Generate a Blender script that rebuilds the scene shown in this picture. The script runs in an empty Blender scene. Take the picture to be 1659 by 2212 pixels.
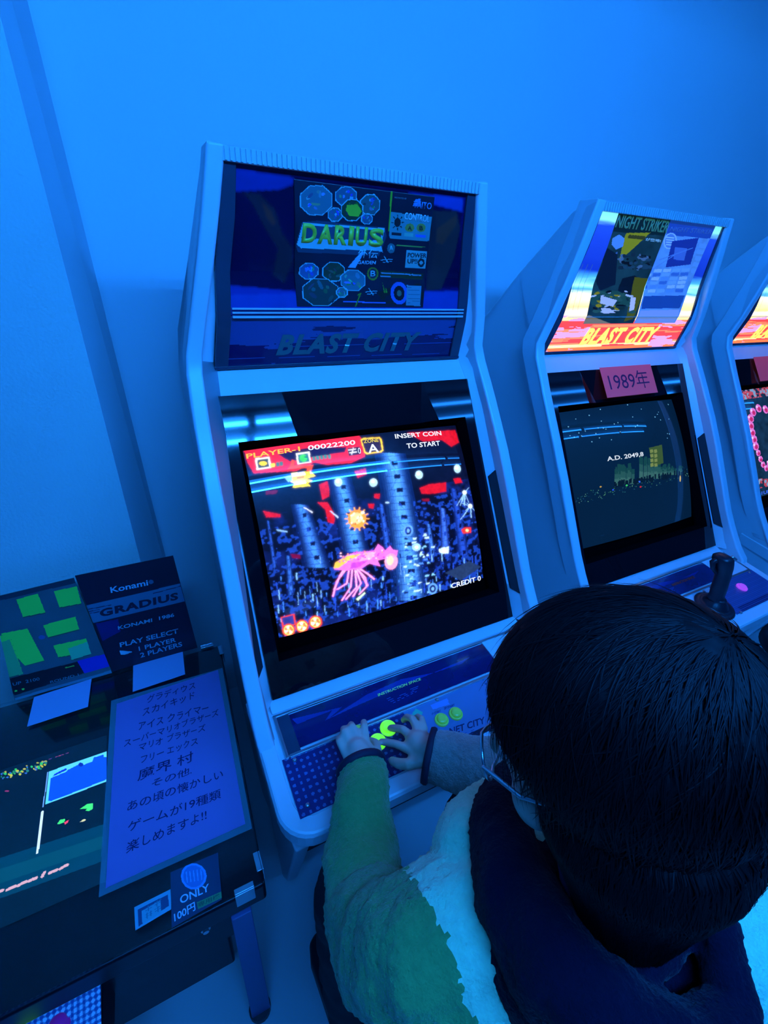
import bpy, bmesh, math, random
import numpy as np
from mathutils import Vector, Matrix
random.seed(11)
rng = np.random.default_rng(5)
SCN = bpy.context.scene
COL = SCN.collection

# ------------------------------------------------------------------ camera
CAM_POS = Vector((-0.4376, -0.6646, 1.6388))
CAM_R = Matrix(((0.89031032, -0.45280396, 0.04812597),
                (0.17729332, 0.44205206, 0.8792935),
                (-0.41942176, -0.77431166, 0.47384263)))
cam_data = bpy.data.cameras.new('camera')
cam = bpy.data.objects.new('camera', cam_data)
COL.objects.link(cam)
cam.matrix_world = Matrix.Translation(CAM_POS) @ CAM_R.transposed().to_4x4()
cam_data.sensor_fit = 'VERTICAL'
cam_data.sensor_height = 36.0
cam_data.lens = 36.0 * 1011.58 / 2212.0
cam_data.clip_start = 0.02
SCN.camera = cam

# ------------------------------------------------------------------ view, world
SCN.view_settings.view_transform = 'Standard'
SCN.view_settings.look = 'None'
SCN.view_settings.gamma = 1.0
SCN.view_settings.use_curve_mapping = False
SCN.view_settings.exposure = 0.0
W = bpy.data.worlds.new('world')
SCN.world = W
W.use_nodes = True
W.node_tree.nodes['Background'].inputs[0].default_value = (0.004, 0.05, 0.22, 1)
W.node_tree.nodes['Background'].inputs[1].default_value = 0.12
BLUE = (0.012, 0.225, 1.0)
TUBE_POWER = 128.0
TUBE_GAIN = (2.6, 2.1, 0.3, 0.2, 0.2)      # strength per fixture, weighted to shape the brightness falloff along the wall
MARQ_POWER = 1.0
SCREEN_POWER = 1.0

FZ = 0.10          # floor height
CEIL = 2.62
CY = 0.875         # pitch of the cabinet row along x
S8 = math.tan(math.radians(8))


# ------------------------------------------------------------------ helpers
def lin(c):
    c = np.asarray(c, float) / 255.0
    return np.where(c <= 0.04045, c / 12.92, ((c + 0.055) / 1.055) ** 2.4)


def obj(name, verts, faces, mat=None, parent=None, smooth=False, bevel=0.0, seg=2, angle=35):
    me = bpy.data.meshes.new(name)
    me.from_pydata([tuple(v) for v in verts], [], [tuple(f) for f in faces])
    me.update()
    bm = bmesh.new(); bm.from_mesh(me)
    bmesh.ops.recalc_face_normals(bm, faces=bm.faces)
    bm.to_mesh(me); bm.free()
    if smooth:
        me.shade_smooth()
    o = bpy.data.objects.new(name, me)
    COL.objects.link(o)
    if mat:
        me.materials.append(mat)
    if parent:
        o.parent = parent
    if bevel:
        b = o.modifiers.new('bevel', 'BEVEL')
        b.width = bevel; b.segments = seg; b.limit_method = 'ANGLE'
        b.angle_limit = math.radians(angle)
        me.shade_smooth()
        b.harden_normals = True
    return o


class MB:
    """collects shapes of one part"""
    def __init__(s):
        s.v = []; s.f = []

    def add(s, v, f):
        k = len(s.v)
        s.v += [tuple(p) for p in v]
        s.f += [tuple(i + k for i in q) for q in f]

    def box(s, x0, x1, y0, y1, z0, z1):
        s.add([(x, y, z) for z in (z0, z1) for y in (y0, y1) for x in (x0, x1)],
              [(0, 2, 3, 1), (4, 5, 7, 6), (0, 1, 5, 4), (2, 6, 7, 3), (0, 4, 6, 2), (1, 3, 7, 5)])

    def prism(s, bottom, top):
        n = len(bottom)
        s.add(list(bottom) + list(top),
              [tuple(range(n))[::-1], tuple(range(n, 2 * n))] +
              [(i, (i + 1) % n, n + (i + 1) % n, n + i) for i in range(n)])

    def rings(s, rings, cap0=True, cap1=True):
        n = len(rings[0]); k = []
        for r in rings:
            k += list(r)
        f = []
        for j in range(len(rings) - 1):
            for i in range(n):
                a = j * n + i; b = j * n + (i + 1) % n
                f.append((a, b, b + n, a + n))
        if cap0: f.append(tuple(range(n))[::-1])
        if cap1: f.append(tuple((len(rings) - 1) * n + i for i in range(n)))
        s.add(k, f)

    def cyl(s, p, q, r, r2=None, n=20):
        r2 = r if r2 is None else r2
        p = Vector(p); q = Vector(q); d = (q - p).normalized()
        a = d.orthogonal().normalized(); b = d.cross(a)
        s.rings([[p + (a * math.cos(t) + b * math.sin(t)) * r for t in [i * 2 * math.pi / n for i in range(n)]],
                 [q + (a * math.cos(t) + b * math.sin(t)) * r2 for t in [i * 2 * math.pi / n for i in range(n)]]])

    def lathe(s, base, axis, prof, n=28):
        """prof: list of (radius, height along axis)"""
        base = Vector(base); d = Vector(axis).normalized()
        a = d.orthogonal().normalized(); b = d.cross(a)
        s.rings([[base + d * h + (a * math.cos(t) + b * math.sin(t)) * max(r, 1e-5)
                  for t in [i * 2 * math.pi / n for i in range(n)]] for r, h in prof])

    def tube(s, pts, rad, n=14):
        """closed tube with round ends through pts"""
        P = [Vector(p) for p in pts]
        R = [rad] * len(P) if not hasattr(rad, '__len__') else list(rad)
        d0 = (P[1] - P[0]).normalized(); d1 = (P[-1] - P[-2]).normalized()
        PP = []; RR = []
        for k in (80, 55, 30):
            a = math.radians(k)
            PP.append(P[0] - d0 * R[0] * math.sin(a)); RR.append(R[0] * math.cos(a))
        PP += P; RR += R
        for k in (30, 55, 80):
            a = math.radians(k)
            PP.append(P[-1] + d1 * R[-1] * math.sin(a)); RR.append(R[-1] * math.cos(a))
        rings = []
        up = d0.orthogonal().normalized()
        for i, p in enumerate(PP):
            if i == 0: d = PP[1] - PP[0]
            elif i == len(PP) - 1: d = PP[-1] - PP[-2]
            else: d = PP[i + 1] - PP[i - 1]
            d.normalize()
            up = (up - d * up.dot(d))
            if up.length < 1e-6: up = d.orthogonal()
            up.normalize(); b = d.cross(up)
            rings.append([p + (up * math.cos(t) + b * math.sin(t)) * RR[i] for t in [j * 2 * math.pi / n for j in range(n)]])
        s.rings(rings)

    def ell(s, c, r, rot=None, n=20, m=12):
        c = Vector(c); M = rot or Matrix.Identity(3); rings = []
        for j in range(1, m):
            a = math.pi * j / m
            rings.append([c + M @ Vector((r[0] * math.sin(a) * math.cos(t), r[1] * math.sin(a) * math.sin(t), -r[2] * math.cos(a)))
                          for t in [i * 2 * math.pi / n for i in range(n)]])
        s.rings(rings)

    def build(s, name, mat, parent=None, **k):
        return obj(name, s.v, s.f, mat, parent, **k)


def tag(o, label=None, cat=None, group=None, kind=None):
    if label: o['label'] = label
    if cat: o['category'] = cat
    if group: o['group'] = group
    if kind: o['kind'] = kind
    return o


def empty(name, loc, label, cat, group=None):
    o = bpy.data.objects.new(name, None)
    COL.objects.link(o)
    o.location = loc
    o.empty_display_size = 0.1
    return tag(o, label, cat, group)


# ------------------------------------------------------------------ materials
def mat(name, col, rough=0.5, metal=0.0, coat=0.0, spec=0.5, bump=0.0, bscale=200.0, var=0.0, vscale=8.0, emit=None, estr=0.0, sheen=0.0):
    m = bpy.data.materials.new(name); m.use_nodes = True
    N = m.node_tree; b = N.nodes['Principled BSDF']
    b.inputs['Base Color'].default_value = (*col, 1)
    b.inputs['Roughness'].default_value = rough
    b.inputs['Metallic'].default_value = metal
    b.inputs['Coat Weight'].default_value = coat
    b.inputs['Coat Roughness'].default_value = 0.06
    b.inputs['Specular IOR Level'].default_value = spec
    b.inputs['Sheen Weight'].default_value = sheen
    tc = N.nodes.new('ShaderNodeTexCoord')
    if var:
        n = N.nodes.new('ShaderNodeTexNoise'); n.inputs['Scale'].default_value = vscale; n.inputs['Detail'].default_value = 5
        r = N.nodes.new('ShaderNodeMapRange'); r.inputs[3].default_value = 1 - var; r.inputs[4].default_value = 1 + var
        mx = N.nodes.new('ShaderNodeVectorMath'); mx.operation = 'SCALE'; mx.inputs[0].default_value = col
        N.links.new(tc.outputs['Object'], n.inputs['Vector']); N.links.new(n.outputs['Fac'], r.inputs[0])
        N.links.new(r.outputs[0], mx.inputs['Scale']); N.links.new(mx.outputs[0], b.inputs['Base Color'])
    if bump:
        n = N.nodes.new('ShaderNodeTexNoise'); n.inputs['Scale'].default_value = bscale; n.inputs['Detail'].default_value = 3
        bp = N.nodes.new('ShaderNodeBump'); bp.inputs['Strength'].default_value = bump; bp.inputs['Distance'].default_value = 0.004
        N.links.new(tc.outputs['Object'], n.inputs['Vector']); N.links.new(n.outputs['Fac'], bp.inputs['Height'])
        N.links.new(bp.outputs[0], b.inputs['Normal'])
    if emit:
        b.inputs['Emission Color'].default_value = (*emit, 1); b.inputs['Emission Strength'].default_value = estr
    return m


def art_mat(name, emit=0.0, base=1.0, rough=0.35, coat=0.3, grain=0.0):
    """surface that shows the printed or lit picture stored in its colour attribute"""
    m = bpy.data.materials.new(name); m.use_nodes = True
    N = m.node_tree; b = N.nodes['Principled BSDF']
    a = N.nodes.new('ShaderNodeAttribute'); a.attribute_name = 'art'
    b.inputs['Roughness'].default_value = rough
    b.inputs['Coat Weight'].default_value = coat; b.inputs['Coat Roughness'].default_value = 0.05
    if base == 1.0:
        N.links.new(a.outputs['Color'], b.inputs['Base Color'])
    else:
        s = N.nodes.new('ShaderNodeVectorMath'); s.operation = 'SCALE'; s.inputs['Scale'].default_value = base
        N.links.new(a.outputs['Color'], s.inputs[0]); N.links.new(s.outputs[0], b.inputs['Base Color'])
    if emit:
        N.links.new(a.outputs['Color'], b.inputs['Emission Color'])
        b.inputs['Emission Strength'].default_value = emit
    return m


M = {}
M['white'] = mat('cabinet_plastic', (0.62, 0.66, 0.70), 0.32, var=0.04, vscale=3, bump=0.02, bscale=400)
M['black'] = mat('gloss_black', (0.004, 0.005, 0.008), 0.045, coat=0.1)
M['recess'] = mat('black_recess', (0.002, 0.002, 0.003), 0.9, spec=0.0)
M['dark'] = mat('matt_black', (0.012, 0.014, 0.02), 0.5)
M['grille'] = mat('speaker_mesh', (0.008, 0.009, 0.014), 0.75, bump=0.3, bscale=900)
M['smoke'] = mat('smoked_plastic', (0.035, 0.05, 0.08), 0.12, coat=0.5)
M['frost'] = mat('ribbed_clear_plastic', (0.5, 0.6, 0.62), 0.25, bump=0.1, bscale=300)
M['metal'] = mat('brushed_steel', (0.55, 0.57, 0.6), 0.28, metal=0.9)
M['wall'] = mat('wall_plaster', (0.62, 0.66, 0.68), 0.75, var=0.05, vscale=2.5, bump=0.12, bscale=60)
M['wallr'] = mat('rough_wall_plaster', (0.55, 0.66, 0.62), 0.8, var=0.06, vscale=5, bump=0.35, bscale=170)
M['floor'] = mat('floor_vinyl', (0.5, 0.53, 0.55), 0.45, var=0.08, vscale=3)
M['darkwall'] = mat('dark_painted_wall', (0.10, 0.11, 0.13), 0.8, var=0.05)
M['ceil'] = mat('ceiling_tiles', (0.22, 0.22, 0.24), 0.8, var=0.04)
M['print'] = art_mat('printed_art', 0, 1.0, 0.4, 0.5)
M['paper'] = art_mat('laminated_paper', 0, 1.0, 0.5, 0.35)
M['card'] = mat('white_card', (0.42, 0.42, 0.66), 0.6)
M['green'] = mat('lit_green_button', (0.35, 0.8, 0.06), 0.25, coat=0.4, emit=(0.16, 1.0, 0.03), estr=0.75)
M['lime'] = mat('green_button', (0.38, 0.7, 0.1), 0.25, coat=0.4, emit=(0.1, 0.6, 0.05), estr=0.12)
M['purple'] = mat('purple_button', (0.25, 0.03, 0.3), 0.3, coat=0.4, emit=(0.12, 0.01, 0.2), estr=0.25)
M['magenta'] = mat('magenta_button', (0.8, 0.15, 0.7), 0.3, coat=0.4, emit=(0.45, 0.05, 0.55), estr=0.6)


# ------------------------------------------------------------------ painted surfaces
def parse(txt, sc=3):
    out = []
    for line in txt.split('\n'):
        t = line.split(' ')
        k = t[0]; c = lin([int(i) for i in t[1:4]])
        if k in 'PE':
            q = np.array([float(x) for x in t[4:]]).reshape(-1, 2) / 10 ** sc
            if k == 'E':
                a = q[1] - q[0]; b = q[2] - q[0]
                q = np.array([q[0] + a * math.cos(w) + b * math.sin(w) for w in np.linspace(0, 2 * math.pi, 15)[:-1]])
            out.append(('P', c, q))
        elif k == 'L':
            q = np.array([float(x) for x in t[5:]]).reshape(-1, 2) / 10 ** sc
            out.append(('L', c, float(t[4]), q))
        else:
            q = np.array([float(x) for x in t[6:]]).reshape(-1, 2) / 10 ** sc
            out.append(('T', c, t[4].replace('_', ' '), q, t[5]))
    return out


def raster(arts, w, h, bg, ext=(0, 1, 0, 1), aspect=1.0):
    """bg: colour or (h,w,3) array; ext: u0,u1,v0,v1 ; returns cell colours"""
    img = np.empty((h, w, 3)); img[:] = bg
    U = ext[0] + (np.arange(w) + 0.5) / w * (ext[1] - ext[0])
    V = ext[2] + (np.arange(h) + 0.5) / h * (ext[3] - ext[2])

    def win(q, pad=0.0):
        i0 = np.searchsorted(U, q[:, 0].min() - pad) if U[-1] > U[0] else 0
        i1 = np.searchsorted(U, q[:, 0].max() + pad) if U[-1] > U[0] else w
        Vs = V if V[-1] > V[0] else None
        if Vs is not None:
            j0 = np.searchsorted(V, q[:, 1].min() - pad); j1 = np.searchsorted(V, q[:, 1].max() + pad)
        else:
            j0, j1 = 0, h
        return i0, i1, j0, j1

    for a in arts:
        if a[0] == 'P':
            q = a[2]; i0, i1, j0, j1 = win(q)
            if i0 >= i1 or j0 >= j1: continue
            x, y = np.meshgrid(U[i0:i1], V[j0:j1]); ins = np.zeros(x.shape, bool)
            for k in range(len(q)):
                (xa, ya), (xb, yb) = q[k], q[(k + 1) % len(q)]
                if ya == yb: continue
                c = ((ya > y) != (yb > y)) & (x < (xb - xa) * (y - ya) / (yb - ya) + xa)
                ins ^= c
            img[j0:j1, i0:i1][ins] = a[1]
        elif a[0] == 'L':
            q = a[3]; r = a[2] / 2
            for k in range(len(q) - 1):
                s = q[k:k + 2]; i0, i1, j0, j1 = win(s, r)
                if i0 >= i1 or j0 >= j1: continue
                x, y = np.meshgrid(U[i0:i1], V[j0:j1]); d = s[1] - s[0]; L = d @ d + 1e-12
                t = np.clip(((x - s[0][0]) * d[0] + (y - s[0][1]) * d[1]) / L, 0, 1)
                m = (x - s[0][0] - t * d[0]) ** 2 + (y - s[0][1] - t * d[1]) ** 2 < r * r
                img[j0:j1, i0:i1][m] = a[1]
    return img


_tc = {}


def text_shape(t, flags):
    key = (t, flags)
    if key not in _tc:
        cu = bpy.data.curves.new('t', 'FONT'); cu.body = t
        cu.resolution_u = 3
        if 'b' in flags: cu.offset = 0.018
        if 's' in flags: cu.shear = 0.25
        if 'h' in flags: cu.offset = 0.006
        if 'w' in flags: cu.offset = 0.045; cu.space_character = 1.12
        o = bpy.data.objects.new('t', cu); COL.objects.link(o)
        dg = bpy.context.evaluated_depsgraph_get(); dg.update()
        me = o.evaluated_get(dg).to_mesh()
        v = np.array([p.co[:2] for p in me.vertices]) if len(me.vertices) else np.zeros((3, 2))
        f = [tuple(p.vertices) for p in me.polygons]
        o.evaluated_get(dg).to_mesh_clear()
        bpy.data.objects.remove(o); bpy.data.curves.remove(cu)
        mn = v.min(0); mx = v.max(0)
        y0 = 0.0 if mn[1] > -0.3 and t.isascii() else mn[1]
        v = np.stack([(v[:, 0] - mn[0]) / (mx[0] - mn[0] + 1e-9), (v[:, 1] - y0) / (mx[1] - y0 + 1e-9)], 1)
        _tc[key] = (v, f)
    return _tc[key]


def painted(name, P, img, mt, parent, arts=(), ext=(0, 1, 0, 1), lift=0.0006, thick=0.0, hand=0.0):
    """grid mesh over P(u,v) (numpy, returns xyz), one cell per picture cell, with its lettering joined on"""
    h, w = img.shape[:2]
    U = ext[0] + np.arange(w + 1) / w * (ext[1] - ext[0]); V = ext[2] + np.arange(h + 1) / h * (ext[3] - ext[2])
    u, v = np.meshgrid(U, V)
    X = P(u.ravel(), v.ravel())
    i, j = np.meshgrid(np.arange(w), np.arange(h)); a = (j * (w + 1) + i).ravel()
    F = np.stack([a, a + w + 1, a + w + 2, a + 1], 1)
    C = img.reshape(-1, 3)
    # outward normal from the grid itself
    d1 = X[w] - X[0]; d2 = X[h * (w + 1)] - X[0]; nn = np.cross(d2, d1); nn /= np.linalg.norm(nn)
    vs = [X]; loops = [F.ravel()]; sizes = [np.full(len(F), 4)]; cols = [np.repeat(C, 4, 0)]; k = len(X)
    lay = 0
    for t in arts:
        if t[0] != 'T': continue
        sv, sf = text_shape(t[2], t[4]); q = t[3]; lay += 1
        uv = q[0] + sv[:, :1] * (q[1] - q[0]) + sv[:, 1:] * (q[2] - q[0])
        if hand: uv = uv + hand * np.stack([np.sin(sv[:, 0] * 21 + lay), np.cos(sv[:, 0] * 17 + lay * 2)], 1)
        T = P(uv[:, 0], uv[:, 1]) + nn * lift
        vs.append(T)
        ix = np.concatenate([np.array(f) for f in sf]) + k if sf else np.zeros(0, int)
        loops.append(ix); sizes.append(np.array([len(f) for f in sf], int))
        cols.append(np.repeat(np.array(t[1])[None], len(ix), 0)); k += len(T)
    if thick:   # back sheet and rim so the piece has real thickness
        c = np.array([0, w, h * (w + 1) + w, h * (w + 1)]); Q = X[c]; B = Q - nn * thick
        vs.append(np.concatenate([Q, B])); q = [(4, 5, 6, 7), (0, 1, 5, 4), (1, 2, 6, 5), (2, 3, 7, 6), (3, 0, 4, 7)]
        loops.append(np.array(q).ravel() + k); sizes.append(np.full(5, 4)); cols.append(np.repeat(C.mean(0)[None] * 0.6 + 0.02, 20, 0)); k += 8
    VV = np.concatenate(vs); LL = np.concatenate(loops); SS = np.concatenate(sizes); CC = np.concatenate(cols)
    me = bpy.data.meshes.new(name)
    me.vertices.add(len(VV)); me.vertices.foreach_set('co', VV.ravel())
    me.loops.add(len(LL)); me.loops.foreach_set('vertex_index', LL.astype(np.int32))
    me.polygons.add(len(SS)); me.polygons.foreach_set('loop_start', np.concatenate([[0], np.cumsum(SS)[:-1]]).astype(np.int32))
    me.polygons.foreach_set('loop_total', SS.astype(np.int32))
    me.update(calc_edges=True); me.validate()
    at = me.color_attributes.new('art', 'FLOAT_COLOR', 'CORNER')
    at.data.foreach_set('color', np.concatenate([CC, np.ones((len(CC), 1))], 1).ravel().astype(np.float32))
    me.materials.append(mt)
    o = bpy.data.objects.new(name, me); COL.objects.link(o)
    if parent: o.parent = parent
    return o


def bilin(q):
    q = [np.array(p, float) for p in q]      # TL, TR, BR, BL  (xyz)
    def P(u, v):
        u = np.asarray(u)[:, None]; v = np.asarray(v)[:, None]
        return (q[0] * (1 - u) + q[1] * u) * (1 - v) + (q[3] * (1 - u) + q[2] * u) * v
    return P


def noise2(w, h, s, seed=0, oct=4):
    r = np.random.default_rng(seed); out = np.zeros((h, w)); amp = 1.0; tot = 0
    for o in range(oct):
        gw = max(2, int(s[0] * 2 ** o)); gh = max(2, int(s[1] * 2 ** o)); g = r.random((gh + 1, gw + 1))
        y = np.linspace(0, gh - 1e-6, h); x = np.linspace(0, gw - 1e-6, w); yi = y.astype(int); xi = x.astype(int)
        fy = (y - yi)[:, None]; fx = (x - xi)[None]; fy = fy * fy * (3 - 2 * fy); fx = fx * fx * (3 - 2 * fx)
        a = g[yi][:, xi]; b = g[yi][:, xi + 1]; c = g[yi + 1][:, xi]; d = g[yi + 1][:, xi + 1]
        out += amp * ((a * (1 - fx) + b * fx) * (1 - fy) + (c * (1 - fx) + d * fx) * fy); tot += amp; amp *= 0.5
    return out / tot


LIGHT_SPOTS = [(-0.40 + 1.0 * k, -1.105) for k in range(5)]
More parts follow.
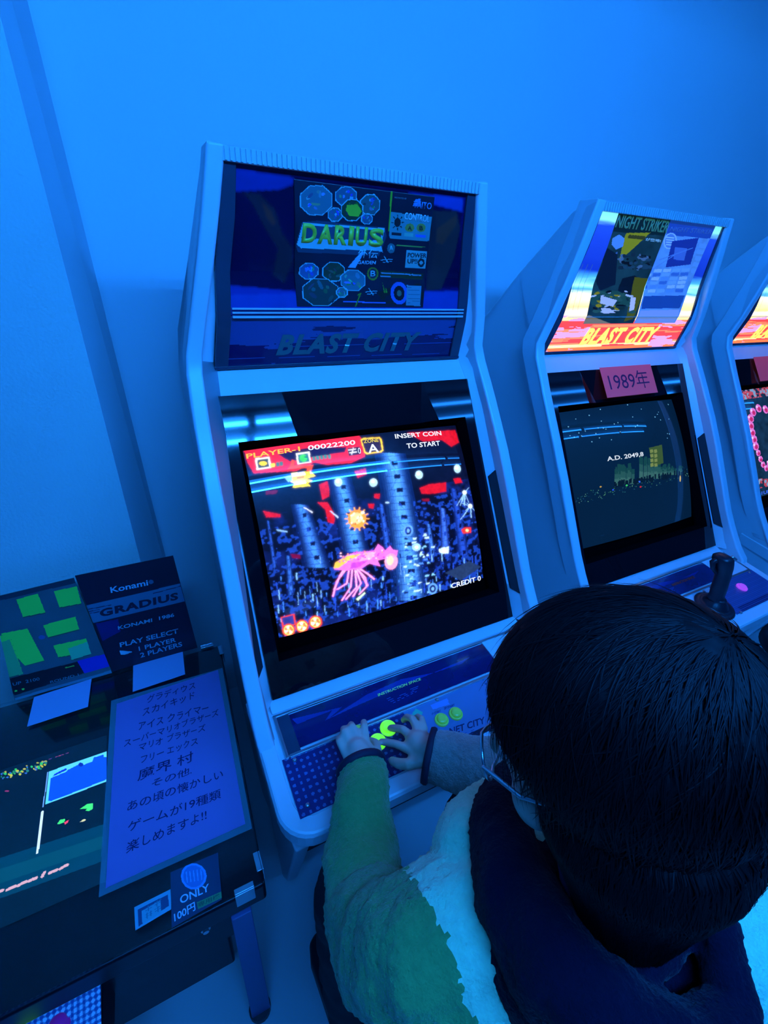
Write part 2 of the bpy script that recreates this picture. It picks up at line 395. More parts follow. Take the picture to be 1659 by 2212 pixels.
# ---- drawings: P polygon, E ellipse, L line, T lettering; colour, then coordinates on the surface in thousandths (metric ones in tenths of a millimetre)
ART_SCREEN = """P 215 25 45 4 -14 477 -7 505 49 484 126 416 150 312 140 264 118 184 148 22 126 8 63
P 20 10 60 127 42 259 32 412 57 400 83 285 86 168 92
P 190 15 35 715 16 992 31 995 113 941 136 894 85 788 81
P 190 15 35 712 356 766 344 862 351 853 405 767 404 717 391
P 190 15 35 422 199 474 192 474 226 430 240
P 190 15 35 908 336 952 338 958 371 914 368
P 190 15 35 262 240 307 227 294 312 262 327
P 190 15 35 240 333 281 342 304 424 289 465 266 448 267 382
P 190 15 35 27 326 89 361 86 376 34 363
P 190 15 35 488 343 516 349 507 376 485 366
P 190 15 35 453 392 480 399 471 425 452 415
P 120 10 40 712 422 753 428 750 446 715 436
P 90 10 50 53 227 99 233 89 251 50 246
P 100 10 60 97 575 143 593 132 611 102 599
P 6 22 76 135 319 205 339 248 695 134 660
P 11 32 92 142 321 200 337 240 692 145 663
P 19 49 117 148 322 195 336 232 690 154 666
P 30 70 149 152 323 192 336 226 688 161 668
P 39 88 177 156 324 188 335 220 686 168 670
P 49 108 207 161 325 184 334 214 685 175 673
P 60 130 240 166 326 180 333 208 683 183 675
L 14 40 125 0.0028 152 345 199 349
L 30 70 170 0.0022 182 349 168 382
L 14 40 125 0.0028 153 384 203 388
L 30 70 170 0.0022 180 387 168 420
P 8 12 60 174 377 189 379 186 401 171 400
L 14 40 125 0.0028 154 422 207 428
L 30 70 170 0.0022 173 423 190 464
L 14 40 125 0.0028 155 460 211 467
L 30 70 170 0.0022 199 468 164 496
P 8 12 60 179 454 195 458 192 479 175 477
L 14 40 125 0.0028 156 498 216 507
L 30 70 170 0.0022 192 505 190 541
L 14 40 125 0.0028 157 537 220 546
L 30 70 170 0.0022 164 535 183 577
P 8 12 60 183 532 202 536 198 558 180 555
L 14 40 125 0.0028 158 575 224 586
L 30 70 170 0.0022 172 576 185 616
L 14 40 125 0.0028 159 614 228 626
L 30 70 170 0.0022 183 618 203 660
P 8 12 60 188 610 208 615 205 637 184 633
L 14 40 125 0.0028 160 652 232 666
L 30 70 170 0.0022 186 657 170 689
P 6 22 78 301 203 403 227 421 657 296 621
P 12 34 94 310 205 395 225 411 654 307 624
P 22 52 119 318 207 388 224 403 652 317 627
P 34 77 153 325 208 383 223 396 650 325 630
P 45 98 181 331 209 378 222 390 648 333 632
P 57 120 211 338 211 372 221 383 646 340 634
P 70 145 245 345 212 367 220 376 644 349 636
L 14 40 125 0.0028 324 230 392 236
L 30 70 170 0.0022 353 233 339 268
L 14 40 125 0.0028 324 269 393 275
L 30 70 170 0.0022 347 270 372 313
P 8 12 60 353 262 373 266 370 288 349 286
L 14 40 125 0.0028 324 307 394 314
L 30 70 170 0.0022 343 308 347 346
L 14 40 125 0.0028 324 345 395 353
L 30 70 170 0.0022 366 351 375 391
P 8 12 60 354 340 375 343 372 366 350 363
L 14 40 125 0.0028 324 383 397 392
L 30 70 170 0.0022 338 383 354 425
L 14 40 125 0.0028 324 422 398 432
L 30 70 170 0.0022 346 424 334 458
P 8 12 60 355 417 377 421 373 444 351 440
L 14 40 125 0.0028 324 460 399 471
L 30 70 170 0.0022 347 462 332 496
L 14 40 125 0.0028 324 498 400 510
L 30 70 170 0.0022 364 505 339 537
P 8 12 60 356 494 379 499 375 522 352 518
L 14 40 125 0.0028 324 537 402 550
L 30 70 170 0.0022 362 543 332 573
L 14 40 125 0.0028 324 575 403 589
L 30 70 170 0.0022 339 576 378 625
P 8 12 60 357 572 380 577 377 600 353 595
L 14 40 125 0.0028 324 614 404 628
L 30 70 170 0.0022 380 626 372 662
P 6 27 85 531 111 681 139 674 1030 488 965
P 12 39 101 545 113 669 137 659 1025 505 971
P 23 57 126 557 115 659 136 647 1021 520 976
P 37 82 159 566 116 651 134 637 1017 531 980
P 48 103 187 575 118 644 133 628 1014 543 984
P 61 125 217 585 120 636 132 618 1011 554 988
P 75 150 250 595 121 627 130 608 1007 567 993
L 14 40 125 0.0028 565 140 662 148
L 30 70 170 0.0022 577 138 608 183
L 14 40 125 0.0028 563 179 662 188
L 30 70 170 0.0022 598 182 616 225
P 8 12 60 604 173 633 177 629 201 600 198
L 14 40 125 0.0028 562 218 661 228
L 30 70 170 0.0022 605 223 610 263
L 14 40 125 0.0028 560 257 660 269
L 30 70 170 0.0022 615 265 595 300
P 8 12 60 601 252 631 257 627 281 597 277
L 14 40 125 0.0028 558 296 660 309
L 30 70 170 0.0022 598 301 571 335
L 14 40 125 0.0028 557 336 659 349
L 30 70 170 0.0022 590 339 568 374
P 8 12 60 599 332 629 337 626 361 595 357
L 14 40 125 0.0028 555 375 659 390
L 30 70 170 0.0022 576 376 562 413
L 14 40 125 0.0028 554 414 658 430
L 30 70 170 0.0022 588 419 620 466
P 8 12 60 596 411 628 417 624 441 592 436
L 14 40 125 0.0028 552 454 658 470
L 30 70 170 0.0022 573 455 561 492
L 14 40 125 0.0028 550 493 657 511
L 30 70 170 0.0022 568 494 589 538
P 8 12 60 594 491 626 497 622 521 590 515
L 14 40 125 0.0028 549 532 656 551
L 30 70 170 0.0022 581 537 614 585
L 14 40 125 0.0028 547 571 656 592
L 30 70 170 0.0022 571 574 586 618
P 8 12 60 592 570 624 577 620 601 588 595
L 14 40 125 0.0028 546 610 655 632
L 30 70 170 0.0022 611 625 624 668
L 14 40 125 0.0028 544 650 655 672
L 30 70 170 0.0022 566 652 552 688
P 8 12 60 589 650 622 657 619 681 585 674
L 14 40 125 0.0028 542 689 654 713
L 30 70 170 0.0022 624 709 565 732
L 14 40 125 0.0028 541 728 654 753
L 30 70 170 0.0022 598 742 614 787
P 8 12 60 587 729 621 738 617 761 583 754
L 14 40 125 0.0028 539 768 653 794
L 30 70 170 0.0022 606 784 565 812
L 14 40 125 0.0028 538 807 653 834
L 30 70 170 0.0022 559 810 621 870
P 8 12 60 584 808 619 818 615 842 581 833
L 14 40 125 0.0028 536 846 652 875
L 30 70 170 0.0022 578 856 620 910
L 14 40 125 0.0028 535 886 652 916
L 30 70 170 0.0022 569 893 596 942
P 8 12 60 582 888 617 898 613 922 578 913
L 14 40 125 0.0028 533 925 651 956
L 30 70 170 0.0022 554 928 542 964
L 14 40 125 0.0028 531 964 650 997
L 30 70 170 0.0022 584 979 540 1003
P 8 12 60 580 968 615 979 612 1002 576 992
P 4 13 58 496 402 524 412 526 664 480 651
P 7 20 73 498 403 522 412 523 663 485 652
P 13 32 96 501 404 520 411 520 662 488 654
P 20 47 126 502 404 518 411 518 662 491 654
P 26 60 152 504 404 517 411 515 661 494 655
P 32 74 179 506 405 516 410 513 660 497 656
P 40 90 210 508 405 514 410 510 660 500 657
L 14 40 125 0.0028 501 428 522 425
L 30 70 170 0.0022 513 428 512 466
L 14 40 125 0.0028 499 470 521 467
L 30 70 170 0.0022 508 468 512 509
P 8 12 60 509 460 516 460 512 484 506 484
L 14 40 125 0.0028 497 512 521 510
L 30 70 170 0.0022 513 512 505 550
L 14 40 125 0.0028 495 553 521 552
L 30 70 170 0.0022 505 552 509 593
P 8 12 60 507 544 515 544 511 568 503 568
L 14 40 125 0.0028 494 595 521 594
L 30 70 170 0.0022 514 597 495 631
L 14 40 125 0.0028 492 637 521 637
L 30 70 170 0.0022 509 638 492 673
P 8 12 60 505 628 514 629 510 652 501 652
P 4 13 63 794 496 833 508 826 774 755 753
P 9 22 79 798 496 830 508 821 772 762 755
P 18 37 104 801 497 827 507 816 771 767 757
P 29 56 138 803 498 825 507 813 770 772 758
P 38 73 166 806 498 823 506 809 769 776 760
P 48 90 196 808 499 821 506 805 768 781 761
P 60 110 230 811 500 819 505 801 767 786 762
L 14 40 125 0.0028 800 523 828 521
L 30 70 170 0.0022 805 521 810 564
L 14 40 125 0.0028 795 567 826 566
L 30 70 170 0.0022 810 567 804 607
P 8 12 60 809 557 818 558 814 582 805 582
L 14 40 125 0.0028 790 610 824 610
L 30 70 170 0.0022 802 610 798 650
L 14 40 125 0.0028 784 653 822 655
L 30 70 170 0.0022 800 654 794 694
P 8 12 60 801 644 812 646 808 671 797 670
L 14 40 125 0.0028 779 697 821 700
L 30 70 170 0.0022 785 695 793 739
L 14 40 125 0.0028 774 740 819 744
L 30 70 170 0.0022 796 743 783 781
P 8 12 60 793 732 807 735 803 759 789 758
P 3 9 45 872 390 919 404 941 832 840 803
P 5 15 59 877 391 915 403 933 830 850 805
P 9 24 81 880 392 912 402 927 828 857 808
P 15 36 110 883 393 910 402 922 826 864 810
P 19 46 134 886 393 907 401 916 825 870 811
P 24 57 161 889 394 905 401 911 824 876 813
P 30 70 190 893 394 902 400 906 822 884 815
L 14 40 125 0.0028 882 417 915 415
L 30 70 170 0.0022 902 418 896 459
L 14 40 125 0.0028 880 459 916 458
L 30 70 170 0.0022 884 456 891 500
P 8 12 60 896 449 907 450 903 475 892 475
L 14 40 125 0.0028 878 500 918 501
L 30 70 170 0.0022 894 500 904 545
L 14 40 125 0.0028 876 542 919 544
L 30 70 170 0.0022 898 544 888 584
P 8 12 60 895 533 908 535 904 560 890 559
L 14 40 125 0.0028 874 584 921 587
L 30 70 170 0.0022 910 589 887 626
L 14 40 125 0.0028 872 626 922 630
L 30 70 170 0.0022 890 626 905 673
P 8 12 60 894 617 908 620 904 645 889 644
L 14 40 125 0.0028 870 667 924 673
L 30 70 170 0.0022 889 669 891 711
L 14 40 125 0.0028 868 709 925 716
L 30 70 170 0.0022 887 710 895 755
P 8 12 60 892 702 909 705 905 730 888 728
L 14 40 125 0.0028 866 751 927 759
L 30 70 170 0.0022 885 752 879 793
L 14 40 125 0.0028 864 792 928 802
L 30 70 170 0.0022 914 803 908 844
P 8 12 60 891 786 910 791 906 816 887 813
P 4 13 58 708 572 736 582 739 773 695 760
P 9 23 75 711 572 734 582 736 772 699 761
P 18 39 101 713 573 732 581 733 771 703 762
P 29 61 135 715 573 731 581 731 771 705 763
P 38 79 164 717 574 729 580 728 770 708 764
P 48 98 195 719 574 728 580 726 769 711 765
P 60 120 230 721 575 726 580 724 768 714 766
L 14 40 125 0.0028 713 600 734 597
L 30 70 170 0.0022 720 599 712 637
L 14 40 125 0.0028 711 648 734 646
L 30 70 170 0.0022 725 648 718 687
P 8 12 60 722 638 728 638 724 662 718 663
L 14 40 125 0.0028 708 695 734 694
L 30 70 170 0.0022 718 694 719 736
L 14 40 125 0.0028 706 743 734 742
L 30 70 170 0.0022 721 744 718 784
P 8 12 60 719 733 727 734 723 759 715 759
P 4 13 54 76 579 97 588 89 795 55 783
P 8 22 70 78 580 96 588 86 794 58 784
P 15 37 95 80 580 94 588 84 793 61 785
P 24 56 128 81 580 93 587 82 792 63 786
P 32 73 156 83 581 92 587 81 792 65 786
P 40 90 186 84 581 91 586 79 791 68 787
P 50 110 220 86 582 90 586 77 791 70 788
L 14 40 125 0.0028 79 604 95 601
L 30 70 170 0.0022 87 603 82 638
L 14 40 125 0.0028 75 645 92 643
L 30 70 170 0.0022 85 645 81 680
P 8 12 60 84 636 88 636 85 658 80 658
L 14 40 125 0.0028 72 686 90 685
L 30 70 170 0.0022 77 685 82 722
L 14 40 125 0.0028 68 727 88 726
L 30 70 170 0.0022 76 727 71 761
P 8 12 60 78 719 83 720 80 741 74 741
L 14 40 125 0.0028 65 768 86 768
L 30 70 170 0.0022 77 769 75 805
P 3 9 40 32 379 44 385 40 631 18 624
P 6 17 57 33 379 43 384 38 630 20 625
P 12 29 82 34 379 42 384 37 630 22 626
P 19 45 116 35 379 41 384 36 630 24 626
P 25 59 145 36 380 41 384 34 629 25 626
P 32 73 176 36 380 40 384 33 629 26 627
P 40 90 210 37 380 40 384 32 629 28 627
L 14 40 125 0.0028 34 400 43 395
L 30 70 170 0.0022 36 397 36 433
L 14 40 125 0.0028 32 435 42 430
L 30 70 170 0.0022 38 434 34 468
P 8 12 60 37 425 40 425 37 446 34 447
L 14 40 125 0.0028 30 470 41 466
L 30 70 170 0.0022 34 468 34 504
L 14 40 125 0.0028 29 506 40 502
L 30 70 170 0.0022 35 504 32 539
P 8 12 60 35 496 38 496 35 517 31 518
L 14 40 125 0.0028 27 541 40 537
L 30 70 170 0.0022 30 539 30 574
L 14 40 125 0.0028 26 576 39 573
L 30 70 170 0.0022 28 574 31 610
P 8 12 60 32 567 36 567 33 588 29 589
L 14 40 125 0.0028 24 611 38 608
L 30 70 170 0.0022 32 611 25 644
P 10 20 90 876 900 884 902 882 925 875 922
P 10 20 90 141 891 145 892 142 945 137 944
P 120 180 255 289 908 293 908 291 934 287 932
P 60 130 245 242 876 245 877 244 888 241 887
P 5 8 40 9 722 15 723 12 755 7 754
P 10 20 90 178 873 183 873 179 929 175 927
P 60 130 245 958 997 961 996 955 1070 952 1069
P 120 180 255 18 893 24 894 21 940 16 938
P 10 20 90 555 709 561 710 559 738 553 736
P 60 130 245 481 911 484 911 479 975 477 974
P 10 20 90 206 877 209 876 206 906 204 905
P 60 130 245 889 843 897 844 895 872 887 870
P 10 20 90 821 783 825 783 823 811 819 810
P 30 70 200 462 919 468 920 466 949 460 947
P 120 180 255 768 764 773 764 769 819 764 818
P 10 20 90 259 923 264 924 262 953 257 951
P 5 8 40 250 908 252 908 250 924 249 924
P 10 20 90 384 505 388 505 387 526 383 525
P 5 8 40 630 739 632 739 628 803 625 802
P 120 180 255 434 942 440 943 437 977 432 976
P 60 130 245 -8 914 -5 914 -9 966 -11 965
P 15 35 130 875 867 883 868 878 936 870 934
P 120 180 255 92 844 96 845 92 900 88 898
P 10 20 90 656 693 659 692 656 737 653 736
P 5 8 40 682 878 687 879 684 922 679 920
P 30 70 200 888 797 891 796 886 861 883 860
P 10 20 90 644 814 646 814 642 872 640 872
P 10 20 90 488 696 494 696 493 713 487 711
P 60 130 245 33 886 36 886 34 908 32 907
P 10 20 90 409 827 412 827 408 892 404 891
P 120 180 255 350 835 357 836 354 875 348 872
P 10 20 90 832 863 838 864 835 910 829 908
P 120 180 255 635 953 640 953 638 974 634 972
P 15 35 130 916 894 920 894 916 951 912 950
P 15 35 130 712 941 718 941 713 1004 708 1002
P 15 35 130 629 890 635 890 631 937 626 935
P 120 180 255 892 836 896 836 893 883 889 882
P 120 180 255 736 952 742 953 739 994 733 992
P 120 180 255 551 761 553 761 548 830 546 829
P 5 8 40 776 769 784 770 779 838 771 835
P 15 35 130 685 867 688 867 686 892 683 891
P 15 35 130 135 651 136 650 133 697 132 696
P 15 35 130 139 819 141 819 137 872 135 871
P 30 70 200 823 848 830 849 826 896 820 894
P 120 180 255 15 826 20 826 17 870 12 868
P 5 8 40 343 848 346 848 345 865 342 864
P 5 8 40 394 782 400 783 397 823 391 821
P 15 35 130 756 815 762 816 758 868 752 866
P 10 20 90 82 828 86 829 84 867 79 865
P 60 130 245 291 937 296 938 293 986 288 984
P 30 70 200 589 965 594 966 589 1031 584 1030
P 10 20 90 938 877 944 878 940 935 934 933
P 60 130 245 244 920 247 920 243 969 241 968
P 120 180 255 722 896 726 896 724 929 720 928
P 15 35 130 38 811 42 811 38 857 35 856
P 30 70 200 938 980 943 980 942 996 936 994
P 5 8 40 129 776 131 775 127 834 125 834
P 5 8 40 155 826 161 826 157 877 152 875
P 60 130 245 110 762 113 761 110 800 108 799
P 120 180 255 178 753 180 752 176 805 174 804
P 5 8 40 882 914 890 915 886 966 878 964
P 60 130 245 652 994 655 993 651 1044 649 1044
P 120 180 255 712 761 718 761 715 802 709 801
P 5 8 40 143 967 149 968 147 989 142 987
P 30 70 200 962 846 965 846 962 887 959 886
P 30 70 200 5 870 9 870 6 906 3 905
P 30 70 200 942 836 949 837 944 903 938 901
P 30 70 200 701 754 708 755 706 787 699 785
P 60 130 245 863 808 866 807 865 821 862 820
P 120 180 255 668 889 670 888 668 928 665 927
P 120 180 255 160 910 164 911 161 958 157 957
P 10 20 90 898 873 904 873 902 908 896 906
P 10 20 90 377 691 384 692 382 723 375 721
P 60 130 245 154 869 158 869 157 888 153 886
P 120 180 255 597 854 604 855 602 877 595 875
P 120 180 255 405 811 408 810 404 861 402 860
P 60 130 245 44 681 48 681 46 703 43 702
P 30 70 200 117 939 119 939 117 967 115 966
P 10 20 90 779 925 784 925 779 996 774 994
P 30 70 200 258 610 262 610 259 655 255 654
P 30 70 200 29 889 34 890 33 904 28 903
P 15 35 130 131 872 136 873 135 885 131 884
P 30 70 200 166 823 172 824 168 884 162 881
P 15 35 130 317 960 321 961 318 1006 314 1005
P 120 180 255 153 811 158 811 156 850 150 848
P 10 20 90 134 882 140 883 136 932 131 930
P 15 35 130 311 852 316 853 314 888 309 886
P 5 8 40 249 694 254 694 250 744 246 742
P 30 70 200 653 919 660 920 656 976 649 974
P 5 8 40 747 771 754 772 752 797 745 795
P 15 35 130 28 895 32 896 29 951 24 950
P 15 35 130 -15 870 -9 871 -13 922 -18 919
P 60 130 245 508 951 511 951 509 975 507 974
P 60 130 245 920 1012 924 1012 923 1030 919 1029
P 10 20 90 181 843 186 844 184 887 178 885
P 10 20 90 756 883 764 884 762 897 756 895
P 60 130 245 2 880 6 880 5 894 2 892
P 5 8 40 822 795 828 796 825 837 819 836
P 120 180 255 306 799 311 800 307 857 302 855
P 30 70 200 166 860 171 860 168 895 163 894
P 5 8 40 284 917 288 918 284 966 281 965
P 30 70 200 61 729 67 729 65 752 60 750
P 5 8 40 284 876 291 877 289 896 283 894
P 5 8 40 163 958 167 958 163 1008 159 1006
P 120 180 255 510 716 515 716 510 782 506 781
P 30 70 200 427 812 434 813 433 825 426 822
P 30 70 200 163 746 168 746 165 784 160 783
P 120 180 255 165 793 167 792 165 829 163 828
P 30 70 200 698 955 703 955 701 984 696 983
P 120 180 255 169 832 172 832 169 886 166 885
P 10 20 90 996 890 1002 891 999 932 993 930
P 15 35 130 175 899 177 898 175 924 173 923
P 10 20 90 869 957 872 957 871 968 868 968
P 120 180 255 125 788 127 787 122 848 121 848
P 15 35 130 309 836 312 836 310 873 307 872
P 30 70 200 373 921 377 922 376 934 372 933
P 30 70 200 386 952 389 952 386 1004 382 1003
P 10 20 90 393 770 400 772 396 820 390 818
P 10 20 90 209 826 214 827 212 865 206 863
P 30 70 200 121 723 125 723 124 735 120 733
P 120 180 255 877 986 883 986 878 1049 872 1047
P 60 130 245 317 887 320 887 318 913 316 912
P 10 20 90 1006 925 1012 925 1007 988 1002 987
P 60 130 245 117 881 120 882 118 919 114 918
P 15 35 130 809 889 814 890 811 935 806 933
P 30 70 200 772 814 774 813 771 851 769 850
P 60 130 245 490 703 498 704 496 725 489 723
P 60 130 245 622 811 625 810 622 845 620 844
P 30 70 200 961 874 965 874 964 893 960 892
P 30 70 200 428 977 433 978 430 1031 424 1029
P 5 8 40 704 925 708 925 707 936 704 934
P 10 20 90 60 752 63 752 60 787 58 786
P 5 8 40 511 869 517 870 516 889 510 887
P 5 8 40 1001 965 1004 964 1002 985 999 984
P 10 20 90 135 885 141 887 140 899 134 896
P 30 70 200 191 740 194 740 191 773 189 772
P 30 70 200 234 862 241 863 239 893 232 890
P 30 70 200 940 886 945 887 944 907 938 905
P 15 35 130 310 828 312 827 310 854 308 854
P 10 20 90 467 964 471 964 468 1000 464 998
P 5 8 40 492 847 498 848 496 870 491 868
P 15 35 130 820 974 823 974 818 1038 815 1037
P 60 130 245 822 901 828 902 826 924 820 922
P 15 35 130 843 988 849 988 845 1043 840 1041
P 10 20 90 79 762 82 762 79 804 76 803
P 5 8 40 502 956 508 956 505 1002 499 1000
P 10 20 90 921 1010 924 1010 922 1038 919 1037
P 120 180 255 189 800 192 799 188 849 185 848
P 120 180 255 962 1001 967 1002 962 1077 956 1075
P 15 35 130 1011 918 1017 918 1014 966 1007 964
P 10 20 90 30 897 33 897 31 926 28 925
P 10 20 90 450 823 454 823 451 876 447 874
P 30 70 200 306 898 312 898 309 929 304 927
P 10 20 90 552 782 556 782 554 806 550 805
P 5 8 40 -14 852 -12 852 -13 871 -15 871
P 60 130 245 912 956 920 957 915 1021 907 1019
P 15 35 130 373 976 378 977 375 1009 371 1007
P 30 70 200 241 858 246 858 242 914 237 912
P 60 130 245 370 926 375 926 370 993 366 991
P 5 8 40 343 832 348 833 346 867 341 866
P 5 8 40 240 932 242 932 238 990 236 990
P 30 70 200 1022 832 1027 832 1024 875 1018 874
P 30 70 200 798 950 802 951 800 974 796 973
P 60 130 245 36 813 40 813 36 871 32 869
P 15 35 130 524 888 529 889 524 950 519 948
P 10 20 90 289 902 292 902 287 965 284 964
P 10 20 90 246 897 250 897 246 941 243 940
P 15 35 130 855 825 860 826 859 840 854 839
P 10 20 90 619 667 623 668 622 684 618 683
P 120 180 255 338 922 340 922 338 942 336 942
P 60 130 245 209 822 212 822 211 844 208 843
P 15 35 130 152 779 157 780 155 804 150 802
P 60 130 245 691 931 696 931 695 952 690 950
P 10 20 90 176 851 178 851 175 894 173 893
P 10 20 90 354 794 356 793 354 828 352 828
P 5 8 40 845 901 853 903 851 930 843 928
P 60 130 245 448 843 453 844 451 878 446 876
P 15 35 130 88 828 91 828 87 884 85 883
P 120 180 255 104 680 110 680 107 719 101 717
P 10 20 90 324 867 329 867 327 897 322 895
P 10 20 90 59 902 65 903 61 960 55 958
P 30 70 200 288 773 294 773 289 835 284 834
P 15 35 130 392 736 394 735 392 767 390 766
P 10 20 90 655 912 658 912 655 946 653 945
P 10 20 90 133 812 139 813 136 847 131 845
P 60 130 245 531 856 536 856 535 870 530 868
P 10 20 90 122 911 125 911 124 927 121 926
P 15 35 130 460 903 464 903 462 916 459 915
P 15 35 130 182 901 184 901 182 931 180 930
P 60 130 245 967 938 970 937 967 982 963 980
P 60 130 245 194 925 200 926 198 942 192 940
P 15 35 130 728 834 736 835 733 874 725 871
P 120 180 255 796 973 804 974 803 994 795 991
P 120 180 255 700 967 704 968 700 1020 696 1019
P 5 8 40 227 765 230 765 229 777 226 776
P 60 130 245 -20 905 -16 906 -17 922 -21 920
P 60 130 245 832 893 841 894 836 952 828 949
P 120 180 255 98 782 100 782 96 843 94 842
P 60 130 245 702 908 705 908 702 956 698 955
P 5 8 40 74 760 76 760 73 806 71 805
P 15 35 130 50 899 55 900 50 962 46 960
P 120 180 255 141 843 146 844 145 857 140 856
P 60 130 245 148 766 150 766 145 828 143 828
P 15 35 130 323 958 329 959 326 994 321 992
P 120 180 255 590 835 592 835 591 858 588 857
P 10 20 90 64 881 68 881 66 921 62 920
P 10 20 90 203 843 207 843 205 865 201 864
P 5 8 40 215 896 220 897 217 940 212 938
P 10 20 90 176 810 180 810 178 830 175 828
P 120 180 255 68 878 72 879 70 919 65 918
P 30 70 200 467 885 471 885 468 926 464 925
P 120 180 255 458 810 465 811 463 836 456 834
P 30 70 200 24 706 28 707 26 743 22 742
P 15 35 130 17 919 21 920 19 945 16 944
P 5 8 40 760 839 762 838 759 889 756 889
P 5 8 40 162 793 167 793 163 844 159 842
P 30 70 200 445 952 452 953 449 993 442 991
P 5 8 40 438 916 440 915 437 954 435 954
P 15 35 130 679 856 681 856 678 903 676 902
P 60 130 245 420 933 426 934 422 990 416 988
P 15 35 130 306 872 309 871 307 908 304 907
P 120 180 255 564 808 567 807 562 877 559 876
P 120 180 255 194 890 197 890 194 927 191 926
P 5 8 40 511 904 514 904 511 940 509 939
P 10 20 90 798 876 806 877 804 896 797 894
P 120 180 255 28 746 32 747 28 801 24 800
P 5 8 40 431 844 435 844 433 865 430 864
P 5 8 40 518 827 524 827 523 839 518 837
P 10 20 90 772 920 775 919 770 986 767 985
P 120 180 255 209 621 211 620 208 660 206 660
P 120 180 255 372 940 376 940 373 975 370 974
P 15 35 130 467 848 472 848 469 890 464 889
P 60 130 245 301 651 307 652 306 666 300 665
P 10 20 90 848 850 850 850 846 908 844 907
P 15 35 130 247 923 251 923 249 955 244 953
P 15 35 130 810 800 816 800 814 828 808 827
P 30 70 200 290 897 294 897 293 918 288 916
P 10 20 90 410 818 414 818 412 859 408 858
P 30 70 200 235 908 240 908 238 935 233 934
P 10 20 90 356 962 362 963 358 1013 352 1011
P 120 190 255 587 863 593 861 608 878 585 873
P 10 20 80 633 672 640 670 653 686 632 682
P 10 20 80 677 648 694 649 681 657 676 658
P 70 130 240 618 859 634 860 624 869 617 869
P 180 220 255 572 894 583 894 592 909 570 904
P 180 220 255 597 765 609 765 607 776 595 775
P 180 220 255 566 785 582 786 580 797 564 795
P 10 20 80 590 626 599 625 614 641 589 636
P 70 130 240 563 897 583 900 586 913 562 907
P 120 190 255 618 736 641 739 639 751 617 746
P 120 190 255 667 972 693 978 674 983 666 983
P 10 20 80 659 798 679 801 679 812 657 808
P 120 190 255 702 874 710 873 722 889 700 885
P 120 190 255 679 696 690 696 696 709 677 706
P 180 220 255 586 673 592 671 600 685 584 683
P 180 220 255 718 712 740 714 735 725 717 722
P 120 190 255 666 871 690 875 684 885 665 881
P 180 220 255 686 631 694 630 707 645 684 641
P 180 220 255 629 796 637 795 647 810 627 806
P 10 20 80 662 928 670 926 682 942 661 938
P 180 220 255 654 736 664 736 676 751 652 746
P 10 20 80 655 722 676 724 674 736 653 732
P 180 220 255 632 637 652 639 647 650 630 648
P 180 220 255 600 942 622 946 622 958 598 952
P 10 20 80 683 628 698 628 688 637 682 638
P 10 20 80 657 808 675 809 671 820 655 818
P 70 130 240 642 789 665 792 666 805 640 799
P 180 220 255 569 837 589 840 580 849 567 847
P 70 130 240 571 896 595 900 592 911 569 906
P 70 130 240 577 946 595 949 586 957 576 956
P 10 20 80 685 668 704 670 705 682 683 678
P 180 220 255 690 627 702 627 707 640 689 638
P 10 20 80 691 856 701 856 705 869 690 867
P 180 220 255 658 729 670 729 663 739 656 740
P 120 190 255 653 747 666 747 657 756 652 757
P 120 190 255 590 656 599 655 601 667 588 666
P 120 190 255 687 797 693 796 702 810 685 808
P 10 20 80 674 737 691 738 685 748 672 747
P 180 220 255 688 752 697 751 701 764 686 762
P 180 220 255 692 648 715 651 715 663 690 658
P 10 20 80 661 840 675 841 672 852 659 850
P 120 190 255 543 925 556 926 547 934 542 935
P 70 130 240 670 773 690 775 691 788 668 783
P 10 20 80 585 692 594 691 606 707 583 702
P 120 190 255 621 755 645 759 638 768 619 765
P 180 220 255 617 787 630 788 628 799 615 798
P 120 190 255 670 703 680 702 676 713 668 713
P 180 220 255 623 658 649 661 642 671 622 668
P 180 220 255 625 902 648 906 632 913 623 912
P 180 220 255 668 920 689 923 680 932 666 930
P 70 130 240 588 830 610 833 604 843 586 840
P 10 20 80 602 884 614 884 624 899 601 894
P 180 220 255 668 757 677 756 679 768 667 767
P 10 20 80 551 935 574 940 570 950 550 945
P 180 220 255 622 678 641 679 630 688 621 688
P 10 20 80 669 809 693 812 678 820 668 819
P 120 190 255 580 916 605 920 586 926 578 926
P 180 220 255 624 946 647 950 628 955 623 956
P 10 20 80 674 846 686 846 685 858 673 857
P 70 130 240 694 675 716 678 708 687 692 686
E 90 150 240 615 589 640 596 609 623
E 10 20 80 615 589 631 593 611 612
E 110 170 250 615 589 622 591 613 600
E 90 150 240 698 966 724 975 692 1000
E 10 20 80 698 966 715 972 694 989
E 110 170 250 698 966 706 969 696 977
P 30 50 90 774 893 922 864 993 924 860 970
P 20 35 80 32 859 139 844 168 876 56 910
E 170 215 255 344 245 361 249 340 269
E 230 245 255 341 239 349 241 340 249
E 170 215 255 496 279 515 282 492 303
E 230 245 255 494 272 502 274 492 282
E 170 215 255 725 278 745 281 721 303
E 230 245 255 722 271 731 273 720 281
E 170 215 255 946 278 967 282 941 305
E 230 245 255 942 271 952 273 940 282
P 240 70 30 177 83 188 90 181 116 258 128 239 168 224 156 231 141 150 133 164 118
P 250 225 40 163 155 240 161 257 192 218 198 241 213 218 225 228 241 155 234 166 214 149 195 163 182
P 120 190 240 132 170 161 165 161 197 144 199
P 180 130 20 180 180 212 182 211 192 178 192
L 255 170 90 0.006 391 463 443 475
L 255 170 90 0.006 391 463 433 502
L 255 170 90 0.006 391 463 416 520
L 255 170 90 0.006 391 463 393 527
L 255 170 90 0.006 391 463 371 521
L 255 170 90 0.006 391 463 353 504
L 255 170 90 0.006 391 463 342 478
L 255 170 90 0.006 391 463 341 450
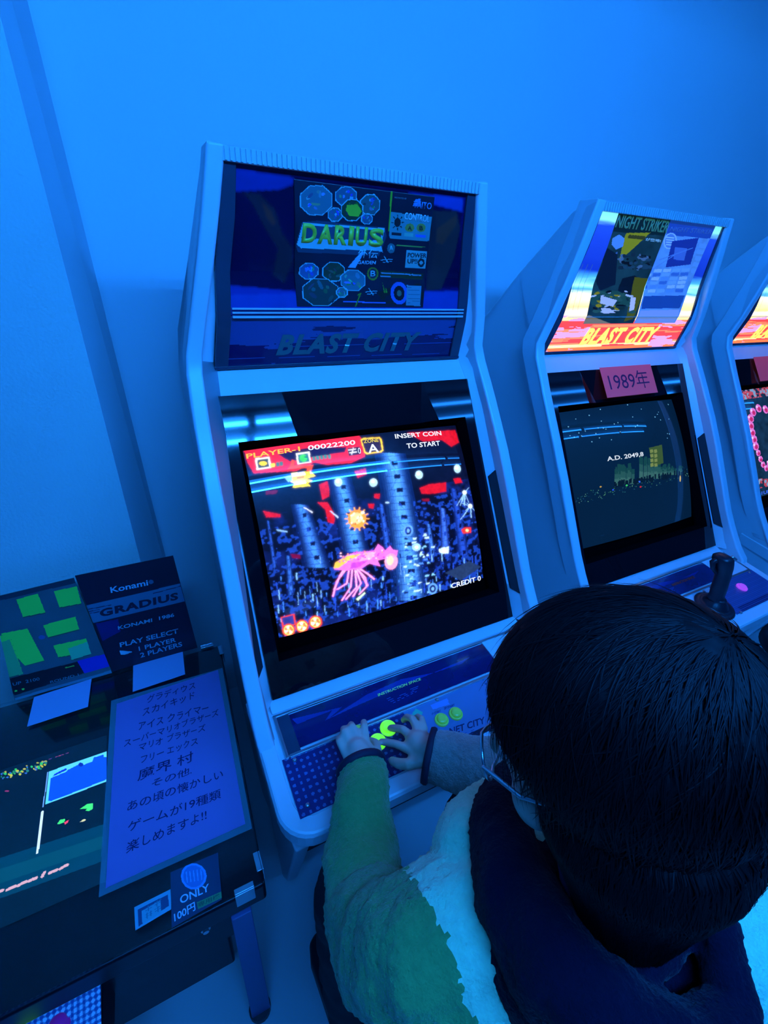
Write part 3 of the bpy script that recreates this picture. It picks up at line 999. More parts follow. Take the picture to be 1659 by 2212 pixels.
L 255 170 90 0.006 391 463 350 424
L 255 170 90 0.006 391 463 367 406
L 255 170 90 0.006 391 463 389 399
L 255 170 90 0.006 391 463 412 404
L 255 170 90 0.006 391 463 431 421
L 255 170 90 0.006 391 463 442 447
E 255 150 60 391 463 431 472 384 514
E 255 200 140 389 459 416 465 384 491
E 255 240 200 407 458 412 460 406 465
E 240 100 40 369 483 374 484 368 489
E 255 240 200 365 479 370 480 364 485
E 255 240 200 417 482 422 483 416 488
E 255 240 200 395 459 401 460 394 465
E 240 100 40 400 452 406 453 399 458
E 240 100 40 379 488 384 490 378 495
E 255 240 200 412 465 417 466 411 472
E 255 240 200 370 440 375 441 369 446
E 255 240 200 383 430 388 431 382 436
E 255 240 200 398 453 403 455 397 460
E 240 100 40 394 473 400 474 394 479
E 255 240 200 417 436 422 438 416 443
E 255 240 200 423 434 429 436 422 441
E 255 240 200 397 475 402 476 396 482
E 255 240 200 378 436 383 437 377 442
L 235 120 215 0.009 313 715 260 776 235 850
L 255 190 235 0.003 313 715 260 776 235 850
L 235 120 215 0.009 320 723 300 800 257 819
L 255 190 235 0.003 320 723 300 800 257 819
L 235 120 215 0.009 332 732 314 826 270 884
L 255 190 235 0.003 332 732 314 826 270 884
L 235 120 215 0.009 344 741 339 835 287 884
L 255 190 235 0.003 344 741 339 835 287 884
L 235 120 215 0.009 349 743 360 819 319 879
L 255 190 235 0.003 349 743 360 819 319 879
L 235 120 215 0.009 358 740 388 840 346 877
L 255 190 235 0.003 358 740 388 840 346 877
L 235 120 215 0.009 363 736 394 774 420 814
L 255 190 235 0.003 363 736 394 774 420 814
L 235 120 215 0.009 304 712 277 748 245 815
L 255 190 235 0.003 304 712 277 748 245 815
L 235 120 215 0.009 354 739 382 793 383 844
L 255 190 235 0.003 354 739 382 793 383 844
P 225 110 225 266 673 323 646 377 645 440 657 464 624 483 652 490 671 517 650 527 676 550 688 540 720 487 717 449 717 458 754 411 722 372 739 310 731 257 709
P 255 190 80 266 673 322 651 384 658 318 683 279 705 255 703
P 255 160 200 394 655 448 665 424 698 369 698
P 190 70 220 334 694 405 704 364 729 325 724
E 240 150 190 510 741 541 750 503 787
E 255 200 170 506 734 522 739 501 760
P 200 90 220 374 666 401 666 389 684
E 180 60 200 322 683 327 684 322 687
E 180 60 200 296 630 300 631 295 634
E 180 60 200 333 675 337 676 332 679
E 255 200 220 477 666 481 667 476 670
E 180 60 200 454 687 458 688 453 691
E 255 200 220 444 701 448 702 443 706
E 180 60 200 395 648 399 650 394 653
E 255 150 120 304 652 308 654 303 656
E 255 150 120 325 643 329 644 324 647
E 255 150 120 402 668 406 669 401 672
E 255 150 120 298 672 302 673 298 676
E 255 200 220 356 673 360 674 355 678
E 255 150 120 442 662 446 663 441 666
E 255 200 220 296 630 301 631 296 634
E 255 200 220 495 712 499 714 494 716
E 255 150 120 415 697 419 698 414 701
E 255 200 220 334 674 338 676 333 679
E 255 150 120 356 660 361 662 356 664
E 255 150 120 399 651 403 652 398 656
E 255 200 220 434 686 439 687 434 690
E 255 150 120 337 681 341 682 336 685
E 180 60 200 352 642 357 643 352 646
E 255 200 220 294 645 299 646 294 649
E 255 200 220 412 696 417 697 412 700
E 255 200 220 304 676 308 678 304 681
E 180 60 200 484 671 488 672 483 676
E 180 60 200 480 707 485 708 480 711
E 180 60 200 396 683 400 684 395 687
E 180 60 200 302 675 306 676 301 679
E 180 60 200 431 654 435 656 430 659
E 180 60 200 364 641 369 643 364 646
E 255 150 120 312 674 316 676 311 679
E 255 150 120 452 711 456 712 451 715
E 180 60 200 285 673 290 674 285 677
E 180 60 200 458 678 463 679 458 682
E 180 60 200 365 684 369 686 364 689
E 180 60 200 333 672 337 673 332 676
E 255 150 120 476 677 480 678 475 681
E 180 60 200 439 661 443 662 438 665
E 180 60 200 306 658 310 659 305 662
P 235 50 50 900 658 924 649 962 659 957 691 907 684
E 255 200 150 935 671 946 674 933 680
P 190 225 255 755 741 778 736 815 740 808 781 777 774 758 760
E 255 255 255 787 756 797 760 785 768
E 150 200 255 643 695 665 701 640 718
E 240 250 255 643 695 653 698 642 705
L 130 180 240 0.004 959 434 946 515
L 130 180 240 0.004 959 434 919 508
L 130 180 240 0.004 959 434 941 511
L 130 180 240 0.004 959 434 936 487
L 130 180 240 0.004 959 434 962 426
L 130 180 240 0.004 959 434 939 467
L 130 180 240 0.004 959 434 932 475
L 130 180 240 0.004 959 434 973 500
L 130 180 240 0.004 959 434 976 423
L 130 180 240 0.004 959 434 956 477
L 130 180 240 0.004 959 434 991 409
L 130 180 240 0.004 959 434 898 505
L 130 180 240 0.004 959 434 922 478
L 130 180 240 0.004 959 434 949 448
E 200 225 250 959 434 973 437 957 448
L 130 180 240 0.004 978 526 950 555
L 130 180 240 0.004 978 526 1005 565
L 130 180 240 0.004 978 526 990 534
L 130 180 240 0.004 978 526 976 567
L 130 180 240 0.004 978 526 974 599
L 130 180 240 0.004 978 526 907 593
L 130 180 240 0.004 978 526 973 525
L 130 180 240 0.004 978 526 961 502
L 130 180 240 0.004 978 526 924 582
L 130 180 240 0.004 978 526 971 597
L 130 180 240 0.004 978 526 932 497
L 130 180 240 0.004 978 526 946 546
L 130 180 240 0.004 978 526 982 531
L 130 180 240 0.004 978 526 979 565
E 200 225 250 978 526 992 529 976 541
P 200 210 240 180 346 188 348 216 381 211 386
P 170 190 240 283 392 289 393 316 433 310 439
P 120 170 230 62 433 103 454 102 462 65 444
P 160 200 250 532 399 550 403 549 412 530 408
P 200 240 200 329 899 370 873 373 882 336 912
P 240 240 240 39 48 94 50 92 112 36 110
P 20 60 60 45 58 87 58 85 104 44 103
E 250 210 40 65 81 80 84 63 93
P 235 225 60 90 89 108 89 107 107 90 107
P 40 110 110 114 87 125 86 124 108 112 108
P 40 110 110 128 87 140 87 138 109 127 109
P 240 240 240 198 52 254 53 251 115 195 114
P 20 110 120 204 62 247 62 245 107 202 107
E 60 200 90 224 85 240 88 221 106
P 20 110 120 225 78 244 75 242 92
P 50 130 130 260 83 272 83 270 105 259 105
P 50 130 130 276 84 288 84 287 105 275 105
P 50 130 130 292 84 304 84 303 106 291 106
P 50 130 130 309 84 321 84 319 106 307 106
P 50 130 130 325 85 337 85 336 107 324 107
P 220 30 50 412 57 476 58 473 114 409 112
P 20 15 50 416 63 472 63 469 109 414 108
L 230 230 240 0.006 419 75 451 74
L 230 230 240 0.006 421 92 452 92
L 200 200 220 0.005 442 67 428 102
T 225 235 255 0 - 458 104 471 104 460 70
P 250 200 50 483 25 497 17 574 23 582 35 577 104 564 114 495 114 486 103
P 40 30 60 488 32 500 24 569 30 574 39 570 99 561 105 500 105 492 97
T 250 225 60 ZONE - 494 47 564 50 496 27
T 225 235 255 A b 504 108 555 110 507 58
T 255 190 60 PLAYER-1 b 8 43 218 43 9 18
T 225 235 255 00022200 b 250 46 455 48 252 20
T 225 235 255 INSERT_COIN b 649 43 901 54 650 16
T 225 235 255 TO_START b 694 110 878 117 697 81
T 225 235 255 CREDIT_0 b 800 1000 984 1010 800 969
P 225 60 60 18 891 72 891 72 953 20 954
P 40 50 140 23 898 66 898 67 946 25 949
E 235 60 50 41 971 66 980 36 1005
E 255 225 120 41 971 60 978 37 998
E 240 120 60 52 975 58 977 50 983
E 255 255 245 46 984 52 987 45 992
E 240 120 60 37 983 43 986 36 991
E 255 255 245 31 973 37 975 30 981
E 240 120 60 32 961 38 963 31 969
E 255 255 245 41 956 47 958 40 964
E 240 120 60 49 962 55 965 48 970
E 235 60 50 94 969 120 979 89 1003
E 255 225 120 94 969 114 976 90 996
E 240 120 60 105 973 112 975 104 981
E 255 255 245 100 983 106 985 98 991
E 240 120 60 90 982 96 984 89 990
E 255 255 245 84 971 90 974 83 979
E 240 120 60 86 959 92 961 84 967
E 255 255 245 94 954 100 957 93 962
E 240 120 60 103 961 109 963 102 969
E 235 60 50 149 966 176 976 144 1001
E 255 225 120 149 966 169 974 145 994
E 240 120 60 160 970 167 973 159 978
E 255 255 245 155 980 161 982 153 988
E 240 120 60 145 979 151 981 144 987
E 255 255 245 138 968 145 971 137 977
E 240 120 60 140 956 147 958 139 964
E 255 255 245 149 951 155 954 148 959
E 240 120 60 158 958 164 960 157 966"""
ART_SCREEN2 = """E 110 180 220 240 194 244 195 239 198
E 110 180 220 71 112 75 113 70 116
E 110 180 220 194 -37 198 -36 194 -33
E 110 180 220 422 137 426 138 421 141
E 110 180 220 555 109 559 109 554 113
E 110 180 220 842 281 847 281 841 285
E 110 180 220 168 -51 172 -50 167 -47
E 110 180 220 899 164 904 164 898 168
E 110 180 220 118 -5 122 -4 118 -1
E 110 180 220 651 56 655 57 650 60
E 110 180 220 319 172 323 172 318 176
E 110 180 220 302 162 306 163 301 166
E 110 180 220 861 286 866 287 860 291
E 110 180 220 554 188 559 189 554 192
E 110 180 220 266 153 270 154 265 157
E 110 180 220 576 179 581 180 576 183
E 110 180 220 420 209 424 210 419 213
E 110 180 220 172 162 176 163 172 166
E 110 180 220 942 42 947 43 941 47
E 110 180 220 198 248 202 249 197 252
E 110 180 220 66 178 70 179 66 182
E 110 180 220 543 10 548 10 542 14
E 110 180 220 593 -4 597 -4 592 0
E 110 180 220 791 114 796 115 790 118
E 110 180 220 829 317 834 317 828 321
E 110 180 220 132 64 136 64 132 68
E 110 180 220 127 169 131 170 126 173
E 110 180 220 116 -36 120 -35 115 -32
E 110 180 220 91 194 95 195 91 198
E 110 180 220 229 52 234 53 229 56
E 110 180 220 391 143 395 144 390 147
E 110 180 220 339 258 343 259 338 262
E 110 180 220 302 108 306 108 301 112
E 110 180 220 808 97 812 97 807 101
E 110 180 220 140 194 144 195 140 198
E 110 180 220 257 229 261 229 256 233
E 110 180 220 759 133 764 134 758 138
E 110 180 220 316 -5 320 -5 315 -1
E 110 180 220 806 162 811 163 806 167
E 110 180 220 320 18 324 19 319 22
P 20 70 75 344 444 367 448 358 497 334 493
P 38 88 90 334 493 358 497 348 546 325 542
P 56 106 105 325 542 348 546 339 595 316 590
P 20 70 75 386 473 406 476 398 519 378 515
P 38 88 90 378 515 398 519 390 561 370 558
P 56 106 105 370 558 390 561 382 604 362 600
P 20 70 75 382 454 398 457 388 505 373 502
P 38 88 90 373 502 388 505 379 553 364 550
P 56 106 105 364 550 379 553 370 601 355 598
P 20 70 75 424 482 449 487 440 529 416 524
P 38 88 90 416 524 440 529 432 571 408 566
P 56 106 105 408 566 432 571 424 613 400 608
P 20 70 75 347 448 371 452 362 500 338 496
P 38 88 90 338 496 362 500 352 548 329 543
P 56 106 105 329 543 352 548 344 596 320 591
P 20 70 75 329 479 348 482 341 519 322 515
P 38 88 90 322 515 341 519 334 556 315 552
P 56 106 105 315 552 334 556 327 592 308 589
P 20 70 75 384 497 395 499 388 534 378 532
P 38 88 90 378 532 388 534 382 568 371 566
P 56 106 105 371 566 382 568 375 602 365 600
P 20 70 75 326 486 340 489 333 523 319 520
P 38 88 90 319 520 333 523 327 557 313 554
P 56 106 105 313 554 327 557 320 591 306 588
P 20 70 75 425 456 447 460 437 510 415 506
P 38 88 90 415 506 437 510 428 561 406 556
P 56 106 105 406 556 428 561 418 611 396 607
P 20 70 75 434 454 450 456 440 508 424 505
P 38 88 90 424 505 440 508 430 560 415 557
P 56 106 105 415 557 430 560 420 612 405 608
P 20 70 75 425 454 450 458 440 510 415 505
P 38 88 90 415 505 440 510 430 561 405 556
P 56 106 105 405 556 430 561 420 612 396 607
P 20 70 75 374 460 398 465 389 510 365 506
P 38 88 90 365 506 389 510 381 556 357 551
P 56 106 105 357 551 381 556 372 602 348 597
P 20 70 75 352 462 373 466 365 510 343 505
P 38 88 90 343 505 365 510 357 553 335 549
P 56 106 105 335 549 357 553 348 597 327 592
P 20 70 75 447 502 471 507 464 544 440 539
P 38 88 90 440 539 464 544 456 581 433 576
P 56 106 105 433 576 456 581 450 618 426 613
P 20 70 75 407 486 419 488 411 528 399 525
P 38 88 90 399 525 411 528 404 567 392 565
P 56 106 105 392 565 404 567 396 607 384 604
P 20 70 75 389 476 406 479 398 521 382 517
P 38 88 90 382 517 398 521 390 562 374 559
P 56 106 105 374 559 390 562 382 604 366 600
P 20 70 75 347 486 359 489 352 524 340 522
P 38 88 90 340 522 352 524 346 560 334 557
P 56 106 105 334 557 346 560 339 595 327 592
P 20 70 75 355 492 366 494 359 528 349 526
P 38 88 90 349 526 359 528 353 562 342 560
P 56 106 105 342 560 353 562 346 596 336 594
P 20 70 75 382 462 402 466 394 511 373 508
P 38 88 90 373 508 394 511 385 557 365 553
P 56 106 105 365 553 385 557 376 603 356 598
P 20 70 75 326 478 340 481 333 518 319 515
P 38 88 90 319 515 333 518 326 554 312 552
P 56 106 105 312 552 326 554 319 591 305 588
P 20 70 75 349 454 373 458 364 505 340 500
P 38 88 90 340 500 364 505 355 551 331 546
P 56 106 105 331 546 355 551 347 596 323 592
P 20 70 75 436 478 448 480 440 524 428 522
P 38 88 90 428 522 440 524 431 568 420 566
P 56 106 105 420 566 431 568 423 612 411 610
P 20 70 75 326 462 337 464 329 506 318 504
P 38 88 90 318 504 329 506 321 548 310 546
P 56 106 105 310 546 321 548 313 590 302 587
P 20 70 75 362 452 380 455 371 503 354 499
P 38 88 90 354 499 371 503 362 550 344 547
P 56 106 105 344 547 362 550 353 598 336 594
P 20 70 75 348 486 362 489 355 524 341 522
P 38 88 90 341 522 355 524 348 560 335 557
P 56 106 105 335 557 348 560 342 596 328 593
P 20 70 75 316 478 332 480 325 517 310 514
P 38 88 90 310 514 325 517 318 553 303 550
P 56 106 105 303 550 318 553 311 589 296 586
P 20 70 75 614 486 628 488 620 528 606 525
P 38 88 90 606 525 620 528 612 568 598 565
P 56 106 105 598 565 612 568 605 608 591 605
P 20 70 75 544 418 555 420 544 477 533 475
P 38 88 90 533 475 544 477 533 534 522 532
P 56 106 105 522 532 533 534 522 591 511 589
P 20 70 75 598 443 623 447 613 500 588 495
P 38 88 90 588 495 613 500 603 552 578 548
P 56 106 105 578 548 603 552 592 605 568 600
P 20 70 75 574 427 597 431 586 487 563 483
P 38 88 90 563 483 586 487 575 544 552 539
P 56 106 105 552 539 575 544 564 600 541 595
P 20 70 75 527 419 548 423 537 479 516 475
P 38 88 90 516 475 537 479 527 534 506 530
P 56 106 105 506 530 527 534 516 590 495 586
P 20 70 75 610 463 622 465 613 512 601 510
P 38 88 90 601 510 613 512 604 559 592 556
P 56 106 105 592 556 604 559 595 606 583 603
P 20 70 75 671 455 689 458 679 511 661 508
P 38 88 90 661 508 679 511 668 565 650 562
P 56 106 105 650 562 668 565 658 618 640 615
P 20 70 75 633 436 655 440 644 497 622 493
P 38 88 90 622 493 644 497 633 554 611 550
P 56 106 105 611 550 633 554 622 611 600 607
P 20 70 75 561 449 577 451 568 500 552 497
P 38 88 90 552 497 568 500 558 548 542 545
P 56 106 105 542 545 558 548 549 596 533 593
P 20 70 75 570 436 591 440 580 493 559 489
P 38 88 90 559 489 580 493 570 546 549 542
P 56 106 105 549 542 570 546 560 599 539 594
P 20 70 75 682 454 698 456 687 511 671 508
P 38 88 90 671 508 687 511 676 566 660 562
P 56 106 105 660 562 676 566 665 620 650 617
P 20 70 75 536 428 548 430 537 484 526 481
P 38 88 90 526 481 537 484 527 537 516 535
P 56 106 105 516 535 527 537 517 590 505 588
P 20 70 75 675 465 692 468 682 519 665 516
P 38 88 90 665 516 682 519 672 569 655 566
P 56 106 105 655 566 672 569 663 619 646 616
P 20 70 75 686 485 713 490 704 535 677 530
P 38 88 90 677 530 704 535 696 580 668 574
P 56 106 105 668 574 696 580 687 624 659 618
P 20 70 75 561 448 576 451 567 500 552 497
P 38 88 90 552 497 567 500 558 548 543 545
P 56 106 105 543 545 558 548 548 596 533 593
P 20 70 75 567 433 583 436 572 490 557 487
P 38 88 90 557 487 572 490 562 543 547 540
P 56 106 105 547 540 562 543 552 597 536 594
P 20 70 75 560 454 583 458 574 505 551 500
P 38 88 90 551 500 574 505 565 551 542 547
P 56 106 105 542 547 565 551 556 598 533 593
P 20 70 75 596 461 614 464 605 511 587 507
P 38 88 90 587 507 605 511 596 557 578 554
P 56 106 105 578 554 596 557 586 604 569 600
P 20 70 75 636 481 645 482 637 525 627 524
P 38 88 90 627 524 637 525 628 568 619 566
P 56 106 105 619 566 628 568 620 611 611 609
P 20 70 75 595 480 611 483 603 523 587 520
P 38 88 90 587 520 603 523 595 564 580 561
P 56 106 105 580 561 595 564 587 604 572 601
P 20 70 75 657 438 673 441 662 499 646 496
P 38 88 90 646 496 662 499 650 557 634 554
P 56 106 105 634 554 650 557 639 614 623 611
P 20 70 75 597 448 614 451 604 502 587 498
P 38 88 90 587 498 604 502 594 553 577 549
P 56 106 105 577 549 594 553 584 604 567 600
P 20 70 75 539 431 559 434 548 487 529 483
P 38 88 90 529 483 548 487 538 540 519 536
P 56 106 105 519 536 538 540 528 592 509 588
P 20 70 75 655 453 674 456 664 510 645 506
P 38 88 90 645 506 664 510 654 562 634 559
P 56 106 105 634 559 654 562 643 615 624 612
P 20 70 75 669 444 687 447 675 504 658 501
P 38 88 90 658 501 675 504 664 561 647 557
P 56 106 105 647 557 664 561 653 617 636 614
P 20 70 75 569 446 579 447 569 497 559 495
P 38 88 90 559 495 569 497 560 547 550 545
P 56 106 105 550 545 560 547 550 597 540 595
P 20 70 75 904 576 933 582 930 600 900 595
P 38 88 90 900 595 930 600 926 619 897 613
P 56 106 105 897 613 926 619 922 637 893 632
P 20 70 75 731 518 745 521 740 547 726 545
P 38 88 90 726 545 740 547 735 574 721 571
P 56 106 105 721 571 735 574 730 600 716 597
P 20 70 75 784 518 806 522 800 552 778 547
P 38 88 90 778 547 800 552 794 581 772 577
P 56 106 105 772 577 794 581 788 611 766 607
P 20 70 75 804 558 822 562 818 580 800 576
P 38 88 90 800 576 818 580 815 598 797 594
P 56 106 105 797 594 815 598 811 616 793 612
P 20 70 75 885 570 903 573 899 593 881 589
P 38 88 90 881 589 899 593 895 612 877 608
P 56 106 105 877 608 895 612 891 631 873 628
P 20 70 75 754 547 772 551 768 569 750 566
P 38 88 90 750 566 768 569 765 588 746 584
P 56 106 105 746 584 765 588 761 606 743 602
P 20 70 75 705 531 724 534 720 555 700 551
P 38 88 90 700 551 720 555 716 576 696 572
P 56 106 105 696 572 716 576 712 596 692 592
P 20 70 75 731 554 745 557 742 572 728 569
P 38 88 90 728 569 742 572 740 586 725 584
P 56 106 105 725 584 740 586 737 601 722 598
P 20 70 75 776 531 789 534 784 559 770 556
P 38 88 90 770 556 784 559 779 584 766 581
P 56 106 105 766 581 779 584 774 608 761 606
P 20 70 75 815 542 833 546 828 570 810 566
P 38 88 90 810 566 828 570 823 593 806 590
P 56 106 105 806 590 823 593 818 617 801 614
P 20 70 75 767 542 781 545 776 566 763 563
P 38 88 90 763 563 776 566 772 586 759 584
P 56 106 105 759 584 772 586 768 607 754 604
P 20 70 75 831 559 842 561 839 581 827 579
P 38 88 90 827 579 839 581 835 600 823 598
P 56 106 105 823 598 835 600 831 619 819 617
P 20 70 75 759 566 787 571 784 584 756 578
P 38 88 90 756 578 784 584 782 597 754 591
P 56 106 105 754 591 782 597 780 609 751 604
P 20 70 75 724 525 747 530 742 553 720 549
P 38 88 90 720 549 742 553 738 577 715 572
P 56 106 105 715 572 738 577 733 600 710 596
P 20 70 75 714 556 740 560 737 574 711 569
P 38 88 90 711 569 737 574 735 587 708 582
P 56 106 105 708 582 735 587 732 600 706 595
P 20 70 75 871 589 894 594 891 606 869 602
P 38 88 90 869 602 891 606 889 618 866 614
P 56 106 105 866 614 889 618 886 630 864 626
P 20 70 75 820 561 843 565 839 583 816 579
P 38 88 90 816 579 839 583 836 602 812 597
P 56 106 105 812 597 836 602 832 620 809 615
P 20 70 75 896 555 923 560 918 585 891 580
P 38 88 90 891 580 918 585 913 610 886 604
P 56 106 105 886 604 913 610 908 634 881 629
P 20 70 75 739 542 759 546 756 565 736 561
P 38 88 90 736 561 756 565 752 584 732 580
P 56 106 105 732 580 752 584 748 603 728 599
P 20 70 75 770 563 796 568 794 582 767 577
P 38 88 90 767 577 794 582 791 597 764 592
P 56 106 105 764 592 791 597 788 611 762 606
P 20 70 75 850 569 871 573 867 590 847 586
P 38 88 90 847 586 867 590 864 608 843 604
P 56 106 105 843 604 864 608 860 625 840 621
P 20 70 75 742 516 766 521 761 548 736 544
P 38 88 90 736 544 761 548 756 576 730 571
P 56 106 105 730 571 756 576 750 604 725 599
P 20 70 75 907 555 930 559 925 585 902 580
P 38 88 90 902 580 925 585 920 610 897 606
P 56 106 105 897 606 920 610 914 636 892 631
P 20 70 75 737 534 758 538 754 560 732 556
P 38 88 90 732 556 754 560 749 581 728 577
P 56 106 105 728 577 749 581 745 603 724 598
P 20 70 75 851 580 862 582 860 596 848 594
P 38 88 90 848 594 860 596 857 610 845 608
P 56 106 105 845 608 857 610 854 624 842 622
P 20 70 75 789 560 807 563 804 580 786 576
P 38 88 90 786 576 804 580 801 596 782 593
P 56 106 105 782 593 801 596 797 613 779 609
P 60 90 50 628 368 758 361 738 508 623 515
P 120 140 80 633 383 661 384 660 409 631 410
P 120 140 80 670 390 699 390 697 415 668 416
P 120 140 80 626 419 654 420 653 445 624 445
P 120 140 80 663 425 692 426 690 451 661 452
P 120 140 80 619 454 647 455 646 480 617 481
P 120 140 80 656 461 685 462 683 487 654 487
P 120 140 80 612 490 640 490 639 516 610 516
P 120 140 80 649 496 678 497 676 522 647 523
E 40 110 120 586 609 590 610 585 611
E 40 110 120 727 631 731 632 726 634
E 20 70 110 59 654 63 654 59 656
E 90 150 130 562 631 566 632 562 634
E 20 70 110 21 653 24 654 20 655
E 20 70 110 297 592 300 593 296 594
E 60 130 90 222 642 225 643 221 645
E 60 130 90 619 605 623 606 618 608
E 40 110 120 849 585 853 586 848 588
E 20 70 110 927 623 931 624 926 626
E 40 110 120 281 644 284 644 280 646
E 20 70 110 404 602 408 603 404 605
E 60 130 90 275 642 279 642 275 644
E 20 70 110 724 628 728 628 723 630
E 40 110 120 140 610 143 610 140 612
E 20 70 110 798 660 802 661 798 663
E 40 110 120 911 619 915 620 910 622
E 90 150 130 582 628 586 629 582 631
E 40 110 120 262 635 266 636 262 638
E 20 70 110 451 636 454 636 450 638
E 40 110 120 931 602 936 602 931 604
E 90 150 130 300 605 303 605 299 607
E 60 130 90 384 626 388 627 384 629
E 40 110 120 832 606 836 606 832 608
E 40 110 120 157 620 161 621 157 622
E 60 130 90 826 647 830 648 826 650
E 40 110 120 283 660 287 661 283 663
E 20 70 110 953 584 957 585 952 587
E 60 130 90 512 648 516 648 512 650
E 20 70 110 528 645 532 646 528 648
E 20 70 110 629 616 633 617 628 619
E 20 70 110 80 661 83 662 79 664
E 40 110 120 357 627 360 628 356 630
E 40 110 120 358 606 361 607 357 609
E 20 70 110 764 619 768 620 763 622
E 90 150 130 183 649 186 650 182 651
E 20 70 110 329 640 333 641 329 643
E 90 150 130 968 604 973 605 968 607
E 90 150 130 738 600 742 601 737 603
E 40 110 120 37 631 40 632 37 634
E 90 150 130 99 669 102 670 98 672
E 40 110 120 796 622 800 623 796 625
E 90 150 130 980 634 985 635 980 637
E 40 110 120 701 598 705 598 700 600
E 20 70 110 26 648 29 649 25 651
E 90 150 130 672 655 676 655 672 657
E 20 70 110 681 666 685 667 681 669
E 40 110 120 987 599 991 600 986 602
E 20 70 110 589 596 593 597 589 599
E 60 130 90 788 650 792 651 788 653
E 40 110 120 676 652 680 652 676 654
E 90 150 130 88 614 92 614 88 616
E 20 70 110 199 671 202 672 199 673
E 60 130 90 257 635 261 636 257 638
E 40 110 120 53 642 56 643 52 645
E 90 150 130 41 664 44 665 41 666
E 20 70 110 446 657 450 658 446 660
E 90 150 130 642 666 646 667 642 669
E 20 70 110 794 639 798 639 793 641
E 40 110 120 66 624 69 624 66 626
E 60 130 90 845 616 849 617 844 619
E 90 150 130 173 656 176 656 172 658
E 90 150 130 961 641 965 642 960 644
E 60 130 90 123 660 126 661 122 662
E 90 150 130 958 621 962 622 958 624
E 60 130 90 462 639 465 640 461 642
E 40 110 120 367 661 371 662 367 664
E 90 150 130 430 631 433 632 429 634
E 60 130 90 987 640 991 640 986 642
E 40 110 120 93 627 96 628 92 630
E 60 130 90 193 670 196 671 192 672
E 60 130 90 880 605 884 606 879 608
E 90 150 130 910 606 915 607 910 609
E 40 110 120 964 616 968 617 963 619
E 90 150 130 987 638 991 638 986 640
E 90 150 130 537 658 541 658 537 660
E 40 110 120 352 657 356 658 352 660
E 40 110 120 378 634 381 634 377 636
E 40 110 120 174 626 177 627 173 629
E 20 70 110 174 625 178 626 174 628
E 20 70 110 108 636 111 636 107 638
E 40 110 120 573 621 577 621 572 623
E 20 70 110 670 621 674 622 669 624
E 60 130 90 745 657 749 657 744 659
E 40 110 120 547 615 550 616 546 618
E 90 150 130 483 618 486 619 482 620
E 20 70 110 666 665 670 666 665 667
E 60 130 90 938 573 942 574 937 576
E 90 150 130 221 630 224 630 220 632
E 90 150 130 188 660 191 661 187 663
E 90 150 130 499 582 503 583 499 585
E 20 70 110 714 616 718 616 714 618
E 40 110 120 626 604 630 605 625 607
E 20 70 110 639 652 642 652 638 654
E 60 130 90 967 650 971 651 966 653
E 60 130 90 599 647 603 648 599 650
E 60 130 90 705 613 709 614 704 616
E 60 130 90 784 610 788 611 783 613
E 90 150 130 56 656 59 656 56 658
E 90 150 130 178 605 181 606 178 608
E 40 110 120 484 620 487 621 483 623
E 90 150 130 172 626 175 626 171 628
E 90 150 130 890 625 894 626 889 628
E 20 70 110 329 604 332 605 328 607
E 40 110 120 443 655 447 655 443 657
E 40 110 120 170 616 174 617 170 619
E 90 150 130 996 658 1001 659 996 661
E 60 130 90 211 650 215 650 211 652
E 90 150 130 291 638 294 638 290 640
E 40 110 120 780 652 784 653 779 655
E 90 150 130 319 598 323 599 319 601
E 20 70 110 775 640 779 641 775 643
E 60 130 90 804 609 808 610 804 612
E 60 130 90 960 614 964 614 959 617
E 90 150 130 582 593 586 593 582 595
E 60 130 90 129 595 133 596 129 597
E 90 150 130 966 607 970 607 966 610
E 60 130 90 869 652 873 653 868 655
E 40 110 120 58 626 61 626 57 628
E 40 110 120 468 616 472 617 467 618
E 20 70 110 847 612 851 613 846 615
E 90 150 130 514 623 517 624 513 626
E 60 130 90 247 637 251 637 247 639
E 20 70 110 131 668 134 668 131 670
E 20 70 110 70 641 73 642 69 644
E 40 110 120 101 610 104 611 101 612
E 60 130 90 433 624 437 625 433 627
E 90 150 130 537 610 541 611 537 613
E 90 150 130 83 627 86 628 82 630
E 60 130 90 861 634 865 634 860 636
E 40 110 120 143 598 146 599 142 601
E 40 110 120 396 608 400 608 395 610
E 40 110 120 474 620 478 620 473 622
E 90 150 130 518 590 522 590 518 592
E 60 130 90 412 631 415 632 411 634
E 40 110 120 355 627 359 628 355 630
E 20 70 110 585 668 589 669 584 671
E 60 130 90 889 665 894 666 889 668
E 20 70 110 638 620 642 620 638 622
E 40 110 120 619 629 623 630 618 632
E 20 70 110 183 634 186 634 183 636
E 20 70 110 348 642 351 643 347 644
E 20 70 110 542 626 546 627 541 628
E 20 70 110 380 600 384 601 380 603
E 60 130 90 290 618 294 619 290 621
E 90 150 130 168 621 171 622 168 623
E 40 110 120 544 607 548 608 543 610
E 20 70 110 72 643 76 644 72 646
E 40 110 120 151 630 154 631 150 633
E 90 150 130 217 647 220 648 217 650
P 6 28 50 672 579 686 582 679 618 664 615
P 6 28 50 864 592 879 595 872 632 857 629
P 6 28 50 882 604 897 607 890 644 875 641
P 6 28 50 352 564 365 567 358 601 346 598
P 6 28 50 887 598 902 601 894 637 879 634
P 6 28 50 674 597 689 600 682 635 668 632
P 6 28 50 712 581 726 584 719 620 705 617
P 6 28 50 961 601 976 604 969 641 953 638
P 6 28 50 835 584 849 587 842 624 827 621
P 6 28 50 760 602 774 605 767 641 752 638
P 6 28 50 479 582 492 584 485 619 472 616
P 6 28 50 612 591 626 593 619 628 605 626
P 6 28 50 446 578 459 580 452 615 439 612
P 6 28 50 588 574 602 577 595 612 581 609
P 6 28 50 538 579 552 582 545 616 532 614
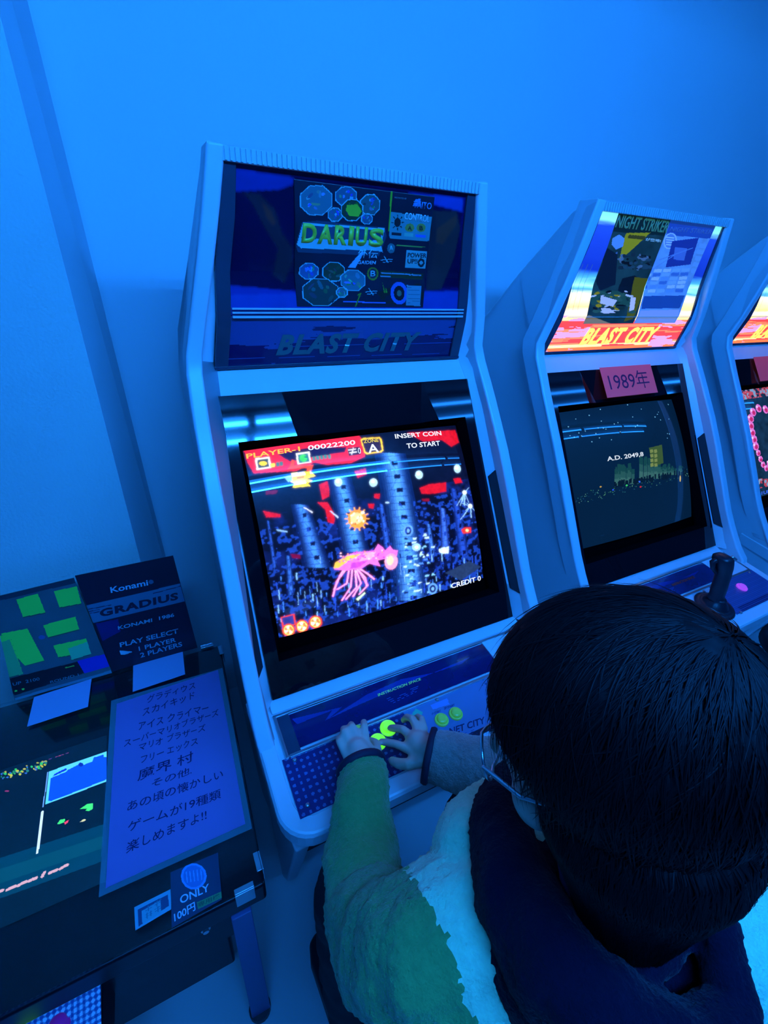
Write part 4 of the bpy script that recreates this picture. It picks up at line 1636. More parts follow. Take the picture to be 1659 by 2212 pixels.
P 6 28 50 353 581 365 583 359 617 346 614
P 6 28 50 553 594 567 597 560 632 547 629
P 6 28 50 325 573 338 576 331 610 319 607
P 6 28 50 736 591 750 594 743 630 729 627
P 6 28 50 345 575 358 578 352 611 339 609
P 6 28 50 336 568 349 571 343 605 330 602
P 6 28 50 304 582 316 584 310 618 298 615
P 6 28 50 391 587 404 589 397 624 384 621
P 6 28 50 393 578 406 580 400 614 387 612
P 6 28 50 513 576 526 579 520 614 506 611
P 6 28 50 329 575 342 578 335 612 323 609
P 6 28 50 330 570 343 573 336 607 324 604
P 6 28 50 508 580 521 583 514 618 501 615
P 6 28 50 492 580 506 583 499 618 486 615
P 6 28 50 561 575 574 578 568 613 554 610
P 6 28 50 761 600 776 603 769 639 754 636
P 6 28 50 382 577 395 579 388 613 375 610
P 6 28 50 717 599 731 602 724 638 710 635
P 6 28 50 512 580 525 582 518 617 505 614
P 6 28 50 861 587 876 590 868 627 853 624
P 6 28 50 583 574 597 577 590 612 576 609
P 6 28 50 471 584 484 587 477 621 464 618
P 6 28 50 636 577 650 580 643 615 630 612
P 6 28 50 781 598 796 601 789 637 774 635
P 6 28 50 560 593 574 596 567 631 554 628
P 6 28 50 942 602 957 604 950 642 934 639
P 6 28 50 339 577 352 580 345 613 333 611
P 6 28 50 607 597 621 600 614 635 600 633
P 6 28 50 453 585 466 588 459 622 446 620
P 6 28 50 890 603 905 606 897 642 882 639
P 6 28 50 580 577 593 579 586 614 573 612
P 6 28 50 708 588 722 591 715 627 701 624
P 6 28 50 423 568 436 570 430 605 416 602
P 6 28 50 463 590 476 593 469 627 456 625
P 6 28 50 356 570 369 572 363 606 350 604
P 6 28 50 519 587 532 589 526 624 512 621
P 6 28 50 736 599 751 602 744 638 729 635
P 6 28 50 963 589 978 592 971 629 955 626
P 6 28 50 298 569 311 572 305 606 292 603
P 6 28 50 741 603 755 606 748 642 734 639
P 6 28 50 725 595 740 598 732 634 718 631
P 6 28 50 704 599 719 602 712 638 698 635
P 6 28 50 856 601 870 604 863 640 848 638
P 6 28 50 757 588 772 591 764 627 750 624
P 6 28 50 594 595 608 598 601 633 587 630
P 6 28 50 413 573 426 576 419 610 406 607
P 6 28 50 587 592 601 595 594 630 580 627
P 6 28 50 477 575 490 578 484 612 470 610
P 6 28 50 913 607 928 610 920 646 905 643
P 6 28 50 539 578 552 581 546 616 532 613
P 6 28 50 336 565 348 568 342 601 329 599
P 6 28 50 860 588 874 591 867 628 852 625
P 6 28 50 883 599 898 602 890 638 875 635
P 6 28 50 368 566 380 568 374 602 361 600
P 6 28 50 788 592 803 595 795 631 781 628
E 200 160 80 197 584 204 585 196 590
E 40 90 255 281 626 288 627 280 632
E 60 120 255 495 609 503 611 494 616
E 220 40 60 498 649 506 650 497 655
E 60 220 120 388 615 396 616 387 621
E 230 190 100 893 661 901 662 888 686
T 225 235 245 A.D._2049,8 b 275 408 566 421 276 376"""
ART_M1L = """T 60 120 125 BLAST_CITY bs 201 824 788 827 191 556
L 40 95 170 0.012 12 420 994 399
L 40 95 170 0.012 14 614 1004 644
L 40 95 170 0.012 16 834 1016 924
P 70 100 170 445 326 537 321 544 487 451 492"""
ART_M1U = """P 3 8 60 49 71 939 72 959 754 3 821
P 20 60 160 43 73 242 84 236 126 190 163 38 204
P 30 80 185 680 87 940 79 945 174 814 148
P 35 80 180 2 828 960 787 970 983 1 991
P 25 60 160 1 782 120 795 328 828 2 854
P 60 45 60 69 198 125 199 178 282 208 423 250 519 253 624 227 762 186 710 196 525 141 383 101 260
P 135 60 55 132 243 166 296 183 365 174 384 150 334
P 75 55 60 816 188 917 172 943 294 926 503 873 774 800 794 803 457
P 130 65 55 832 310 918 199 922 269 865 420 828 410
P 60 50 60 772 209 815 175 834 366 808 762"""
FLYER1 = [(0.239,0.0918),(0.804,0.0942),(0.7894,0.928),(0.2696,0.9259)]
ART_F1 = """P 120 190 190 98 32 186 19 249 74 249 166 186 239 94 249 34 192 36 101
P 60 110 120 100 37 183 26 242 77 243 164 183 232 97 242 41 188 42 103
E 88 118 168 135 191 146 199 130 200
E 119 141 98 137 160 169 160 136 170
E 103 170 168 89 120 79 135 80 113
E 104 154 207 184 84 187 94 170 91
E 94 135 120 157 70 156 81 144 70
E 76 136 150 167 87 165 114 159 87
E 103 178 222 92 174 88 191 86 174
E 72 80 108 102 104 83 124 96 95
E 80 95 226 97 172 87 182 92 164
P 120 190 190 309 11 371 3 416 39 417 100 374 149 311 156 267 119 267 58
P 50 90 110 312 17 368 9 409 42 410 98 371 142 314 149 274 115 273 60
E 33 81 174 347 120 348 131 335 122
E 46 98 71 302 86 306 89 299 90
E 78 154 105 303 84 309 95 296 89
E 69 154 188 346 43 337 51 343 40
E 57 79 188 356 43 362 52 347 50
E 88 140 209 326 81 335 83 324 93
E 78 56 182 379 63 371 69 375 57
E 41 69 89 366 93 369 107 360 95
E 101 169 214 378 88 373 102 366 84
P 120 190 190 479 45 540 37 584 79 588 148 547 201 485 208 441 165 439 97
P 55 90 90 482 52 537 45 578 83 581 145 544 194 488 200 448 161 446 99
E 46 151 174 542 144 536 160 537 142
E 55 94 167 527 83 510 99 517 72
E 37 56 136 540 74 551 76 539 81
E 101 117 141 521 152 530 164 513 159
E 58 56 57 473 122 482 126 468 130
E 58 147 72 544 144 558 148 542 153
E 86 175 175 510 87 504 89 508 77
E 70 74 159 528 112 521 126 523 109
E 112 58 104 553 147 542 155 550 142
P 120 190 190 476 193 512 189 538 212 539 248 515 276 480 280 454 257 453 221
P 60 90 110 480 200 509 197 531 215 532 246 512 269 482 272 461 253 460 223
E 62 100 127 486 212 483 215 484 210
E 61 137 108 521 243 525 246 519 247
E 109 85 123 471 221 466 226 467 215
E 61 56 124 517 212 519 225 513 213
E 65 62 198 473 227 471 232 467 224
E 114 91 148 472 212 473 218 468 213
E 108 151 179 503 222 498 233 498 220
E 54 134 120 497 215 503 220 493 220
E 114 150 120 516 244 514 255 511 243
P 120 190 190 247 174 289 169 319 197 320 242 290 277 247 282 218 253 218 208
P 50 100 110 250 181 286 177 312 201 313 240 287 270 250 274 225 250 224 210
E 61 72 198 289 220 291 229 283 222
E 70 88 139 270 245 261 258 265 241
E 78 89 166 273 225 277 241 264 229
E 42 164 204 292 200 298 205 290 204
E 87 91 91 290 250 297 252 286 260
E 91 197 185 273 223 271 233 267 222
E 71 88 120 247 208 255 220 241 214
E 95 59 186 283 203 290 215 279 206
E 87 68 199 286 205 289 217 281 207
P 120 190 190 352 98 418 90 465 133 468 204 422 259 355 266 308 222 308 152
P 35 60 35 355 105 415 98 458 137 461 202 419 252 358 258 315 218 314 154
E 43 112 26 421 136 427 159 413 139
E 52 56 60 367 166 377 175 360 177
E 56 86 60 411 148 400 164 404 143
E 26 109 55 360 189 369 197 355 196
E 28 117 35 365 135 364 149 360 135
E 44 118 59 382 158 400 158 382 170
E 29 66 37 393 183 406 192 391 188
E 54 59 36 412 206 432 206 411 221
E 40 51 65 352 209 359 220 345 216
P 150 190 40 348 144 422 128 456 177 432 226 370 225 342 183
P 120 190 190 71 626 127 623 166 660 166 719 126 762 69 764 30 725 32 668
P 50 90 130 74 633 124 630 160 664 159 716 123 755 72 757 37 722 38 670
E 47 76 173 117 712 123 732 108 717
E 81 155 78 130 655 137 658 128 663
E 55 58 184 108 661 116 669 103 670
E 73 156 223 117 672 120 694 109 674
E 54 158 107 98 730 96 753 94 730
E 51 169 207 109 690 118 696 106 696
E 54 121 195 80 692 86 696 77 700
E 79 130 238 88 674 106 675 86 687
E 71 153 109 128 675 124 688 121 672
P 120 190 190 238 608 306 604 354 649 356 721 308 773 238 776 191 728 191 658
P 40 60 40 240 615 303 611 347 653 348 718 305 766 241 768 198 725 198 661
E 83 58 72 284 673 296 687 281 678
E 79 89 78 245 715 238 728 241 711
E 75 93 76 257 687 279 697 254 695
E 34 65 76 320 722 324 736 312 726
E 82 77 70 247 733 238 736 245 721
E 28 75 50 306 652 288 663 301 638
E 41 104 53 278 697 286 699 275 713
E 46 57 64 224 661 230 675 212 669
E 60 97 81 311 723 288 730 308 710
P 120 190 190 120 755 229 750 306 817 308 921 230 996 118 997 44 927 46 826
P 35 60 55 123 761 226 757 299 820 300 919 227 989 121 990 51 924 53 829
E 29 95 58 210 861 218 879 197 870
E 41 100 103 174 808 190 849 162 816
E 53 59 76 119 901 145 922 110 917
E 25 98 96 124 849 128 866 109 855
E 35 39 47 252 943 264 962 238 956
E 37 84 75 247 927 231 957 236 919
E 64 65 85 109 822 85 851 104 815
E 36 49 58 233 805 258 829 227 815
E 60 105 78 226 827 215 831 221 810
P 120 190 190 374 667 452 663 509 714 512 794 458 852 378 854 322 801 321 723
P 60 110 120 377 674 449 670 502 718 505 791 455 845 380 847 329 798 328 726
E 70 76 234 420 786 432 788 419 793
E 52 129 68 388 784 369 804 379 773
E 49 197 133 397 763 414 777 394 769
E 78 134 148 450 715 460 741 436 723
E 116 128 212 376 780 403 782 376 789
E 76 166 132 361 724 357 740 353 722
E 72 161 83 460 798 471 826 450 804
E 108 124 103 457 792 442 801 450 777
E 65 91 76 412 790 419 809 407 792
P 120 190 190 313 825 350 824 376 849 377 888 351 916 314 917 288 891 288 852
P 70 110 100 316 832 347 831 368 853 369 885 348 908 317 909 296 887 295 855
E 91 96 121 321 844 326 848 318 852
E 101 152 137 349 863 352 869 344 866
E 43 149 75 326 885 328 894 324 886
E 134 142 183 350 885 349 898 347 885
E 68 80 166 332 861 323 866 331 857
E 105 114 166 309 863 305 878 303 861
E 49 206 64 316 876 321 878 315 881
E 112 102 81 335 862 328 865 334 857
E 126 196 107 350 894 355 896 348 900
P 25 60 80 7 489 47 304 150 283 637 291 653 363 604 534 369 534 23 542
P 130 190 190 15 480 53 308 634 296 631 332 615 441 633 498 587 488 43 509
P 40 70 90 45 417 66 324 616 314 605 400 44 432
T 190 210 60 D w 44 455 142 453 54 310
T 190 210 60 A w 151 454 256 452 160 307
T 190 210 60 R w 265 452 356 452 272 304
T 190 210 60 I w 368 449 403 453 373 301
T 190 210 60 U w 417 448 504 448 422 301
T 190 210 60 S w 518 448 630 446 521 303
T 150 215 215 外伝 - 439 559 590 555 447 482
T 150 200 215 GAIDEN b 444 612 581 607 446 582
L 120 170 30 0.012 664 0 668 313
T 110 140 150 PRESENTED_BY - 689 50 782 49 688 38
P 70 130 190 834 95 848 41 887 25 904 94
T 80 140 190 TAITO b 838 105 984 104 838 52
P 80 140 140 670 161 1006 164 1003 367 984 375 680 374 670 345
T 185 215 220 CONTROL b 779 208 980 213 778 150
E 10 25 30 729 239 755 236 732 277
L 10 25 30 0.008 763 235 775 234
L 10 25 30 0.008 755 268 765 279
L 10 25 30 0.008 732 284 734 300
L 10 25 30 0.008 708 273 700 285
L 10 25 30 0.008 696 242 684 243
L 10 25 30 0.008 704 210 695 199
L 10 25 30 0.008 726 194 725 178
L 10 25 30 0.008 751 204 758 192
E 160 140 60 829 273 866 269 832 309
T 60 50 30 A b 816 292 845 293 814 256
E 160 140 60 921 264 959 260 925 300
T 60 50 30 B b 909 283 938 284 905 247
P 20 30 40 691 324 768 323 769 350 693 350
P 110 170 150 790 318 861 320 863 348 793 348
P 60 100 190 882 323 965 322 968 349 884 350
E 60 110 110 695 460 726 457 698 504
T 120 190 190 A b 678 481 715 479 675 436
L 130 150 60 0.01 739 431 968 427
P 110 165 160 821 467 992 464 992 625 817 626
T 20 35 40 POWER b 832 527 988 522 832 487
T 20 35 40 UP!! b 836 582 916 580 834 540
E 20 35 40 950 571 980 570 953 611
E 110 165 160 950 571 965 570 951 589
E 130 130 30 566 692 611 690 569 752
E 30 40 60 566 692 598 690 568 738
T 120 190 190 B b 546 717 586 715 547 665
P 50 55 30 623 657 979 672 975 731 623 721
L 110 150 170 0.012 636 681 654 682
L 110 150 170 0.012 663 682 680 683
L 110 150 170 0.012 690 682 707 683
L 110 150 170 0.012 717 683 734 684
L 110 150 170 0.012 744 683 761 684
L 110 150 170 0.012 771 684 789 684
L 110 150 170 0.012 798 684 816 685
L 110 150 170 0.012 826 684 844 685
L 110 150 170 0.012 854 685 872 686
L 110 150 170 0.012 882 685 900 686
L 110 150 170 0.012 910 686 929 687
L 110 150 170 0.012 939 686 957 687
L 110 150 170 0.014 632 710 704 710
E 40 28 20 938 791 968 790 940 818
E 40 28 20 938 852 960 852 940 880
E 40 28 20 672 869 707 868 673 896
E 40 28 20 651 896 675 895 653 933
E 40 28 20 776 814 800 814 779 853
E 40 28 20 827 846 884 844 828 864
E 40 28 20 770 768 797 767 771 779
E 40 28 20 904 879 958 878 907 911
E 40 28 20 716 952 779 951 717 966
E 40 28 20 965 884 1031 882 968 924
E 40 28 20 716 828 752 827 717 842
E 40 28 20 762 848 781 847 763 871
E 40 28 20 642 872 675 871 643 895
E 40 28 20 764 953 813 952 766 974
E 60 100 180 785 865 858 863 793 975
E 8 15 25 785 865 831 864 790 937
E 90 110 90 785 865 805 864 787 895
P 100 140 150 845 785 970 788 974 988 850 982
L 60 95 110 0.003 854 810 955 811
L 60 95 110 0.003 856 831 957 832
L 60 95 110 0.003 857 852 959 853
L 60 95 110 0.003 859 872 961 874
L 60 95 110 0.003 860 893 962 895
L 60 95 110 0.003 862 914 964 916
L 60 95 110 0.003 864 936 966 938
L 60 95 110 0.003 865 957 968 959
L 90 110 190 0.012 342 954 670 958
P 90 150 30 644 768 672 868 659 859
P 90 150 30 674 813 688 868 671 859
L 120 190 190 0.006 512 860 604 848
L 120 190 190 0.006 538 826 572 885
L 120 190 190 0.005 528 881 598 868
L 120 190 190 0.006 621 567 713 553
L 120 190 190 0.006 647 534 681 589
L 120 190 190 0.005 638 587 707 572
P 120 180 210 372 650 469 502 492 508 430 647
L 110 140 30 0.01 452 892 474 873 432 999"""
FLYER2A = [(0.1325,-0.0165),(0.5274,-0.0357),(0.5355,1.1621),(0.1729,1.1546)]
FLYER2B = [(0.5274,-0.0357),(0.9193,-0.0025),(0.8792,1.1621),(0.5423,1.1623)]
ART_F2A = """P 10 40 45 -4 3 996 3 1020 147 -6 160
T 50 130 120 NIGHT_STRIKER b 12 120 1012 119 16 21
P 140 150 30 251 158 698 134 459 296 305 399 244 233
L 60 70 30 0.03 319 186 352 186
L 60 70 30 0.03 371 186 405 186
L 60 70 30 0.03 424 185 458 186
L 60 70 30 0.03 477 185 511 185
L 60 70 30 0.03 530 185 564 185
L 60 70 30 0.03 584 184 618 185
T 120 190 220 が登場! b 657 207 969 209 641 180
P 80 150 220 33 213 134 176 255 206 275 274 167 304 57 266
P 60 110 170 106 376 210 317 250 414 158 424
E 20 45 60 866 444 940 443 874 454
E 30 70 90 648 401 674 400 659 414
E 70 110 140 787 352 862 350 798 366
E 70 110 140 339 352 387 351 352 368
E 10 20 30 614 452 638 452 626 467
E 30 70 90 377 454 408 454 388 470
E 70 110 140 521 416 556 415 534 433
E 20 45 60 463 450 506 449 471 461
E 10 20 30 866 347 889 347 878 361
E 10 20 30 736 346 802 344 750 363
E 30 70 90 398 448 430 448 412 465
E 70 110 140 343 358 392 357 356 374
E 10 20 30 617 399 648 399 632 418
E 70 110 140 736 452 786 451 745 462
E 70 110 140 713 456 743 456 728 475
E 30 70 90 574 447 640 446 586 463
E 30 70 90 630 408 659 407 641 422
E 70 110 140 764 433 826 432 773 444
E 30 70 90 651 363 668 363 665 381
E 20 45 60 392 458 456 456 405 475
E 10 20 30 471 414 542 412 482 428
E 30 70 90 929 438 990 436 945 457
E 10 20 30 876 413 932 412 886 425
E 70 110 140 744 356 809 354 751 364
E 30 70 90 609 442 647 441 618 452
E 70 110 140 672 354 722 353 685 370
E 70 110 140 316 383 379 382 324 393
E 70 110 140 354 404 394 403 366 419
E 20 45 60 887 395 941 393 893 402
E 20 45 60 365 352 398 351 379 370
E 10 20 30 451 451 496 450 456 458
E 30 70 90 844 429 917 428 860 448
E 10 20 30 447 377 470 376 456 388
E 20 45 60 728 456 800 455 735 465
E 20 45 60 905 388 951 387 917 402
E 70 110 140 763 365 824 363 778 383
E 20 45 60 425 354 489 352 431 361
E 70 110 140 658 335 676 335 668 348
E 70 110 140 759 433 794 432 770 447
E 10 20 30 531 428 573 427 542 442
E 30 70 90 461 451 502 450 472 466
E 30 70 90 859 372 916 370 871 386
E 20 45 60 906 457 970 456 914 466
E 20 45 60 522 337 565 336 536 355
E 70 110 140 731 449 754 449 737 457
E 30 70 90 862 448 925 446 872 460
E 10 20 30 388 408 425 407 400 422
E 20 45 60 720 347 793 345 727 356
E 30 70 90 749 399 774 398 758 410
E 30 70 90 545 412 580 411 557 427
P 10 30 50 -2 295 230 344 402 615 144 677 16 591
P 8 25 40 492 554 707 521 834 549 889 793 666 825 480 673
P 90 95 20 719 536 1027 546 982 730 943 951 787 983 756 670
P 30 80 70 -53 679 480 673 769 731 795 809 252 827 39 812
E 150 140 30 105 699 165 685 121 709
E 150 140 30 450 785 490 781 467 799
E 180 200 215 642 677 681 680 643 684
E 10 20 30 478 784 524 792 476 790
E 10 20 30 121 845 174 854 119 856
E 40 90 80 504 755 585 743 527 771
E 20 50 50 218 749 294 744 228 759
E 180 200 215 703 715 779 725 703 725
E 180 200 215 536 862 613 862 541 869
E 150 140 30 179 819 239 818 192 836
E 40 90 80 248 746 289 743 259 756
E 40 90 80 183 690 265 701 182 700
E 180 200 215 564 715 616 701 577 722
E 180 200 215 306 847 336 847 313 859
E 20 50 50 641 842 698 840 657 860
E 20 50 50 373 838 403 835 385 848
E 150 140 30 501 720 583 724 504 728
E 180 200 215 324 692 348 687 336 700
E 10 20 30 308 684 361 675 324 694
E 180 200 215 250 726 302 734 248 736
E 180 200 215 769 721 817 719 779 731
E 40 90 80 862 876 948 878 873 894
E 150 140 30 419 815 515 826 420 829
E 10 20 30 599 812 686 813 605 821
E 40 90 80 324 808 423 827 318 822
E 40 90 80 252 880 279 885 250 886
E 20 50 50 247 847 309 856 245 858
E 40 90 80 397 777 447 776 410 794
E 150 140 30 222 789 326 808 218 801
E 40 90 80 233 869 298 854 246 877
E 40 90 80 599 708 653 698 622 722
E 40 90 80 787 777 825 772 796 783
E 40 90 80 303 730 390 723 322 748
E 40 90 80 754 814 804 818 756 825
E 40 90 80 565 762 618 758 581 776
E 40 90 80 148 873 212 871 163 890
E 40 90 80 246 880 294 884 248 888
E 150 140 30 378 731 410 734 379 737
E 20 50 50 290 775 377 781 295 789
E 180 200 215 312 882 387 888 315 892
E 180 200 215 33 729 101 720 42 737
E 20 50 50 714 754 734 749 743 770
E 20 50 50 519 789 579 781 529 796
E 10 20 30 390 816 463 798 414 829
E 180 200 215 337 820 384 808 352 828
E 150 140 30 544 851 599 860 542 862
P 190 205 230 176 721 514 764 457 826 196 796
P 190 205 235 229 842 399 842 538 888 301 896
P 150 140 110 -21 919 41 912 552 1002 7 1000
P 200 210 230 769 731 875 730 904 856 808 872"""
ART_F2B = """P 25 70 160 -4 3 992 1 1039 128 17 138
T 40 90 170 NIGHT_STRIKER - 56 102 968 88 72 62
E 110 170 225 151 188 295 189 181 262
E 60 120 200 151 188 264 189 177 251
L 120 180 230 0.01 38 159 204 157
L 120 180 230 0.01 57 180 225 177
L 120 180 230 0.01 77 200 246 198
L 120 180 230 0.01 96 221 267 219
P 20 50 140 196 187 740 132 807 384 275 429
P 50 100 190 304 237 584 236 626 353 376 349
L 60 120 200 0.01 10 454 372 305
L 60 120 200 0.01 79 363 702 229
P 60 130 215 -134 460 24 454 28 483 -128 489
P 110 170 230 53 452 217 446 221 476 60 482
P 110 170 230 247 445 416 438 421 469 255 475
P 80 150 225 447 437 622 430 629 461 457 467
P 80 150 225 655 429 836 422 844 453 666 460
P 110 170 230 -131 498 28 492 31 522 -125 527
P 40 100 190 57 491 222 485 226 516 64 521
P 80 150 225 252 484 422 478 428 509 261 514
P 40 100 190 454 477 630 470 637 502 464 508
P 40 100 190 663 469 846 463 854 495 674 501
P 40 100 190 -128 536 32 531 35 562 -122 566
P 110 170 230 61 530 227 525 231 556 68 560
P 60 130 215 257 524 429 518 435 550 266 555
P 80 150 225 461 517 638 512 645 544 471 549
P 110 170 230 671 510 856 504 864 537 683 542
P 60 130 215 -126 575 35 571 39 602 -120 606
P 80 150 225 65 570 232 565 237 596 73 601
P 40 100 190 263 564 436 559 441 591 272 596
P 80 150 225 468 558 647 553 654 586 478 590
P 110 170 230 680 552 865 547 874 580 691 585
P 40 100 190 -123 615 39 611 43 642 -117 646
P 60 130 215 69 610 237 606 242 638 77 641
P 60 130 215 268 605 442 601 448 633 277 637
P 110 170 230 475 600 655 595 662 628 485 632
P 110 170 230 688 594 876 590 884 623 700 627
P 80 150 225 -120 655 43 652 47 683 -114 686
P 110 170 230 73 651 243 647 247 679 81 682
P 80 150 225 274 646 449 643 455 675 283 679
P 60 130 215 482 642 663 638 671 671 492 675
P 40 100 190 697 637 886 633 894 667 709 671
P 70 140 220 814 178 994 183 995 220 827 219
P 70 140 220 830 237 1012 242 1012 281 842 278
P 70 140 220 846 297 1030 303 1030 342 858 339
P 70 140 220 862 358 1048 365 1049 405 875 401
P 70 140 220 878 420 1067 429 1068 470 891 464
P 20 70 150 24 716 970 700 948 834 34 846
P 110 150 215 29 863 966 852 977 1000 8 1000"""
SIGN = [(-0.6131,0.262),(-0.3854,0.2707),(-0.4047,-0.1281),(-0.6331,-0.1306)]
LAM = [(-0.6247,0.2778),(-0.3737,0.2736),(-0.3952,-0.1413),(-0.6432,-0.1396)]
ART_SIGN = """T 8 20 80 グラディウス h -5520 2349 -4447 2325 -5490 2579
T 8 20 80 スカイキッド h -5627 2000 -4499 2028 -5599 2225
T 8 20 80 アイス_クライマー h -5723 1647 -4256 1534 -5696 1869
T 8 20 80 スーパーマリオブラザーズ h -6006 1346 -4068 1313 -5986 1539
T 8 20 80 マリオ_ブラザーズ h -5734 1118 -4406 1035 -5710 1307
T 8 20 80 フリー_エックス h -5717 791 -4608 766 -5693 976
T 8 20 80 魔界_村 h -5794 422 -4747 404 -5762 674
T 8 20 80 その他. h -5554 170 -4804 135 -5528 338
T 8 20 80 あの頃の懐かしい h -5989 -133 -4246 -219 -5965 68
T 8 20 80 ゲームが19種類 h -5990 -526 -4360 -614 -5965 -327
T 8 20 80 楽しめますよ!! h -6017 -890 -4677 -903 -5993 -694"""
